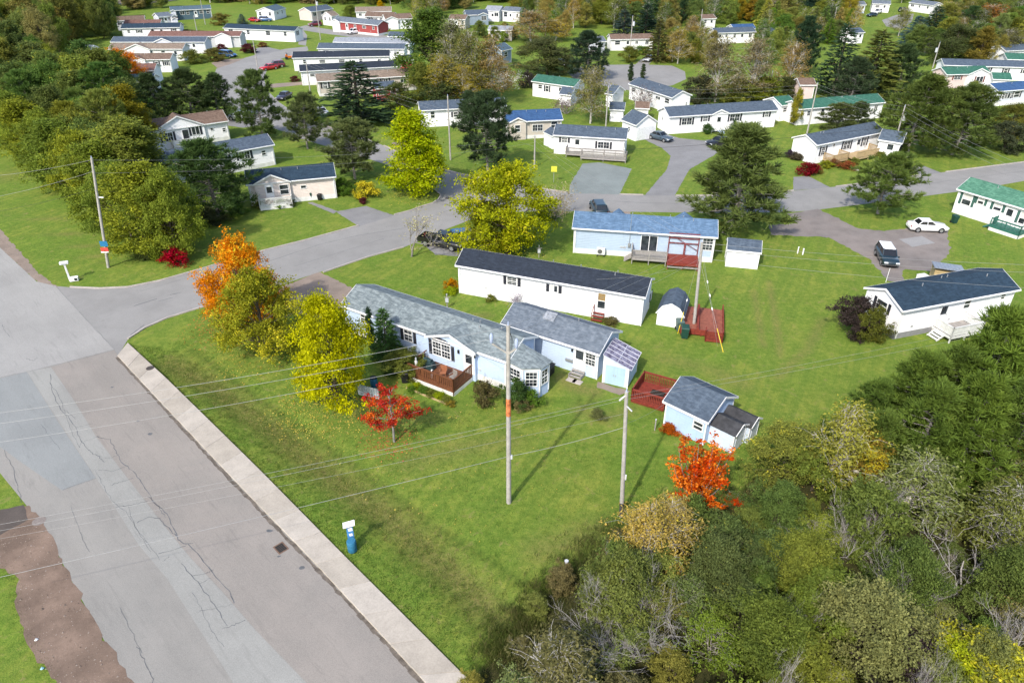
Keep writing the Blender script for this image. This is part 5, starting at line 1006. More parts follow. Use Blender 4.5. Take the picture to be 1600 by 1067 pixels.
r17 = Home('low white home with pale grey roof below the far trio', (762, 47), (800, 48), 3.0, 4.6, .8, W_TAN, R_LGREY, None); r17.auto('f', 3, None, 47)
end_on('slate blue gabled house left of the olive tree', (784, 80), (801, 76), None, W_SLATE, R_TEAL, 1, 1, D=4.5, he=3.4); r13 = Home('cream house behind the tall poplars', (700, 30), (727, 31), 3.0, 5.0, 1.0, W_TAN, R_BROWN, None); r13.auto('f', 3, None, 48)
# ---- upper left rows
for (lab, eL, eR, wall, roof, n, sh, he) in (
    ('dark teal house with long covered porch at upper left', (266, 17), (330, 14), W_TEAL, R_TEAL, 6, None, 3.2), ('brown roofed white home left of the dark teal house', (180, 33), (226, 31), W_WHITE, R_BROWN, 4, SHUT, 3.0),
    ('grey and white house beside the dark teal porch', (247, 27), (269, 25), W_LILAC, R_GREY, 3, None, 3.0), ('white home with reddish roof in the upper left row', (192, 39), (250, 38), W_WHITE, R_RED, 4, None, 3.0),
    ('white home with navy roof behind trimmed hedges at upper left', (188, 45), (281, 43), W_WHITE, R_NAVY, 5, SHUT, 3.0), ('tan home with reddish brown roof facing the bend', (230, 57), (375, 57), W_GREY, R_RED, 4, None, 3.0),
    ('grey white home with blue-grey roof nearest the blue van', (172, 66), (320, 66), W_LILAC, R_SLATE, 3, None, 3.0), ('cream home with tan roof below the blue-grey roof', (168, 77), (285, 77), W_OFF, R_TAN, 6, None, 3.0),
    ('cream home with grey brown roof by the orange maple', (200, 94), (266, 93), W_WHITE, R_BROWN, 4, SHUT, 3.0), ('white home with maroon roof below the orange maple', (192, 111), (241, 110), W_WHITE, R_RED, 3, None, 3.0),
    ('white home with navy roof lowest by the orange maple', (196, 128), (238, 127), W_WHITE, R_NAVY, 2, None, 3.0), ('brown roofed home deep in the left wood', (90, 98), (140, 94), W_OFF, R_BROWN, 3, SHUT, 3.0), ('pink roofed home lowest in the left wood', (76, 114), (120, 117), W_TAN, R_RED, 2, None, 3.0), ('small pale house uppermost in the left wood', (118, 80), (140, 80), W_WHITE, R_GREY, 2, None, 3.0)):
    h = Home(lab, eL, eR, he, 4.7, .9, wall, roof, SK_W if 'blue van' in lab else None); h.auto('f', n, sh, len(lab))
    if 'teal' in lab: h.gpx(266, 274, 17, 1.5, wall=W_LILAC)
    if 'reddish brown' in lab: h.gpx(335, 360, 57, .6, wall=W_WHITE); 
    if 'nearest the blue van' in lab: h.gpx(240, 268, 66, .5); h.wpx('f', 288, 72, .9, 1.4, None, SHUT)
    if 'tan roof below' in lab: h.gpx(195, 233, 77, .5)
    if 'grey brown' in lab: h.gpx(200, 226, 94, .5)
# ---- far right
for (lab, eL, eR, wall, roof, n) in (
    ('white home with brown roof beyond the turning circle', (954, 62), (1022, 61), W_OFF, R_BROWN, 4), ('small grey house left of the brown roofed far home', (930, 66), (948, 65), W_LILAC, R_GREY, 1), ('long white home with slate roof behind the bare birches', (1118, 52), (1182, 50), W_WHITE, R_SLATE, 5),
    ('white home with blue roof above the bare birches', (1147, 46), (1182, 45), W_WHITE, R_DBLUE, 3), ('white home with slate roof left of the tall spruce', (1203, 50), (1237, 49), W_WHITE, R_SLATE, 3), ('white home hidden right of the tall spruce', (1333, 52), (1352, 51), W_WHITE, R_SLATE, 2),
    ('white house at the far junction top right', (1363, 6), (1392, 7), W_WHITE, R_GREY, 2), ('pale blue house at the top edge above the far junction', (1335, 8), (1354, 8), W_BLUE, R_GREY, 2), ('long white house at the top edge beyond the blue spruce', (1420, 4), (1458, 9), W_WHITE, R_GREY, 3), ('white house top right between the dark trees', (1510, 6), (1538, 7), W_WHITE, R_SLATE, 3),
    ('white home with green roof at the far right edge', (1574, 93), (1650, 95), W_WHITE, R_DGREEN, 4), ('white home with grey roof behind the green roof at far right edge', (1572, 80), (1650, 76), W_WHITE, R_SLATE, 3), ('cream home in the far top middle wood', (1096, 30), (1120, 29), W_OFF, R_BROWN, 2), ('far white home at the top right corner', (1575, 14), (1630, 13), W_WHITE, R_SLATE, 3)):
    h = Home(lab, eL, eR, 3.0, 4.8, .9, wall, roof, None); h.auto('f', n, None, len(lab))
# ------------------------------------------------------------------ vehicles
TYRE = M('tyre_rubber', (.018,.018,.018), .85, .1); RIM = M('alloy_rim', (.45,.46,.47), .35, .1, metal=.7); HEADL = M('headlight_lens', (.65,.68,.70), .12, .05); TAILL = M('taillight_lens', (.25,.01,.01), .2, .1); CARGLASS = M('car_glass', (.012,.014,.017), .05, .1, spec=.6)
def paint(key, c):
    if key in MATS: return MATS[key]
    m = M(key, c, .28, .03, 2, spec=.5); m.node_tree.nodes['Principled BSDF'].inputs['Coat Weight'].default_value = .6; m.node_tree.nodes['Principled BSDF'].inputs['Coat Roughness'].default_value = .08; return m
SPEC = {  # L, W, belt stations (x, bottom, top, half width share), cabin base x0 x1, roof x0 x1, roof z, wheel radius, axles
 'sedan': (4.6, 1.80, [(-2.3,.42,.72,.78),(-2.22,.30,.93,.90),(-1.6,.22,.98,1),(-.5,.20,.96,1),(.9,.20,.95,1),(1.6,.22,.87,.98),(2.12,.28,.76,.92),(2.3,.40,.60,.78)], (-1.75, 1.05), (-1.0, .20), 1.44, .32, (-1.38, 1.40)),
 'suv': (4.5, 1.82, [(-2.25,.45,.85,.82),(-2.18,.32,1.05,.94),(-1.5,.26,1.06,1),(.4,.25,1.05,1),(1.0,.25,1.04,1),(1.7,.26,.98,.98),(2.12,.32,.88,.92),(2.25,.45,.68,.8)], (-2.15, 1.15), (-1.85, .35), 1.68, .36, (-1.32, 1.36)),
 'van': (4.9, 1.95, [(-2.45,.42,.85,.86),(-2.4,.30,1.06,.95),(-1.5,.24,1.05,1),(1.2,.24,1.03,1),(1.9,.26,.95,.97),(2.3,.32,.80,.9),(2.45,.45,.66,.8)], (-2.38, 1.55), (-2.2, .65), 1.74, .34, (-1.5, 1.55)),
 'pickup': (5.7, 1.98, [(-.75,.34,1.10,1),(.4,.32,1.10,1),(1.5,.32,1.09,1),(2.3,.34,1.05,.97),(2.75,.40,1.0,.94),(2.85,.50,.85,.88)], (-.70, 1.55), (-.50, .85), 1.85, .40, (-1.75, 1.78))}
def car(kind, rear, front, col, label, name='parked_car', cat='car', roofcol=None, group='parked vehicles'):
    L, W, st, cb, rf, rz_, wr, ax = SPEC[kind]; a, b = G(*rear), G(*front); d = (b - a); c = (a + b)/2; t = empty(name, (c.x, c.y, .012), math.atan2(d.y, d.x)); tag(t, label, cat, group)
    hw = W/2; sec = []
    for x, zb, zt, k in st:
        h = zt - zb; w = hw*k; sec.append([(x, -w*.86, zb), (x, -w*.97, zb + .12*h), (x, -w, zb + .5*h), (x, -w*.96, zb + .86*h), (x, -w*.84, zt), (x, w*.84, zt), (x, w*.96, zb + .86*h), (x, w, zb + .5*h), (x, w*.97, zb + .12*h), (x, w*.86, zb)])
    mb = MB(); n = len(sec); mb.add([p for s_ in sec for p in s_], [(i*10 + k, (i+1)*10 + k, (i+1)*10 + (k+1) % 10, i*10 + (k+1) % 10) for i in range(n-1) for k in range(10)], True); mb.add(sec[0], [tuple(range(10))]); mb.add(sec[-1], [tuple(range(9, -1, -1))])
    if kind == 'pickup':
        mb.box(-2.85, -.8, -.97, -.85, .55, 1.08).box(-2.85, -.8, .85, .97, .55, 1.08).box(-2.87, -2.80, -.95, .95, .52, 1.06).box(-2.85, -.78, -.9, .9, .50, .60)
    pm = col; body = mb.build('body', pm, t)
    x0, x1 = cb; r0, r1 = rf; zb = min(s_[2] for s_ in st if x0 - .6 < s_[0] < x1 + .6) - .02; yb, yt = hw*.86, hw*.70; zr = rz_ - .06
    B = [(x0, -yb, zb), (x1, -yb, zb), (x1, yb, zb), (x0, yb, zb)]; T = [(r0, -yt, zr), (r1, -yt, zr), (r1, yt, zr), (r0, yt, zr)]
    MB().add([B[1], B[2], T[2], T[1]], [(0, 1, 2, 3)]).build('windshield', CARGLASS, t); MB().add([B[3], B[0], T[0], T[3]], [(0, 1, 2, 3)]).build('rear_window', CARGLASS, t)
    for s_ in (0, 1):
        q = [B[0], B[1], T[1], T[0]] if s_ == 0 else [B[2], B[3], T[3], T[2]]; q = [Vector(p) for p in q]; MB().add(q, [(0, 1, 2, 3)]).build('side_window', CARGLASS, t)
    pil = MB()
    for i in range(4): pil.bar(B[i], T[i], .09, .07)
    for s_ in (0, 1):
        p, q = (Vector(B[0]).lerp(Vector(B[1]), .50), Vector(T[0]).lerp(Vector(T[1]), .50)) if s_ == 0 else (Vector(B[3]).lerp(Vector(B[2]), .50), Vector(T[3]).lerp(Vector(T[2]), .50)); pil.bar(p, q, .08, .05)
    pil.build('pillar', pm, t)
    rp = MB(); rp.add([(r0 - .05, -yt - .03, zr - .01), (r1 + .04, -yt - .03, zr - .01), (r1 + .04, yt + .03, zr - .01), (r0 - .05, yt + .03, zr - .01), (r0 + .12, -yt + .12, rz_), (r1 - .12, -yt + .12, rz_), (r1 - .12, yt - .12, rz_), (r0 + .12, yt - .12, rz_)], [(4,5,6,7),(0,1,5,4),(1,2,6,5),(2,3,7,6),(3,0,4,7),(3,2,1,0)]); rp.build('roof', roofcol or pm, t)
    for x in ax:
        for s_ in (-1, 1):
            y = s_*(hw - .10); w_ = MB().tube([(x, y - .10, wr), (x, y + .10, wr)], wr, 18).build('wheel', TYRE, t); MB().tube([(x, y + s_*.085, wr), (x, y + s_*.112, wr)], wr*.64, 14).build('rim', RIM, w_)
            MB().tube([(x, s_*(hw - .012) - .015, wr + .02), (x, s_*(hw - .012) + .02, wr + .02)], wr*1.13, 18).build('wheel_arch', BLACKP, t) if kind != 'pickup' else None
    xf, xr = L/2, -L/2
    for s_ in (-1, 1):
        zt = st[-2][2]; MB().obox((st[-2][0] + .07, s_*hw*.66, zt - .16), (.09, 0, 0), (0, .20, 0), (0, 0, .075)).build('headlight', HEADL, t); MB().obox((xr + .08, s_*hw*.74, .78), (.05, 0, 0), (0, .14, 0), (0, 0, .10)).build('taillight', TAILL, t); MB().obox((x1 - .35, s_*(hw + .08), zb + .08), (.07, 0, 0), (0, .09, 0), (0, 0, .07)).build('mirror', pm, t)
    MB().obox((xf - .02, 0, .48), (.03, 0, 0), (0, .55, 0), (0, 0, .10)).build('grille', BLACKP, t); MB().obox((xr - .0, 0, .62), (.02, 0, 0), (0, .26, 0), (0, 0, .08)).build('number_plate', WHITE, t); return t
P_BLACK = paint('paint_black', (.012,.012,.013)); P_WHITE = paint('paint_white', (.78,.78,.78)); P_NAVY = paint('paint_dark_teal', (.012,.028,.038)); P_GREYB = paint('paint_grey_blue', (.05,.075,.10)); P_SILVER = paint('paint_silver', (.42,.44,.46)); P_BLUE = paint('paint_blue', (.02,.09,.24)); P_RED = paint('paint_red', (.40,.012,.015)); P_DRED = paint('paint_dark_red', (.13,.012,.02)); P_PURP = paint('paint_dark_purple', (.035,.03,.05))
car('pickup', (661, 379), (722, 391), P_BLACK, 'black pickup truck on the grass edge beside the bare tree', 'pickup_truck', 'truck')
car('suv', (716, 380), (746, 376), P_BLUE, 'bright blue car behind the pickup under the olive tree')
car('sedan', (1417, 359), (1477, 361), P_WHITE, 'white sedan on the wide worn driveway')
car('suv', (1377, 397), (1390, 419), P_NAVY, 'dark teal hatchback with white roof facing the camera', roofcol=P_WHITE)
car('sedan', (1016, 215), (1047, 223), P_GREYB, 'grey blue sedan before the white garage'); car('sedan', (1139, 224), (1105, 230), P_BLACK, 'black sedan across the driveway of the very long white home')
car('suv', (938, 338), (931, 325), P_NAVY, 'dark car peeking over the bright blue roof'); car('suv', (392, 188), (359, 187), P_SILVER, 'silver sport utility left of the pine by the upper street'); car('van', (343, 88), (371, 91), P_BLUE, 'blue minivan on the far bend')
car('sedan', (436, 107), (405, 112), P_RED, 'bright red car on the grass by the far bend'); car('suv', (443, 105), (420, 107), P_DRED, 'dark red car just behind the bright red car'); car('sedan', (455, 150), (434, 160), P_PURP, 'dark purple car on the drive of the tan home')
car('sedan', (497, 176), (510, 184), P_SILVER, 'silver car half hidden beside the yellow shrub'); car('suv', (563, 52), (542, 55), P_WHITE, 'white sport utility before the red home'); car('suv', (500, 41), (485, 42), P_DRED, 'dark maroon car left of the red home'); car('sedan', (1018, 93), (1007, 99), P_SILVER, 'silver sedan at the turning circle'); car('sedan', (869, 101), (885, 103), P_GREYB, 'grey car under the olive tree by the turning circle')
car('suv', (1375, 21), (1366, 23), P_WHITE, 'white car at the far top right junction'); car('sedan', (1367, 26), (1357, 27), P_NAVY, 'dark car at the far top right junction'); car('suv', (1403, 20), (1418, 18), P_NAVY, 'dark van on the far top right road'); car('sedan', (393, 34), (403, 35), P_RED, 'small red car before the far white gabled house'); car('suv', (409, 34), (422, 34), P_BLUE, 'blue car before the far white gabled house')
# garden tractor by the far bend
tc = empty('garden_tractor', G(452, 93), .3); tag(tc, 'small orange garden tractor at the end of the charcoal roofed home', 'tractor'); MB().box(-.9, 1.0, -.4, .4, .35, .9).box(-.9, -.3, -.42, .42, .9, 1.25).build('body', paint('paint_orange', (.5,.12,.01)), tc, bevel=.06)
for x, r_ in ((-.65, .38), (.75, .26)):
    for y in (-.5, .5): w_ = MB().tube([(x, y - .12, r_), (x, y + .12, r_)], r_, 14).build('wheel', TYRE, tc)
MB().box(-.55, -.15, -.22, .22, 1.25, 1.35).box(-.62, -.5, -.22, .22, 1.25, 1.75).build('seat', BLACKP, tc)
MB().bar((.25, 0, .9), (.05, 0, 1.35), .05).build('steering_column', BLACKP, tc)
# ------------------------------------------------------------------ utility poles and wires
POLEW = M('pole_wood', (.36,.34,.31), .85, .2, 3, .3, fine=.25); WIREM = M('wire_light', (.34,.34,.33), .5, .05, metal=.3); WIRED = M('wire_dark', (.03,.03,.03), .6, .05); PORC = M('porcelain', (.36,.42,.58), .3, .08); TANK = M('transformer_tank', (.50,.52,.54), .5, .08)
POLES = {}
def pole(key, base, vtop, label, r=.15, tip=.10, transformer=None, arm=None, lean=(0, 0), h=None, utop=None):
    b = G(*base); H_ = h or HT(*base, vtop)
    if utop is not None: d = ray(utop, vtop); lean = (d[0]*b.y/d[1] - b.x, 0)
    t = empty('utility_pole', b); tag(t, label, 'utility pole', 'utility poles'); top = Vector((lean[0], lean[1], H_))
    MB().tube([(0, 0, -.2), tuple(top*.5), tuple(top)], [r, (r + tip)/2, tip], 12).build('pole', POLEW, t); POLES[key] = (b, top, H_)
    MB().tube([tuple(top), tuple(top + Vector((0, 0, .22)))], [.05, .035], 8).build('insulator', PORC, t)
    if arm:
        for z in arm: MB().bar(top*(z) + Vector((-.9, -.12, 0)), top*(z) + Vector((.9, -.12, 0)), .10, .12).build('crossarm', POLEW, t)
    if transformer:
        s_ = transformer; MB().tube([(s_*.38, -.1, H_ - 2.2), (s_*.38, -.1, H_ - 1.25)], .27, 14).build('transformer', TANK, t); MB().tube([(s_*.38, -.1, H_ - 1.25), (s_*.38, -.1, H_ - 1.05)], [.06, .03], 8).build('bushing', PORC, t)
    return t
def at_h(key, h): b, top, H_ = POLES[key]; return b + top*(h/H_)
def wire(a, b, sag, label, r=.016, mat=None, group='overhead wires', n=22):
    a, b = Vector(a), Vector(b); pts = []
    for i in range(n + 1): t = i/n; p = a.lerp(b, t); p.z -= 4*sag*t*(1 - t); pts.append(p)
    o = Vector((a.x, a.y, 0)); w = MB().tube([p - o for p in pts], r*.58, 5, False).build('overhead_wire', mat or WIREM, None, o); return tag(w, label, 'wire', group)
def out(a, px_, z, k=1.0): b = G(*px_, z); a = Vector(a); return a + (b - a)*k
p1 = pole('p1', (795, 785), 508, 'tallest pole in the middle of the lawn with orange tape band', .17, .12)
b1, top1, H1 = POLES['p1']
MB().bar((0, -.1, H1 - 1.9), (-.95, -.15, H1 - 1.15), .09, .09).bar((0, -.1, H1 - 1.9), (.45, -.15, H1 - 1.5), .09, .09).build('bracket_arm', POLEW, p1)
for x, z in ((-.98, H1 - 1.1), (.48, H1 - 1.45)): MB().tube([(x, -.15, z - .05), (x, -.15, z + .1), (x, -.15, z + .5), (x, -.15, z + .62)], [.05, .11, .11, .05], 10).build('cutout_fuse', PORC, p1)
MB().tube([(.13, -.08, H1 - .5), (.22, -.08, H1 - .9), (.2, -.08, H1 - 1.8)], .025, 6).build('jumper_lead', WIRED, p1)
z0, z1 = HT(795, 785, 649), HT(795, 785, 622); MB().tube([(0, 0, z0), (0, 0, z1)], [.163, .157], 14, False).build('tape_band', M('orange_tape', (.50,.16,.06), .7, .45, 5), p1)
zc = HT(795, 785, 713); MB().box(.12, .24, -.12, .02, zc - .14, zc + .14).build('clamp_box', TANK, p1)
p2 = pole('p2', (971, 806), 612, 'weathered pole with lamp stub at the wood edge', .15, .11, utop=979); b2, top2, H2 = POLES['p2']
lx = top2.x; MB().bar((lx - .05, -.05, H2 - .25), (lx - .42, -.2, H2 - .5), .07).bar((lx, -.05, H2 - .9), (lx + .42, -.1, H2 - 1.35), .1, .06).build('lamp_bracket', M('bracket_white', (.6,.6,.6), .5), p2); MB().tube([(lx*.01, 0, .1), (lx*.128, 0, 1.25)], [.162, .156], 12, False).build('dark_sleeve', M('pole_tar', (.06,.055,.05), .8, .2, 4), p2); MB().box(.1 + lx*.36, .2 + lx*.36, -.14, -.06, 3.3, 3.7).build('tag_plate', M('bracket_white'), p2)
p3 = pole('p3', (1084, 511), 378, 'pale guyed pole beside the low red deck', .16, .12, utop=1097)
p4 = pole('p4', (169, 418), 247, 'leaning pole with blue and red notices at the left corner', .16, .12, utop=143); b4, top4, H4_ = POLES['p4']
for v0, v1, m_ in ((376, 384, M('notice_blue', (.02,.16,.32), .5)), (386, 392, M('notice_red', (.55,.07,.05), .5)), (392, 394, WHITE)):
    za, zb_ = HT(169, 418, v1), HT(169, 418, v0); f = (za + zb_)/2/H4_; c = top4*f; MB().box(c.x - .42, c.x + .42, c.y - .2, c.y - .17, za, zb_).build('notice_board', m_, p4)
MB().bar(top4*.66 + Vector((.1, 0, 0)), top4*.66 + Vector((.7, -.1, .02)), .09, .12).build('side_bracket', M('bracket_white'), p4)
for key, base, vt, lab, tr, kw in (
    ('p5', (704, 250), 150, 'pole right of the bright yellow green tree', None, {}), ('p6', (835, 262), 213, 'pole behind the pale twiggy bush', None, {}), ('p7', (946, 205), 136, 'pole beside the home with the long grey ramp', None, {}), ('p8', (983, 97), 26, 'tall pole behind the turning circle', 1, {}), ('p9', (1091, 68), 16, 'pole among the autumn trees right of the turning circle', None, {}),
    ('p10', (1260, 213), 131, 'leaning-looking pole in front of the dark green roof', None, {}), ('p11', (1392, 245), 166, 'pole with transformer beside the right street garage', 1, {}), ('p12', (1441, 66), 19, 'pole with transformer beside the blue spruce', 1, {}), ('p13', (1457, 107), 67, 'pole with transformer above the large dark pines', -1, {}), ('p14', (1299, 52), 12, 'far pole left of the dark pines', None, {}),
    ('p15', (487, 159), 96, 'pole at the corner of the tan home', None, {}), ('p16', (501, 63), -4, 'tall far pole before the pale pink garage house', 1, {}), ('p17', (403, 108), 64, 'thin pole beside the bright red car', None, {}), ('p18', (321, 39), -3, 'far pole at the end of the dark teal porch', None, {}), ('p19', (311, 64), 25, 'pole in front of the reddish brown roof', None, {}), ('p20', (1200, 152), 112, 'pole at the left of the birch clump', None, {}), ('p21', (852, 56), 37, 'short far pole between autumn birches', None, {}), ('p22', (647, 16), -12, 'far pole at the wood edge above the poplars', None, {})):
    pole(key, base, vt, lab, .14, .09, transformer=tr, **kw)
T = lambda k, d=0: at_h(k, POLES[k][2] - d)
# along the lawn: right edge - guyed pole - tallest pole - over the main road
for i, (d, uv, z, e, vv) in enumerate(((.1, (1600, 412), 9.0, (-80, 655), 12.0), (.7, (1600, 424), 8.4, (-80, 672), 11.4), (1.6, (1600, 448), 7.4, (-80, 702), 10.2))):
    nm = ('top', 'middle', 'lower')[i]
    wire(T('p3', d), T('p1', d), .35, '%s wire from the guyed pole to the tallest pole' % nm, .013); wire(T('p3', d), out(T('p3', d), uv, z, 1.1), .3, '%s wire from the guyed pole to the right edge' % nm, .016); wire(T('p1', d), out(T('p1', d), e, vv), .4, '%s wire from the tallest pole over the main road' % nm, .017)
    wire(T('p6', d), T('p3', d), .4, '%s wire from the far street pole to the guyed pole' % nm, .014); wire(T('p15', d), T('p6', d), .5, '%s wire from the tan home corner pole to the street pole' % nm, .018); wire(T('p4', d*2.3), T('p6', d*1.4), 1.0, '%s wire from the leaning pole along the side street' % nm, .016, WIRED if i == 2 else None)
    wire(T('p4', d*2.0), out(T('p4', d*2.0), (-60, (279, 317, 339)[i]), (9.6, 7.6, 6.4)[i]), .3, '%s wire from the leaning pole to the left edge' % nm, .02, WIRED if i == 2 else None); wire(T('p11', d), out(T('p11', d), (1660, 283 + 10*i), 8.5 - .6*i), .5, '%s wire from the transformer pole over the right street' % nm, .018); wire(T('p10', d), T('p11', d), .5, '%s wire between the two right street poles' % nm, .016); wire(T('p7', d), T('p10', d), .6, '%s wire behind the very long white home' % nm, .012)
wire(T('p6', 2.6), T('p11', 3.0), .7, 'thick dark cable along the cross street', .035, WIRED)
low = at_h('p1', zc); wire(low, out(low, (-60, 915), 3.6), .12, 'bright low cable from the tallest pole over the main road', .022); l2 = at_h('p2', HT(971, 806, 667)); wire(low, l2, .15, 'bright low cable between the tallest and weathered poles', .022)
for i, d in enumerate((.3, .55)): wire(T('p2', d), out(T('p2', d), (-60, 830 + 10*i), 7.4), .3, '%s thin wire from the weathered pole over the lawn' % ('upper', 'lower')[i], .012); wire(T('p2', d), out(T('p2', d), (1640, 488 + 12*i), 8.5), .3, '%s thin wire from the weathered pole to the right' % ('upper', 'lower')[i], .011)
wire(T('p2', 1.6), out(T('p2', 1.6), (-60, 852), 6.4), .3, 'faint third wire from the weathered pole over the lawn', .009); wire(T('p2', 2.4), h3.world(.1, .3, 2.3), .2, 'service wire from the weathered pole to the slate roofed shed', .012)
wire(T('p1', 3.2), h1.world(h1.L*.55, .6, 4.0), .3, 'service wire from the tallest pole to the pale blue home', .012); wire(T('p3', 2.2), h4.world(h4.L*.75, .5, 3.9), .3, 'service wire from the guyed pole to the plain white home', .010)
GUARD = M('yellow_guard', (.75,.55,.03), .5)
for i, (uv, d) in enumerate((((1121, 541), .3), ((1127, 545), 1.1), ((1130, 550), 2.0), ((1059, 521), .6))):
    g = G(*uv); a = T('p3', d); w = wire(a, g, .02, ('first', 'second', 'third', 'leftmost')[i] + ' guy wire of the guyed pole', .014, group='guy wires'); w.name = 'guy_wire'; dd = (a - g).normalized(); o = Vector((a.x, a.y, 0))
    if i in (2, 3): MB().tube([g - o, g - o + dd*2.2], .035, 6).build('guard_sleeve', GUARD, w)
    m = a.lerp(g, .36 + .08*i) - o; MB().tube([m - dd*.14, m, m + dd*.14], [.03, .07, .03], 8).build('strain_insulator', WHITE, w)
# ------------------------------------------------------------------ small things
BINM = M('bin_green', (.015,.055,.04), .5, .1)
def bin_(u, v, label, m=BINM, s=1.0):
    t = empty('wheelie_bin', G(u, v), rnd.uniform(-.4, .4)); tag(t, label, 'bin', 'wheelie bins'); t.scale = (s, s, s)
    MB().add([(-.24, -.26, .08), (.24, -.26, .08), (.24, .26, .08), (-.24, .26, .08), (-.31, -.36, 1.0), (.31, -.36, 1.0), (.31, .36, 1.0), (-.31, .36, 1.0)], [(3,2,1,0),(4,5,6,7),(0,1,5,4),(1,2,6,5),(2,3,7,6),(3,0,4,7)]).build('body', m, t, bevel=.02)
    MB().add([(-.33, -.38, 1.005), (.33, -.38, 1.005), (.33, .38, 1.005), (-.33, .38, 1.005), (-.28, -.3, 1.09), (.28, -.3, 1.09), (.28, .36, 1.12), (-.28, .36, 1.12)], [(3,2,1,0),(4,5,6,7),(0,1,5,4),(1,2,6,5),(2,3,7,6),(3,0,4,7)]).build('lid', m, t, bevel=.02)
    for x in (-.26, .26): MB().tube([(x - .04, .3, .13), (x + .04, .3, .13)], .13, 12).build('wheel', TYRE, t)
    MB().bar((-.2, .42, 1.0), (.2, .42, 1.0), .04).build('handle', m, t)
bin_(1069, 528, 'dark green wheelie bin nearest the low red deck', s=1.15); bin_(1061, 517, 'grey green wheelie bin against the barn shed', M('bin_grey', (.07,.11,.10), .5), 1.1); bin_(1490, 349, 'green wheelie bin by the white sedan'); bin_(486, 312, 'green wheelie bin at the beige home'); bin_(633, 597, 'black wheelie bin left of the brown deck', BLACKP); bin_(500, 313, 'dark bin right of the green bin at the beige home', BLACKP, .8)
# blue litter bin with a white sign plate by the sidewalk
t = empty('litter_bin', G(551, 860), R(12)); tag(t, 'blue barrel bin with blue post and slanted white top by the sidewalk', 'litter bin'); BLU = M('bin_blue', (.03,.15,.26), .5, .15, 5)
MB().tube([(0, 0, 0), (0, 0, .05), (0, 0, .85), (0, 0, .9)], [.26, .29, .29, .26], 18).build('barrel', BLU, t)
for z in (.3, .6): MB().tube([(0, 0, z - .015), (0, 0, z + .015)], .302, 18, False).build('hoop', BLU, t)
MB().box(-.20, .20, .30, .36, 0, 2.05).build('post_board', M('bin_light_blue', (.06,.20,.42), .5, .2, 3), t); MB().slab([(-.36, .10, 1.98), (.36, .10, 2.10), (.36, .42, 2.20), (-.36, .42, 2.08)], .10).build('sign_top', WHITE, t)
for z, s_ in ((1.55, .13), (1.1, .1)): MB().obox((.03, .29, z), (s_, 0, .02), (0, .006, 0), (-.02, 0, s_)).build('paper_notice', WHITE, t)
# mail box post at the left corner
t = empty('mailbox_post', G(110, 439), R(20)); tag(t, 'grey mailbox post with white box on top at the left corner', 'mailbox'); MB().box(-.09, .09, -.09, .09, 0, 2.0).build('post', M('bracket_white'), t); MB().box(-.42, .42, -.2, .2, 2.0, 2.28).build('box', WHITE, t, bevel=.04); MB().box(-.3, .3, -.215, -.203, 2.05, 2.22).build('door', TANK, t)
t = empty('newspaper_box', G(117, 439), R(20)); tag(t, 'low white newspaper box on the grass beside the mailbox post', 'box'); MB().box(-.42, .42, -.25, .25, .05, .48).build('case', WHITE, t, bevel=.03); MB().box(.05, .34, -.26, -.252, .14, .40).build('window', GLASS, t); MB().box(-.36, -.28, -.2, .2, 0, .05).box(.28, .36, -.2, .2, 0, .05).build('foot', BLACKP, t)
def post(u, v, h, label, r=.05, arm=False, mat=None):
    t = empty('service_post', G(u, v)); tag(t, label, 'post'); MB().tube([(0, 0, 0), (0, 0, h)], r, 8).build('post', mat or WOODG, t); MB().tube([(0, 0, h), (0, 0, h + .06)], r*1.25, 8).build('cap', mat or TANK, t)
    if arm: MB().box(-.16, .16, -.14, -.05, h*.45, h*.75).build('meter_box', TANK, t); MB().bar((-.3, 0, h*.8), (.35, 0, h*.8), .04).build('arm', WOODG, t)
post(699, 481, 1.5, 'short meter post on the grass behind the pale blue home', .06, True); post(842, 403, 1.5, 'thin clothes post behind the charcoal roof', .04, True); post(1023, 672, 1.0, 'low post with white tag beside the slate roofed shed', .05); post(1384, 441, 1.6, 'thin white post beside the navy roofed home', .03, False, WHITE); post(1246, 396, .75, 'left white vent pipe on the right lawn', .07, False, WHITE); post(1254, 398, .7, 'right white vent pipe on the right lawn', .08, False, WHITE); post(884, 898, 1.2, 'broken grey stump post at the wood edge', .10); post(865, 285, 2.2, 'post of the yellow street sign', .04, False, METALG)
t = empty('street_sign', G(865, 285) + Vector((0, -.12, 1.6))); tag(t, 'small yellow diamond-less road sign on its post by the cross street', 'sign'); t['label'] = 'small square yellow road sign by the cross street'; MB().box(-.42, .42, -.02, .02, 0, .82).build('plate', M('sign_yellow', (.62,.60,.06), .5), t); MB().box(-.36, .36, .022, .03, .06, .76).build('back_brace', METALG, t)
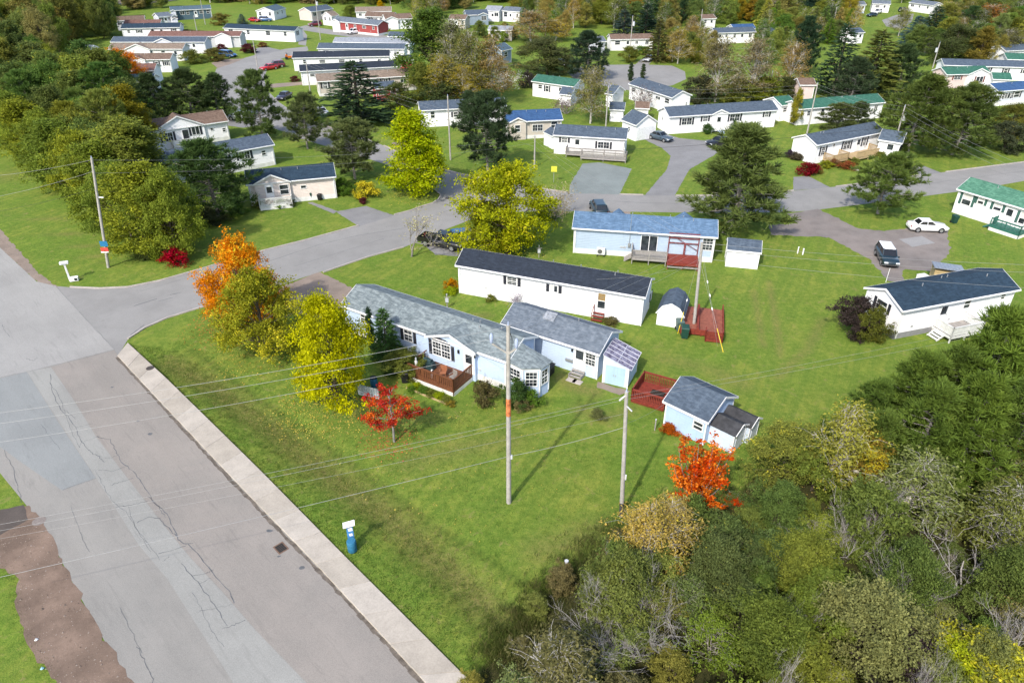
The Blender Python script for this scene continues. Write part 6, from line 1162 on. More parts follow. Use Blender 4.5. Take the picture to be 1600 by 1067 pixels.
# things on and near the brown deck
def on_deck(x, y): return h1.world(x, y, .625)
c0 = on_deck(Lc.x + .95, Fc.y + 1.55); t = empty('barbecue', c0, h1.root.rotation_euler.z); tag(t, 'dark covered barbecue on the brown deck by the house wall', 'barbecue'); MB().add([(-.65, -.35, .0), (.65, -.35, 0), (.65, .35, 0), (-.65, .35, 0), (-.55, -.25, .75), (.55, -.25, .75), (.55, .25, .75), (-.55, .25, .75)], [(3,2,1,0),(4,5,6,7),(0,1,5,4),(1,2,6,5),(2,3,7,6),(3,0,4,7)]).build('cover', M('dark_green_cover', (.02,.045,.05), .5, .2, 3, .4), t, bevel=.08); MB().tube([(-.4, 0, .76), (.4, 0, .76)], .22, 10).build('lid', M('dark_green_cover'), t)
def chair(p, rz, label, m, name='garden_chair', group=None):
    t = empty(name, p, rz); tag(t, label, 'chair', group); MB().box(-.26, .26, -.25, .25, .38, .43).build('seat', m, t, bevel=.01); MB().box(-.26, .26, .22, .27, .44, .95).build('backrest', m, t, bevel=.01)
    for x in (-.22, .22):
        for y in (-.21, .21): MB().box(x - .025, x + .025, y - .025, y + .025, 0, .38).build('leg', m, t)
    for x in (-.27, .27): MB().box(x - .03, x + .03, -.22, .22, .6, .64).build('armrest', m, t)
chair(on_deck(Fc.x - 1.9, Fc.y + 1.2), h1.root.rotation_euler.z + .4, 'reddish wooden armchair in the middle of the brown deck', M('cedar_chair', (.30,.12,.06), .6, .15)); chair(on_deck(Fc.x - .8, Fc.y + 1.1), h1.root.rotation_euler.z - .2, 'grey armchair near the white door on the brown deck', M('grey_chair', (.24,.22,.2), .6))
t = empty('garden_statue', on_deck(Lc.x + .15, Fc.y + .9)); tag(t, 'small white statue at the left corner of the brown deck', 'statue'); MB().tube([(0, 0, 0), (0, 0, .12), (0, 0, .5), (0, 0, .75), (0, 0, .85), (0, 0, 1.0)], [.16, .15, .12, .15, .07, .03], 12).build('figure', WHITE, t); MB().tube([(0, 0, .92), (0, 0, 1.02), (0, 0, 1.14)], [.05, .10, .04], 10).build('head', WHITE, t)
t = empty('garden_statue', on_deck(Fc.x - 2.6, Fc.y + .5)); tag(t, 'white bird figure behind the front rail of the brown deck', 'statue'); MB().tube([(0, 0, 0), (0, 0, .1), (0, 0, .4), (0, 0, .7)], [.10, .12, .12, .04], 10).build('body', WHITE, t); MB().tube([(0, 0, .66), (.04, 0, .78), (.14, 0, .80)], [.05, .07, .02], 8).build('head', WHITE, t)
# yard pieces
t = empty('wood_box', h1.world(h1.L + .9, h1.D - .35), h1.root.rotation_euler.z); tag(t, 'black covered box against the gable behind the bay window', 'storage box'); MB().box(-.6, 1.1, -.5, .5, 0, .75).build('case', BLACKP, t, bevel=.03); MB().slab([(-.65, -.58, .78), (1.15, -.58, .78), (1.15, .55, .92), (-.65, .55, .92)], .05).build('lid', M('black_tarp', (.02,.02,.022), .4, .2, 5, .4), t)
t = empty('garden_gate', G(560, 617), R(-20)); tag(t, 'grey board gate panel under the yellow tree', 'fence panel'); GB = M('grey_boards', (.36,.40,.43), .8, .15, 3, .2)
for i in range(9): MB().box(i*.22, i*.22 + .2, 0, .03, .05, 1.05).build('board', GB, t)
MB().box(0, 1.98, .032, .07, .25, .33).box(0, 1.98, .032, .07, .8, .88).build('cross_rail', GB, t)
t = empty('rain_barrel', G(585, 604)); tag(t, 'dark blue rain barrel beside the grey gate panel', 'barrel'); MB().tube([(0, 0, 0), (0, 0, .05), (0, 0, .45), (0, 0, .85), (0, 0, .9)], [.26, .29, .32, .29, .26], 16).build('barrel', M('barrel_blue', (.02,.10,.17), .4), t); MB().tube([(0, 0, .9), (0, 0, .94)], .29, 16).build('lid', BLACKP, t)
t = empty('garden_edging'); tag(t, 'pale wooden edging along the flower bed below the brown deck', 'edging'); a, b = G(635, 607), G(698, 632)
for i in range(6): p, q = a.lerp(b, i/6), a.lerp(b, (i + .97)/6); MB().bar(Vector((p.x, p.y, .07)), Vector((q.x, q.y, .07)), .10, .14).build('timber', TANW, t)
t = empty('parasol', G(541, 101)); tag(t, 'red and white parasol behind the stacked homes', 'parasol'); MB().tube([(0, 0, 0), (0, 0, 2.5)], .04, 8).build('pole', WHITE, t)
n = 8
for k in range(n):
    a0, a1 = 2*math.pi*k/n, 2*math.pi*(k+1)/n; MB().add([(0, 0, 2.6), (1.9*math.cos(a0), 1.9*math.sin(a0), 2.1), (1.9*math.cos(a1), 1.9*math.sin(a1), 2.1)], [(0, 1, 2)]).build('canopy_panel', M('parasol_red', (.55,.10,.12), .7) if k % 2 else M('parasol_pink', (.68,.42,.42), .7), t)
for (u, v, lab) in ((1440, 437, 'white crate by the plywood shed'),):
    t = empty('storage_crate', G(u, v), .3); tag(t, lab, 'crate'); MB().box(-.5, .5, -.35, .35, 0, .5).build('case', WHITE, t, bevel=.03); MB().box(-.52, .52, -.37, .37, .505, .56).build('lid', WHITE, t, bevel=.01)
# litter on the shoulder
for (u, v, m_, lab) in ((57, 1000, WHITE, 'small white scrap of litter on the dirt shoulder'), (66, 1045, M('litter_blue', (.3,.55,.62), .6), 'pale blue scrap of litter nearest the bottom edge')):
    c = G(u, v); o = MB().add([(-.09, -.06, .02), (.07, -.08, .05), (.10, .06, .02), (-.05, .09, .07), (0, 0, .09)], [(0, 1, 4), (1, 2, 4), (2, 3, 4), (3, 0, 4)]).build('litter', m_, None, (c.x, c.y, .02)); tag(o, lab, 'litter')
t = empty('rock', G(246, 396)); 
def rock(u, v, s, label):
    rg = np.random.default_rng(int(u)); mb = MB(); n = 8; ring = lambda z, k: [(s*k*math.cos(6.283*i/n)*rg.uniform(.8, 1.15), s*k*math.sin(6.283*i/n)*rg.uniform(.8, 1.15), z*s) for i in range(n)]; V = ring(-.1, 1) + ring(.35, .95) + ring(.65, .6) + [(0, 0, .75*s)]
    mb.add(V, [(j*n + i, j*n + (i+1) % n, (j+1)*n + (i+1) % n, (j+1)*n + i) for j in range(2) for i in range(n)] + [(2*n + i, 2*n + (i+1) % n, 3*n) for i in range(n)], True); c = G(u, v); tag(mb.build('boulder', M('rock_grey', (.34,.30,.28), .9, .25, 3, .4), None, (c.x, c.y, 0)), label, 'boulder')
bpy.data.objects.remove(t)
rock(248, 394, .75, 'grey boulder behind the crimson bush'); rock(1338, 266, .6, 'pale boulder in the garden of the right street home')
# ------------------------------------------------------------------ planting
PINE_C = (.050,.078,.024); OLIVE = (.125,.140,.030); GREEN = (.080,.140,.022); YGREEN = (.21,.26,.020); DKGREEN = (.048,.085,.022); WILLOW = (.150,.168,.062); SAGE = (.125,.160,.075); BROWNISH = (.24,.175,.06); GOLD = (.36,.235,.015); SPR = (.028,.055,.028); BLUESP = (.045,.085,.085); ORANGE = (.50,.135,.010); MAROON = (.075,.020,.022)
# by the main home
tree('broad', (366, 508), 352, 108, (.52,.18,.014), 'orange maple left of the pale blue home', turn=.35, var=0); tree('broad', (404, 554), 414, 112, (.20,.205,.022), 'olive green tree touching the orange maple', turn=.30, var=1)
tree('broad', (512, 632), 447, 118, (.32,.315,.018), 'large golden yellow tree in front of the pale blue home', turn=.14, var=2); tree('redmaple', (611, 690), 604, 68, (.33,.038,.03), 'small red maple with level branches on the lawn', turn=.30, yaw=.2)
tree('cedar', (578, 548), 477, 15, (.018,.040,.016), 'slim dark cedar at the wall of the pale blue home', turn=0); tree('spruce', (601, 560), 480, 46, (.045,.09,.024), 'broad green cedar at the wall of the pale blue home', turn=0); tree('shrub', (636, 585), 545, 55, OLIVE, 'rounded olive shrub left of the brown deck', cat='shrub', turn=.1); tree('shrub', (612, 580), 548, 44, DKGREEN, 'dark shrub below the broad green cedar', cat='shrub', turn=0)
tree('bush', (757, 628), 592, 40, (.085,.075,.03), 'brownish bush right of the brown deck', cat='shrub', turn=.1); tree('sparse', (752, 620), 584, 22, (.09,.08,.09), 'thin purple flowering stalks right of the brown deck', cat='shrub', turn=0); tree('shrub', (806, 634), 590, 48, DKGREEN, 'dark green shrub under the bay window', cat='shrub', turn=0); tree('bush', (828, 633), 606, 30, GREEN, 'small green shrub at the bay window corner', cat='shrub', turn=0); tree('bush', (815, 640), 622, 26, (.16,.14,.06), 'straw coloured plant below the bay window', cat='plant', name='garden_plant')
for i, (u, v, c, s) in enumerate(((648, 601, YGREEN, 26), (660, 607, GREEN, 24), (672, 611, OLIVE, 26), (684, 616, YGREEN, 22), (697, 622, OLIVE, 24), (703, 628, (.2,.16,.03), 18), (642, 605, GREEN, 20))): tree('bush', (u + 1, v + 6), v - 3, s*.75, c, ('lime plant second from left', 'green plant third from left', 'olive plant in the middle', 'lime plant right of the middle', 'olive plant second from right', 'tan rightmost plant', 'green leftmost plant')[i] + ' in the bed below the brown deck', cat='plant', name='garden_plant', group='flower bed below the brown deck')
tree('bush', (1046, 674), 662, 26, (.30,.08,.02), 'rusty orange plant left of the slate roofed shed', cat='plant', name='garden_plant'); tree('flame', (1098, 782), 672, 92, (.40,.055,.022), 'flame red sapling in front of the slate roofed shed', turn=.42, yaw=.6); tree('bush', (1146, 782), 774, 24, (.45,.06,.02), 'low red shrub right of the flame red sapling', cat='shrub'); tree('bush', (934, 653), 638, 22, (.11,.12,.045), 'pale weeds on the lawn near the annex', cat='plant', name='garden_plant')
tree('bush', (705, 452), 433, 20, (.36,.17,.02), 'golden bush at the corner of the plain white home', cat='shrub'); tree('bush', (705, 459), 447, 22, YGREEN, 'lime green plant below the golden bush', cat='plant', name='garden_plant'); tree('bush', (767, 470), 459, 17, OLIVE, 'small grass clump at the plain white home wall', cat='plant', name='garden_plant'); tree('paletwig', (805, 480), 453, 24, (.17,.13,.22), 'lilac flowering bush at the plain white home wall', cat='shrub', turn=0); tree('bush', (953, 506), 496, 26, (.10,.09,.03), 'scruffy weeds beside the barn shed', cat='plant', name='garden_plant')
# around the side street
tree('broad', (792, 396), 246, 132, (.245,.265,.018), 'large olive gold tree right of the pickup', turn=.27, var=3); tree('broad', (762, 396), 308, 62, (.17,.19,.02), 'smaller green tree beside the pickup', turn=.3, var=1); tree('tallleaf', (645, 305), 164, 84, (.25,.30,.014), 'bright yellow green poplar at the street bend', turn=.28, var=0); tree('sparse', (640, 401), 318, 62, (.34,.31,.16), 'nearly bare small tree by the black pickup', turn=.1, var=0, yaw=1); tree('paletwig', (866, 342), 283, 66, (.30,.25,.15), 'pale twiggy bush behind the blue roofed home', cat='shrub', turn=.1); tree('bush', (860, 342), 325, 26, GREEN, 'green base of growth under the pale twiggy bush', cat='shrub')
tree('conepine', (1166, 354), 188, 134, (.075,.100,.028), 'large pine at the cross street', var=0, turn=.1); tree('pine', (1386, 334), 234, 92, (.080,.115,.028), 'pine on the grass above the white sedan', var=1, turn=.1); tree('pine', (549, 280), 180, 84, (.085,.105,.036), 'pine left of the bright yellow green poplar', var=2, turn=.1); tree('pine', (474, 233), 142, 62, (.080,.100,.036), 'slender pine left of the silver car', var=1); tree('densepine', (326, 338), 212, 128, (.050,.085,.024), 'big dark pine before the steel grey roof', var=0); tree('densepine', (400, 217), 106, 76, (.065,.095,.028), 'pine left of the upper street', var=1); tree('spruce', (556, 192), 94, 104, (.028,.050,.022), 'dark spruce in front of the tan home', var=0); tree('pine', (761, 268), 136, 86, (.034,.055,.024), 'dark pine behind the olive gold tree', var=2); tree('densepine', (735, 200), 140, 40, (.035,.055,.024), 'dark pine left of the deep blue roof', var=1)
for (u, v, vt, w, k, c, lab) in ((240, 196, 112, 66, 'densepine', (.040,.062,.022), 'leftmost of the dark pine trio above the brown roof'), (292, 190, 106, 78, 'densepine', (.045,.066,.022), 'middle of the dark pine trio above the brown roof'), (336, 188, 112, 62, 'densepine', (.042,.066,.024), 'rightmost of the dark pine trio above the brown roof'), (480, 190, 158, 40, 'shrub', YGREEN, 'yellow green bush below the dark spruce')): tree(k, (u, v), vt, w, c, lab, cat='tree' if k != 'shrub' else 'shrub')
tree('bush', (571, 307), 281, 42, (.17,.17,.02), 'round yellow green bush near the parking pad', cat='shrub', turn=.5); tree('shrub', (536, 303), 276, 34, GREEN, 'green bush at the end of the beige home', cat='shrub'); tree('bush', (567, 318), 307, 12, MAROON, 'tiny maroon shrub near the parking pad', cat='shrub')
for i, (u, c) in enumerate(((404, OLIVE), (420, (.16,.07,.03)), (436, GREEN), (452, (.05,.06,.03)))): tree('bush', (u, 325 - i), 313 - i, 20, c, ('olive', 'rusty', 'green', 'dark')[i] + ' plant along the porch of the beige home', cat='plant', name='garden_plant')
tree('bush', (273, 414), 383, 38, (.24,.006,.016), 'crimson round bush at the left corner', cat='shrub', turn=0); tree('bush', (232, 404), 387, 30, (.08,.10,.03), 'pale green bush left of the crimson bush', cat='shrub'); tree('bush', (268, 389), 366, 36, (.045,.028,.032), 'dark purple bush behind the crimson bush', cat='shrub', turn=0); tree('shrub', (322, 350), 322, 60, (.05,.06,.025), 'low dark hedge below the big dark pine', cat='shrub'); tree('shrub', (365, 336), 318, 40, GREEN, 'low green hedge left of the porch rail', cat='shrub')
# right side
tree('shrub', (1347, 522), 465, 60, (.040,.030,.026), 'dark purple brown bush at the navy roofed home', cat='shrub', turn=0); tree('shrub', (1368, 532), 476, 50, (.095,.105,.022), 'olive bush in front of the purple brown bush', cat='shrub', turn=.2); tree('bush', (1266, 273), 251, 30, (.14,.012,.016), 'dark red dome shrub on the right street', cat='shrub', turn=0, var=0); tree('bush', (1280, 271), 258, 14, (.15,.12,.03), 'small tan shrub beside the dark red dome', cat='shrub')
for i, (u, v, w, c) in enumerate(((1292, 262, 20, (.17,.18,.02)), (1303, 260, 18, (.14,.07,.03)), (1325, 264, 26, (.20,.07,.03)), (1337, 258, 14, OLIVE), (1376, 248, 20, OLIVE), (1246, 250, 22, (.07,.06,.035)), (1234, 246, 18, (.04,.03,.04)))): tree('bush', (u, v), v - 13, w, c, ('lime', 'rusty brown', 'orange red', 'small olive', 'round olive', 'olive grey', 'dark purple')[i] + ' garden bush before the home on the right street', cat='shrub')
tree('cedar', (986, 127), 97, 10, (.03,.05,.02), 'left clipped cedar column below the turning circle', turn=0); tree('cedar', (1005, 124), 99, 9, (.035,.055,.02), 'right clipped cedar column below the turning circle', turn=0); tree('bush', (1106, 209), 191, 16, (.04,.08,.02), 'left round bush at the very long white home steps', cat='shrub'); tree('bush', (1148, 207), 185, 13, (.035,.07,.02), 'right pointed bush at the very long white home steps', cat='shrub')
tree('tallleaf', (1246, 196), 135, 18, (.20,.19,.03), 'columnar yellow maple before the dark green roof', turn=.3); tree('densepine', (1310, 205), 160, 60, (.06,.075,.024), 'olive pine left of the tan decks'); tree('densepine', (1345, 202), 158, 46, (.05,.07,.026), 'green pine behind the tan decks')
for (u, v, vt, w, k, c, lab) in ((1437, 238, 112, 112, 'densepine', (.062,.085,.020), 'left half of the great dark pine pair beside the garage'), (1506, 242, 128, 104, 'densepine', (.056,.078,.020), 'right half of the great dark pine pair beside the garage'), (1370, 150, 45, 82, 'spruce', (.090,.105,.026), 'broad olive spruce above the great pines'), (1315, 150, 34, 64, 'spruce', (.030,.055,.026), 'dark spruce left of the broad olive spruce'), (1412, 150, 66, 62, 'densepine', (.038,.062,.024), 'dark pine right of the broad olive spruce'), (1335, 170, 88, 70, 'densepine', (.036,.055,.026), 'dark pine below the dark spruce'), (1433, 74, 24, 46, 'spruce', BLUESP, 'blue spruce at the far right road'), (1460, 70, 8, 44, 'spruce', SPR, 'dark spruce right of the blue spruce'), (1261, 118, 22, 50, 'densepine', (.022,.045,.022), 'tall dark pine behind the birch clump'), (1585, 215, 160, 70, 'broad', (.10,.10,.02), 'olive tree at the right edge before the deep blue roof'), (1578, 235, 190, 60, 'shrub', (.05,.06,.03), 'dark shrub mass at the right edge of the street'), (1238, 150, 58, 44, 'birch', BROWNISH, 'russet birch left of the dark pines'), (1535, 105, 38, 36, 'tallleaf', (.16,.13,.03), 'russet oak above the green roofed pink home'), (1494, 100, 30, 70, 'broad', (.06,.075,.026), 'grey green tree behind the pale pink home'), (1572, 92, 42, 56, 'birch', (.11,.11,.04), 'olive birch at the far right'), (1545, 60, 2, 60, 'birch', (.24,.12,.035), 'orange birch near the top right corner'), (1515, 62, 8, 44, 'densepine', (.04,.075,.026), 'bright green pine near the top right corner')): tree(k, (u, v), vt, w, c, lab, cat='shrub' if k == 'shrub' else 'tree', turn=.18)
# tall birches and poplars in the upper middle
for i, (u, v, vt, w, k, c, lab) in enumerate(((672, 138, 6, 84, 'tallleaf', (.075,.12,.022), 'tall green poplar, largest of the upper middle clump'), (706, 150, 18, 60, 'birch', (.12,.13,.05), 'grey green birch right of the tall poplar'), (735, 158, 38, 66, 'birch', (.14,.14,.04), 'middle birch of the upper middle clump'), (768, 160, 52, 60, 'birch', (.19,.14,.05), 'russet birch at the right of the upper middle clump'), (690, 166, 82, 56, 'birch', (.20,.17,.03), 'yellow birch in front of the tall poplar'), (724, 170, 96, 50, 'birch', (.22,.18,.03), 'yellow topped birch before the white slate roofed home'), (752, 160, 90, 46, 'birch', (.18,.16,.03), 'thin gold birch in the upper middle clump'), (655, 160, 96, 40, 'shrub', OLIVE, 'olive undergrowth below the tall poplar'), (705, 172, 128, 70, 'shrub', (.045,.06,.02), 'dark undergrowth below the birches'), (752, 172, 138, 60, 'shrub', (.05,.07,.02), 'green undergrowth right of the birches'), (622, 168, 128, 40, 'shrub', (.07,.085,.025), 'olive bushes at the end of the tan home'), (790, 140, 105, 44, 'paletwig', (.62,.58,.58), 'white blossoming bush beside the green roofed home'), (826, 138, 108, 26, 'bush', (.04,.035,.03), 'dark bush left of the green roofed home'), (780, 118, 84, 30, 'birch', BROWNISH, 'small russet birch left of the white blossom'), (856, 117, 52, 84, 'broad', (.075,.085,.032), 'round olive tree left of the turning circle'), (918, 124, 46, 66, 'densepine', (.028,.048,.026), 'dark pine at the turning circle'), (830, 66, 12, 66, 'birch', (.22,.16,.06), 'tan birch behind the round olive tree'), (868, 64, 28, 46, 'birch', (.30,.23,.04), 'golden birch behind the round olive tree'), (925, 193, 100, 62, 'birch', (.16,.15,.05), 'olive birch in front of the green roofed home'), (885, 178, 145, 44, 'paletwig', (.10,.06,.07), 'dark purple twiggy shrub left of the olive birch'), (1002, 172, 130, 40, 'paletwig', (.13,.09,.09), 'reddish twiggy shrub beside the end-on white home'), (1018, 95, 58, 0, 'bush', GREEN, ''), (1030, 96, 30, 40, 'spruce', (.075,.075,.022), 'olive spruce behind the turning circle'), (985, 97, 70, 30, 'shrub', OLIVE, 'left clipped shrub behind the turning circle'), (1004, 85, 70, 22, 'bush', GREEN, 'right clipped shrub behind the turning circle'), (975, 74, 14, 42, 'spruce', (.035,.055,.045), 'grey green spruce behind the tall pole'), (1010, 66, 4, 40, 'spruce', (.022,.042,.025), 'dark spruce top middle'), (1062, 100, 42, 40, 'birch', (.25,.20,.05), 'golden birch right of the turning circle'), (1125, 160, 55, 66, 'birch', (.15,.13,.06), 'left bare limbed birch above the very long white home'), (1178, 160, 52, 66, 'birch', (.17,.14,.07), 'right bare limbed birch above the very long white home'), (1095, 160, 118, 50, 'shrub', (.05,.055,.028), 'dark undergrowth left of the bare birches'), (1150, 162, 122, 56, 'shrub', OLIVE, 'olive undergrowth between the bare birches'), (1195, 160, 116, 60, 'shrub', (.12,.14,.02), 'yellow green undergrowth right of the bare birches'), (1228, 155, 118, 44, 'shrub', (.06,.07,.025), 'green undergrowth by the tall pink shed'))):
    if w: tree(k, (u, v), vt, w, c, lab, cat='shrub' if k in ('shrub', 'bush', 'paletwig') else 'tree', turn=.2)
tree('broad', (190, 142), 72, 66, (.50,.15,.010), 'vivid orange maple in the upper left', turn=.3, var=2)
for i, (u, v, vt, w, c) in enumerate(((345, 103, 92, 0, OLIVE), (388, 83, 68, 22, MAROON), (335, 95, 74, 40, (.12,.11,.03)), (300, 100, 76, 36, OLIVE), (258, 47, 36, 22, OLIVE), (206, 57, 42, 22, GREEN), (268, 60, 52, 26, (.22,.10,.04)), (245, 60, 50, 28, (.24,.09,.035)), (290, 56, 46, 30, (.09,.10,.03)), (342, 40, 20, 24, (.17,.15,.04)), (378, 38, 22, 16, BLUESP), (345, 84, 68, 20, MAROON), (410, 74, 66, 14, (.15,.06,.03)), (565, 45, 30, 16, (.09,.01,.03)), (598, 52, 40, 26, YGREEN), (548, 30, 6, 24, (.15,.19,.04)), (595, 30, 0, 14, GOLD), (460, 128, 118, 14, MAROON), (427, 24, 10, 0, GREEN))):
    if w: tree('shrub' if i not in (15, 16, 10) else ('spruce' if i == 10 else 'tallleaf'), (u, v), vt, w, c, ('', 'maroon bush on the far bend lawn', 'tan scrub beside the blue van', 'olive scrub left of the blue van', 'clipped hedge on the navy roof side', 'green hedge at the upper left row', 'rusty hedge right part at the reddish roof', 'rusty hedge left part at the reddish roof', 'brown green hedge before the dark teal porch', 'tan tree right of the dark teal house', 'small blue spruce at the far bend', 'dark maroon shrub by the reddish gable', 'orange shrub beside the long white far home', 'crimson shrub at the red home', 'lime bush right of the red home', 'pale green tree behind the red home', 'gold columnar tree behind the red home', 'maroon bush at the black roof gable', '')[i], cat='tree' if i in (9, 10, 15, 16) else 'shrub')
# row of oaks along the mown strip at left
oaks = [(258, 404, 252, 80), (222, 396, 246, 92), (186, 372, 238, 80), (152, 344, 214, 80), (122, 318, 196, 78), (92, 294, 180, 76), (64, 268, 165, 74), (38, 248, 150, 72), (10, 226, 135, 72), (-22, 205, 120, 70)]
for i, (u, v, vt, w) in enumerate(oaks): tree('tallleaf' if i % 2 else 'broad', (u, v), vt, w*1.1, ((.150,.185,.028), (.185,.205,.026), (.130,.172,.030))[i % 3], ('nearest oak beside the leaning pole', 'second oak of the left row, widest', 'third oak of the left row', 'fourth oak of the left row', 'fifth oak of the left row', 'sixth oak of the left row', 'seventh oak of the left row', 'eighth oak of the left row', 'ninth oak of the left row', 'farthest oak of the left row at the frame edge')[i], turn=.16, group='row of oaks along the mown strip')
placed = []
def fill(poly, n, kinds, hr, wr, cols, label, group, mind=2.5, seed=1, cat='tree', turn=.2, px_space=True, far=True):
    rg = random.Random(seed); us = [p[0] for p in poly]; vs = [p[1] for p in poly]; k = tries = 0; pl = np.array(poly, float); here = []
    while k < n and tries < n*60:
        tries += 1; u, v = rg.uniform(min(us), max(us)), rg.uniform(min(vs), max(vs))
        if not in_poly(np.array([[u, v]]), pl)[0]: continue
        g = G(u, v)
        if any((g - q).length < mind for q in here): continue
        here.append(g); h = rg.uniform(*hr); kd = rg.choice(kinds); c = rg.choice(cols); c = tuple(x*rg.uniform(.85, 1.15) for x in c)
        lo, hi = hr; sz = 'tall' if h > lo + .67*(hi - lo) else 'small' if h < lo + .33*(hi - lo) else 'middling'; ds = sz + ' ' + colour_word(c) + ' ' + {'pine': 'pine', 'densepine': 'pine', 'spruce': 'spruce', 'birch': 'birch', 'shrub': 'shrub'}.get(kd, 'leafy tree')
        plant_at(kd, g, h, h*rg.uniform(*wr), c, own_label(ds, g)[0] or label, cat='shrub' if kd == 'shrub' else cat, group=group, turn=turn); k += 1
AUT = [OLIVE, (.16,.18,.05), (.21,.19,.06), (.26,.235,.05), GREEN, (.10,.14,.04), (.18,.185,.045), (.24,.195,.07), (.085,.13,.03)]; DEEP = [(.065,.105,.026), (.09,.13,.03), (.105,.135,.034), (.14,.155,.034), (.155,.175,.034)]
fill([(-50, 95), (60, 100), (75, 135), (190, 150), (225, 235), (240, 320), (215, 350), (120, 275), (20, 200), (-50, 150)], 44, ['broad', 'tallleaf', 'densepine', 'tallleaf'], (8.5, 12.5), (.55, .8), DEEP + [(.16,.15,.02)], 'crowded leafy tree inside the dark wood at upper left', 'wood at upper left', 4.0, 3, turn=.2)
fill([(-60, -6), (160, -6), (178, 20), (168, 60), (75, 92), (-60, 92)], 100, ['broad', 'tallleaf', 'densepine', 'tallleaf'], (11, 16), (.45, .65), DEEP + AUT[:3], 'far tree in the wood behind the upper left homes', 'far wood at upper left', 5.0, 4)
fill([(300, -8), (905, -8), (905, 4), (640, 9), (540, 8), (330, 6)], 150, ['broad', 'tallleaf', 'spruce', 'birch', 'broad'], (8, 13), (.5, .75), AUT + DEEP, 'far tree in the wood along the top edge', 'far wood along the top edge', 4.0, 5)
fill([(905, -8), (1330, -8), (1335, 24), (1290, 44), (1200, 40), (1110, 38), (1020, 50), (905, 44)], 200, ['broad', 'tallleaf', 'birch', 'spruce', 'birch', 'broad'], (8, 12), (.5, .75), AUT + [(.24,.18,.03), DKGREEN, SPR], 'autumn tree in the far wood at top centre right', 'far wood at top centre right', 3.5, 6)
fill([(1395, -6), (1620, -6), (1640, 80), (1555, 78), (1470, 62), (1460, 14), (1400, 4)], 70, ['broad', 'tallleaf', 'birch', 'densepine'], (7, 11), (.5, .75), AUT + DEEP, 'mixed tree among the far homes at top right', 'far trees at top right', 5.0, 7)
fill([(1040, 62), (1110, 60), (1120, 100), (1085, 112), (1045, 100)], 14, ['birch', 'shrub', 'broad'], (5, 9), (.5, .8), AUT, 'autumn tree at the right of the turning circle', 'trees right of the turning circle', 4.0, 8)
fill([(1185, 60), (1260, 60), (1265, 110), (1190, 108)], 14, ['birch', 'broad', 'spruce'], (6, 9), (.5, .75), AUT + DEEP, 'tree between the bare birches and the dark pines', 'trees left of the dark pines', 4.0, 9)
fill([(640, 4), (735, 8), (728, 20), (690, 26), (650, 34)], 16, ['broad', 'birch', 'tallleaf'], (8, 12), (.5, .75), AUT, 'tree behind the tall green poplar', 'trees behind the tall poplar', 5.0, 10)
fill([(812, 8), (905, 8), (905, 50), (880, 60), (812, 50)], 18, ['birch', 'broad', 'spruce'], (7, 10), (.5, .75), AUT + [(.26,.2,.05)], 'autumn tree behind the round olive tree', 'trees behind the round olive tree', 5.0, 11)
fill([(745, 54), (800, 52), (806, 66), (760, 70)], 8, ['shrub', 'broad'], (3, 5), (.7, .9), DEEP, 'green hedge tree below the low pale roof', 'hedge below the low pale roof', 3.0, 12)
fill([(1490, 150), (1520, 152), (1524, 178), (1500, 186)], 5, ['shrub'], (2.5, 4), (.8, 1.), DEEP, 'shrub between the great pines and the cool grey home', 'shrubs by the cool grey home', 2.5, 13, 'shrub')

fill([(1195, 40), (1340, 44), (1346, 62), (1290, 70), (1250, 58), (1190, 60)], 22, ['birch', 'broad', 'spruce', 'tallleaf'], (6, 9), (.5, .75), AUT + DEEP, 'tree behind the tall dark pine', 'trees behind the tall dark pine', 4.0, 14)
fill([(1390, 48), (1430, 52), (1480, 70), (1560, 74), (1620, 70), (1620, 100), (1500, 98), (1440, 92)], 20, ['birch', 'broad', 'densepine', 'tallleaf'], (6, 9), (.5, .75), AUT + DEEP, 'tree above the long charcoal roof at right', 'trees above the charcoal roof', 4.0, 15)
fill([(205, 6), (262, 2), (262, 12), (230, 22), (205, 24)], 10, ['broad', 'tallleaf'], (6, 9), (.6, .8), AUT, 'tree left of the dark teal house', 'trees left of the dark teal house', 4.0, 16)
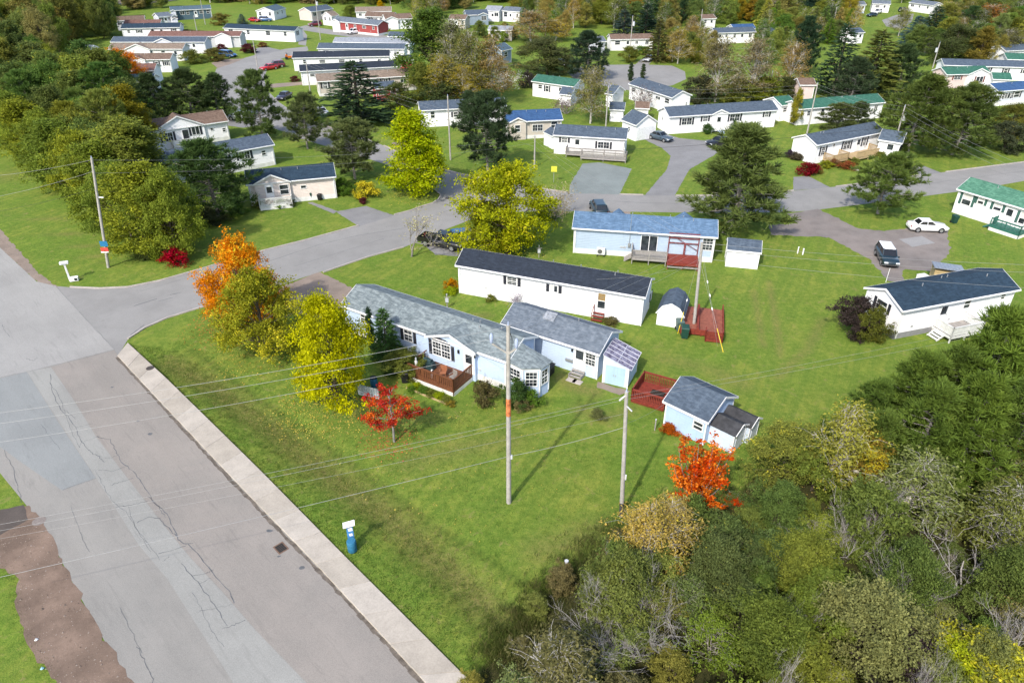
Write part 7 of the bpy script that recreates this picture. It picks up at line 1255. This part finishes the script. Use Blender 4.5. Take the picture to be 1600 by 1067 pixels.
# ---- the wood at lower right
for (u, v, vt, w, c, lab) in ((1352, 705, 596, 92, (.072,.112,.024), 'pine at the left front of the dark pine group'), (1425, 702, 548, 118, (.080,.120,.024), 'tall pine before the navy roofed home'), (1552, 712, 482, 128, (.088,.132,.024), 'tallest pine of the dark group, touching the white ramp'), (1612, 700, 500, 120, (.076,.115,.022), 'pine at the right edge of the dark group'), (1488, 706, 540, 118, (.070,.105,.022), 'pine just left of the tallest pine'), (1445, 772, 610, 112, (.072,.108,.022), 'second row pine at left of the dark group'), (1522, 775, 588, 122, (.080,.118,.022), 'second row pine in the middle of the dark group'), (1596, 770, 590, 120, (.066,.100,.022), 'second row pine at right of the dark group'), (1385, 760, 655, 90, (.074,.108,.024), 'small pine beside the olive birch')): tree('conepine', (u, v), vt - 6, w*.96, c, lab, turn=.12)
for (kd, u, v, h, w, c, lab, tn) in (('birch', 1288, 772, 8.2, 4.4, (.23,.225,.045), 'olive gold birch with pale trunk left of the dark pines', .14), ('broad', 1232, 745, 5.0, 4.8, (.16,.175,.040), 'olive tree at the wood edge behind the flame red sapling', .25), ('broad', 1335, 760, 5.2, 4.2, (.24,.17,.04), 'russet tinged tree between the olive birch and the pines', .4), ('birch', 1003, 890, 5.6, 3.6, (.34,.26,.07), 'golden birch with white trunk at the wood edge', .12), ('birch', 1042, 860, 4.6, 3.4, (.28,.22,.07), 'tan birch right of the golden birch', .3), ('shrub', 965, 900, 3.0, 3.6, (.11,.15,.04), 'green shrub left of the golden birch', .1), ('birch', 1590, 790, 6.0, 4.6, (.15,.055,.03), 'rust red birch at the right edge below the pines', .4), ('sparse', 1540, 800, 5.0, 3.6, (.16,.07,.03), 'rusty sparse sapling below the pines', .3), ('shrub', 1540, 1085, 3.8, 5.2, (.31,.31,.04), 'large yellow green bush at the bottom right corner', .3), ('shrub', 1482, 1062, 3.2, 3.4, (.24,.28,.025), 'bright lime bush left of the bottom right corner', .2), ('shrub', 1395, 1062, 3.2, 4.0, (.050,.036,.036), 'dark purple brown bush near the bottom edge', .05)): plant_at(kd, G(u, v), h, w, c, lab, cat='tree' if kd in ('birch', 'broad', 'sparse') else 'shrub', turn=tn)
for (u, v, h, w, lab) in ((1345, 858, 5.6, 3.6, 'silvery dead tree in the middle of the wood'), (1325, 872, 3.6, 3.4, 'spreading dead branches beside the silvery dead tree'), (948, 965, 4.8, 3.8, 'grey bare shrub at the left of the wood'), (1010, 1010, 5.4, 4.4, 'tangled grey dead tree near the bottom'), (965, 1035, 4.2, 4.2, 'low dead branches at the bottom left of the wood'), (925, 995, 3.0, 3.0, 'leftmost dead twigs of the wood edge'), (1405, 960, 5.2, 3.4, 'fallen grey branches in the wood centre'), (1570, 1062, 4.8, 3.4, 'pale bare trunk in the bottom right bush'), (1500, 930, 4.6, 4.2, 'thin grey twigs in the right willow'), (1410, 790, 4.4, 3.4, 'pale dead stems below the dark pines'), (1240, 1000, 4.0, 2.6, 'thin bare sapling in the lower wood')): plant_at('bare', G(u, v), h, w, (.3, .3, .3), lab, cat='tree', turn=0)
def wood_fill():
    rg = random.Random(77); here = []; vis = np.array([(p.x, p.y) for p in WOOD]); xs, ys = vis[:, 0], vis[:, 1]
    for layer, mind, maxn in ((0, 4.4, 60), (1, 2.0, 400)):
        n = 0
        for tries in range(7000):
            x, y = rg.uniform(xs.min(), 48), rg.uniform(12, ys.max())
            if not in_poly(np.array([[x, y]]), vis)[0]: continue
            g = Vector((x, y, 0))
            if any((g - q).length < (mind if l == layer else 1.5) for q, l in here): continue
            dep = y*math.cos(PITCH) + CAM_H*math.sin(PITCH); u = 800 + F_PX*x/dep; v = 533.5 + F_PX*(CAM_H*math.cos(PITCH) - y*math.sin(PITCH))/dep
            if u > 1690 or v > 1190: continue
            e = seg_dist(np.array([[x, y]]), [tuple(p) for p in WOOD[:12]])[0]
            if layer == 0 and e < 2.5: continue
            here.append((g, layer)); n += 1
            if 1050 < u < 1230 and v < 1010: cols = [(.085,.118,.036), (.082,.122,.030), (.095,.128,.042), (.120,.142,.038)]; lab = 'dark green thicket shrub below the flame red sapling'; gr = 'dark green thicket shrubs'
            elif u < 1050: cols = [(.135,.155,.055), (.17,.19,.055), (.14,.17,.045), (.14,.12,.05), (.19,.185,.045), (.14,.17,.045)]; lab = 'grey green shrub at the left fringe of the wood'; gr = 'fringe shrubs of the wood'
            elif u < 1330: cols = [(.135,.170,.030), (.155,.180,.034), (.165,.180,.036), (.115,.150,.030)]; lab = 'leafy green shrub in the middle of the wood'; gr = 'leafy shrubs of the wood'
            else: cols = [(.145,.160,.055), (.150,.170,.050), (.125,.150,.038), (.165,.165,.055), (.100,.135,.034)]; lab = 'olive willow shrub in the right part of the wood'; gr = 'willow shrubs of the wood'
            kk = rg.uniform(.85, 1.18); cc = tuple(c*kk*rg.uniform(.94, 1.06) for c in rg.choice(cols))
            if layer == 0:
                kd = rg.choice(['broad', 'broad', 'broad', 'birch', 'shrub']); h = min(rg.uniform(4.2, 6.4), 2.0 + e*.8); w = h*rg.uniform(.62, .85)
            else:
                kd = rg.choice(['shrub', 'willow', 'shrub'] if u < 1330 else ['willow', 'willow', 'shrub']); h = rg.uniform(.42, 1.0)*min(3.6, 1.3 + e*.7); w = max(1.3, h*rg.uniform(.85, 1.15))
            ds = ('tall ' if h > 4.4 else 'low ' if h < 1.9 else '') + colour_word(cc) + {'willow': ' willow shrub', 'shrub': ' leafy shrub', 'birch': ' birch', 'broad': ' leafy tree'}[kd]
            plant_at(kd, g, h, w, cc, own_label(ds, g)[0] or lab, cat='shrub' if kd in ('willow', 'shrub') else 'tree', group=gr, turn=rg.choice((.0, .02, .06, .14)))
            if n >= maxn: break
    for k in range(14):                                       # grey dead stems standing through the thicket
        x, y = rg.uniform(5, 44), rg.uniform(20, 48); g = Vector((x, y, 0))
        if not in_poly(np.array([[x, y]]), vis)[0]: continue
        lab = own_label(rg.choice(('leafless grey', 'bare silvery')) + ' dead sapling', g)[0]
        if lab: plant_at('bare', g, rg.uniform(3.6, 5.4), rg.uniform(2.0, 3.4), (.3, .3, .3), lab, turn=0, group='dead saplings of the wood')
wood_fill()
# ---- rough grass tufts in the ditch and along the wood
def tufts(name, pts, hr, per, spread, seed, stops):
    rg = np.random.default_rng(seed); P = np.asarray(pts, float); n = len(P)*per; o = np.repeat(P, per, 0) + np.column_stack([rg.normal(0, spread, (n, 2)), np.zeros(n)]); h = rg.uniform(*hr, n)[:, None]
    a = rg.uniform(0, 6.283, n); w = np.column_stack([np.cos(a), np.sin(a), np.zeros(n)])*rg.uniform(.012, .022, n)[:, None]; d = np.column_stack([rg.normal(0, .35, n), rg.normal(0, .35, n), np.ones(n)])
    V = np.stack([o - w, o + w, o + d*h], 1).reshape(-1, 3); F = np.arange(3*n).reshape(-1, 3); T = np.repeat(np.clip(np.repeat(rg.random(len(P)), per)*.6 + rg.random(n)*.4, 0, 1), 3)
    m, t, b, N, L = nt(name + '_blade'); at = N.new('ShaderNodeAttribute'); at.attribute_name = 'tint'; L.new(ramp(N, L, at.outputs['Fac'], stops), b.inputs['Base Color']); b.inputs['Roughness'].default_value = .7; b.inputs['Specular IOR Level'].default_value = .15
    tr = N.new('ShaderNodeBsdfTranslucent'); L.new(b.inputs['Base Color'].links[0].from_socket, tr.inputs['Color']); ms = N.new('ShaderNodeMixShader'); ms.inputs[0].default_value = .5; L.new(b.outputs[0], ms.inputs[1]); L.new(tr.outputs[0], ms.inputs[2]); L.new(ms.outputs[0], N['Material Output'].inputs[0])
    return tag(link(name, np_mesh(name, V, F, m, T)), kind='stuff')
rg = np.random.default_rng(9)
def near_line(line, n, off): 
    L_ = [np.array(p) for p in line]; i = rg.integers(0, len(L_) - 1, n); t = rg.random(n)[:, None]; A = np.array(L_)[i]; B = np.array(L_)[i + 1]; p = A + (B - A)*t; p[:, :2] += rg.normal(0, off, (n, 2)); p[:, 2] = -.12; return p
tag(tufts('dry_grass', near_line(DITCH, 1100, 1.0), (.06, .18), 9, .10, 1, [(0, (.08,.13,.02)), (.4, (.17,.20,.045)), (.7, (.28,.25,.09)), (1, (.40,.34,.16))]), 'dry yellowed tall grass in the roadside ditch', 'grass')
edge = [(p.x, p.y, 0) for p in WOOD[1:9]]; tag(tufts('fringe_grass', near_line(edge, 1500, .8), (.2, .6), 14, .14, 2, [(0, (.04,.07,.012)), (.5, (.11,.14,.03)), (1, (.27,.23,.10))]), 'rough tall grass fringing the wood edge', 'grass')
tag(tufts('edge_grass', near_line([p + (p - q).normalized()*.04 + Vector((0, 0, .2)) for p, q in zip(along(R0, 40), along(L0, 40))], 900, .07), (.12, .30), 7, .05, 6, [(0, (.05,.11,.014)), (.5, (.12,.19,.03)), (1, (.28,.27,.09))]), 'grass creeping over the back edge of the sidewalk', 'grass')
def area(poly, n): 
    P = np.array([(p.x, p.y) for p in px(poly)]); out_ = []
    lo, hi = P.min(0), P.max(0)
    while len(out_) < n:
        q = rg.uniform(lo, hi, (n, 2)); out_ += list(q[in_poly(q, P)])
    return np.column_stack([np.array(out_[:n]), np.zeros(n)])
tag(tufts('verge_grass', area([(205, 540), (262, 590), (400, 726), (528, 855), (736, 1062), (800, 1000), (700, 880), (560, 760), (400, 640), (270, 545)], 4500), (.04, .12), 7, .12, 3, [(0, (.05,.11,.014)), (.5, (.11,.19,.028)), (1, (.26,.28,.08))]), 'mown verge grass beside the sidewalk', 'grass')
tag(tufts('lawn_blades', area([(262, 540), (560, 760), (700, 880), (800, 1000), (860, 930), (960, 830), (1180, 720), (1030, 700), (840, 640), (660, 640), (480, 560), (330, 500)], 9000), (.03, .07), 6, .14, 4, [(0, (.05,.12,.014)), (.5, (.11,.19,.028)), (1, (.24,.26,.07))]), 'short lawn grass in front of the pale blue home', 'grass')
def litter(spots, seed):
    rg = np.random.default_rng(seed); P = []; C = []
    for u, v, rad, n, t in spots:
        c = G(u, v); a = rg.uniform(0, 6.283, n); r = rad*np.sqrt(rg.random(n))*rg.uniform(.7, 1.25, n); P.append(np.column_stack([c.x + r*np.cos(a), c.y + r*np.sin(a), np.full(n, .03)])); C.append(np.clip(t + rg.normal(0, .08, n), 0, 1))
    P = np.concatenate(P); C = np.concatenate(C); n = len(P); nr = unit(rg.normal(0, .5, (n, 3)) + [0, 0, 1]); a = unit(np.cross(nr, rg.normal(0, 1, (n, 3)))); b = np.cross(nr, a); s_ = rg.uniform(.03, .07, n)[:, None]
    V = np.stack([P - a*s_, P + b*s_*.6, P + a*s_, P - b*s_*.6], 1).reshape(-1, 3); m, t, bs, N, L = nt('fallen_leaf'); at = N.new('ShaderNodeAttribute'); at.attribute_name = 'tint'; L.new(ramp(N, L, at.outputs['Fac'], [(0, (.36,.03,.02)), (.35, (.46,.15,.02)), (.7, (.46,.36,.04)), (1, (.28,.17,.07))]), bs.inputs['Base Color']); bs.inputs['Roughness'].default_value = .7
    tag(link('fallen_leaves', np_mesh('fallen_leaves', V, np.arange(4*n).reshape(-1, 4), m, np.repeat(C, 4))), 'fallen autumn leaves on the grass under the coloured trees', 'leaves', kind='stuff')
litter([(366, 508, 4.5, 1500, .35), (402, 556, 4.0, 700, .65), (508, 634, 4.5, 1800, .72), (611, 690, 2.2, 500, .08), (1098, 782, 2.4, 500, .15), (792, 396, 5, 900, .75), (645, 305, 4, 600, .7), (700, 700, 9, 350, .8), (560, 640, 6, 500, .8), (1230, 760, 5, 400, .9)], 5)
def stones():
    rg = np.random.default_rng(21); P = np.concatenate([area([(0, 835), (44, 800), (78, 838), (122, 924), (187, 1040), (204, 1067), (86, 1067), (45, 1006), (24, 950), (26, 905), (0, 888)], 800), area([(-40, 335), (0, 362), (30, 396), (62, 430), (90, 450), (57, 441), (0, 388), (-40, 352)], 350)]); n = len(P)
    r = (rg.gamma(2.0, .010, n) + .014)[:, None, None]; base = np.array([(1, 0, 0), (-.5, .87, 0), (-.5, -.87, 0), (0, 0, .8)]); V = (P + [0, 0, .012])[:, None, :] + base[None]*r*rg.uniform(.6, 1.3, (n, 4, 1)); F = (np.arange(n)[:, None, None]*4 + np.array([(0, 1, 3), (1, 2, 3), (2, 0, 3)])[None]).reshape(-1, 3)
    m, t, b, N, L = nt('loose_stone'); at = N.new('ShaderNodeAttribute'); at.attribute_name = 'tint'; L.new(ramp(N, L, at.outputs['Fac'], [(0, (.09,.065,.05)), (.5, (.22,.17,.13)), (1, (.32,.27,.23))]), b.inputs['Base Color']); b.inputs['Roughness'].default_value = .9
    tag(link('loose_gravel', np_mesh('loose_gravel', V.reshape(-1, 3), F, m, np.repeat(rg.random(n), 4))), 'loose stones scattered over the dirt and gravel shoulders', 'gravel', kind='stuff')
stones()
tag(tufts('shoulder_weeds', near_line(px([(0, 886), (24, 908), (22, 950), (44, 1004), (84, 1066)]), 420, .22), (.06, .22), 10, .09, 8, [(0, (.05,.10,.014)), (.5, (.12,.17,.03)), (1, (.30,.25,.11))]), 'weeds along the inner edge of the dirt shoulder', 'weeds')
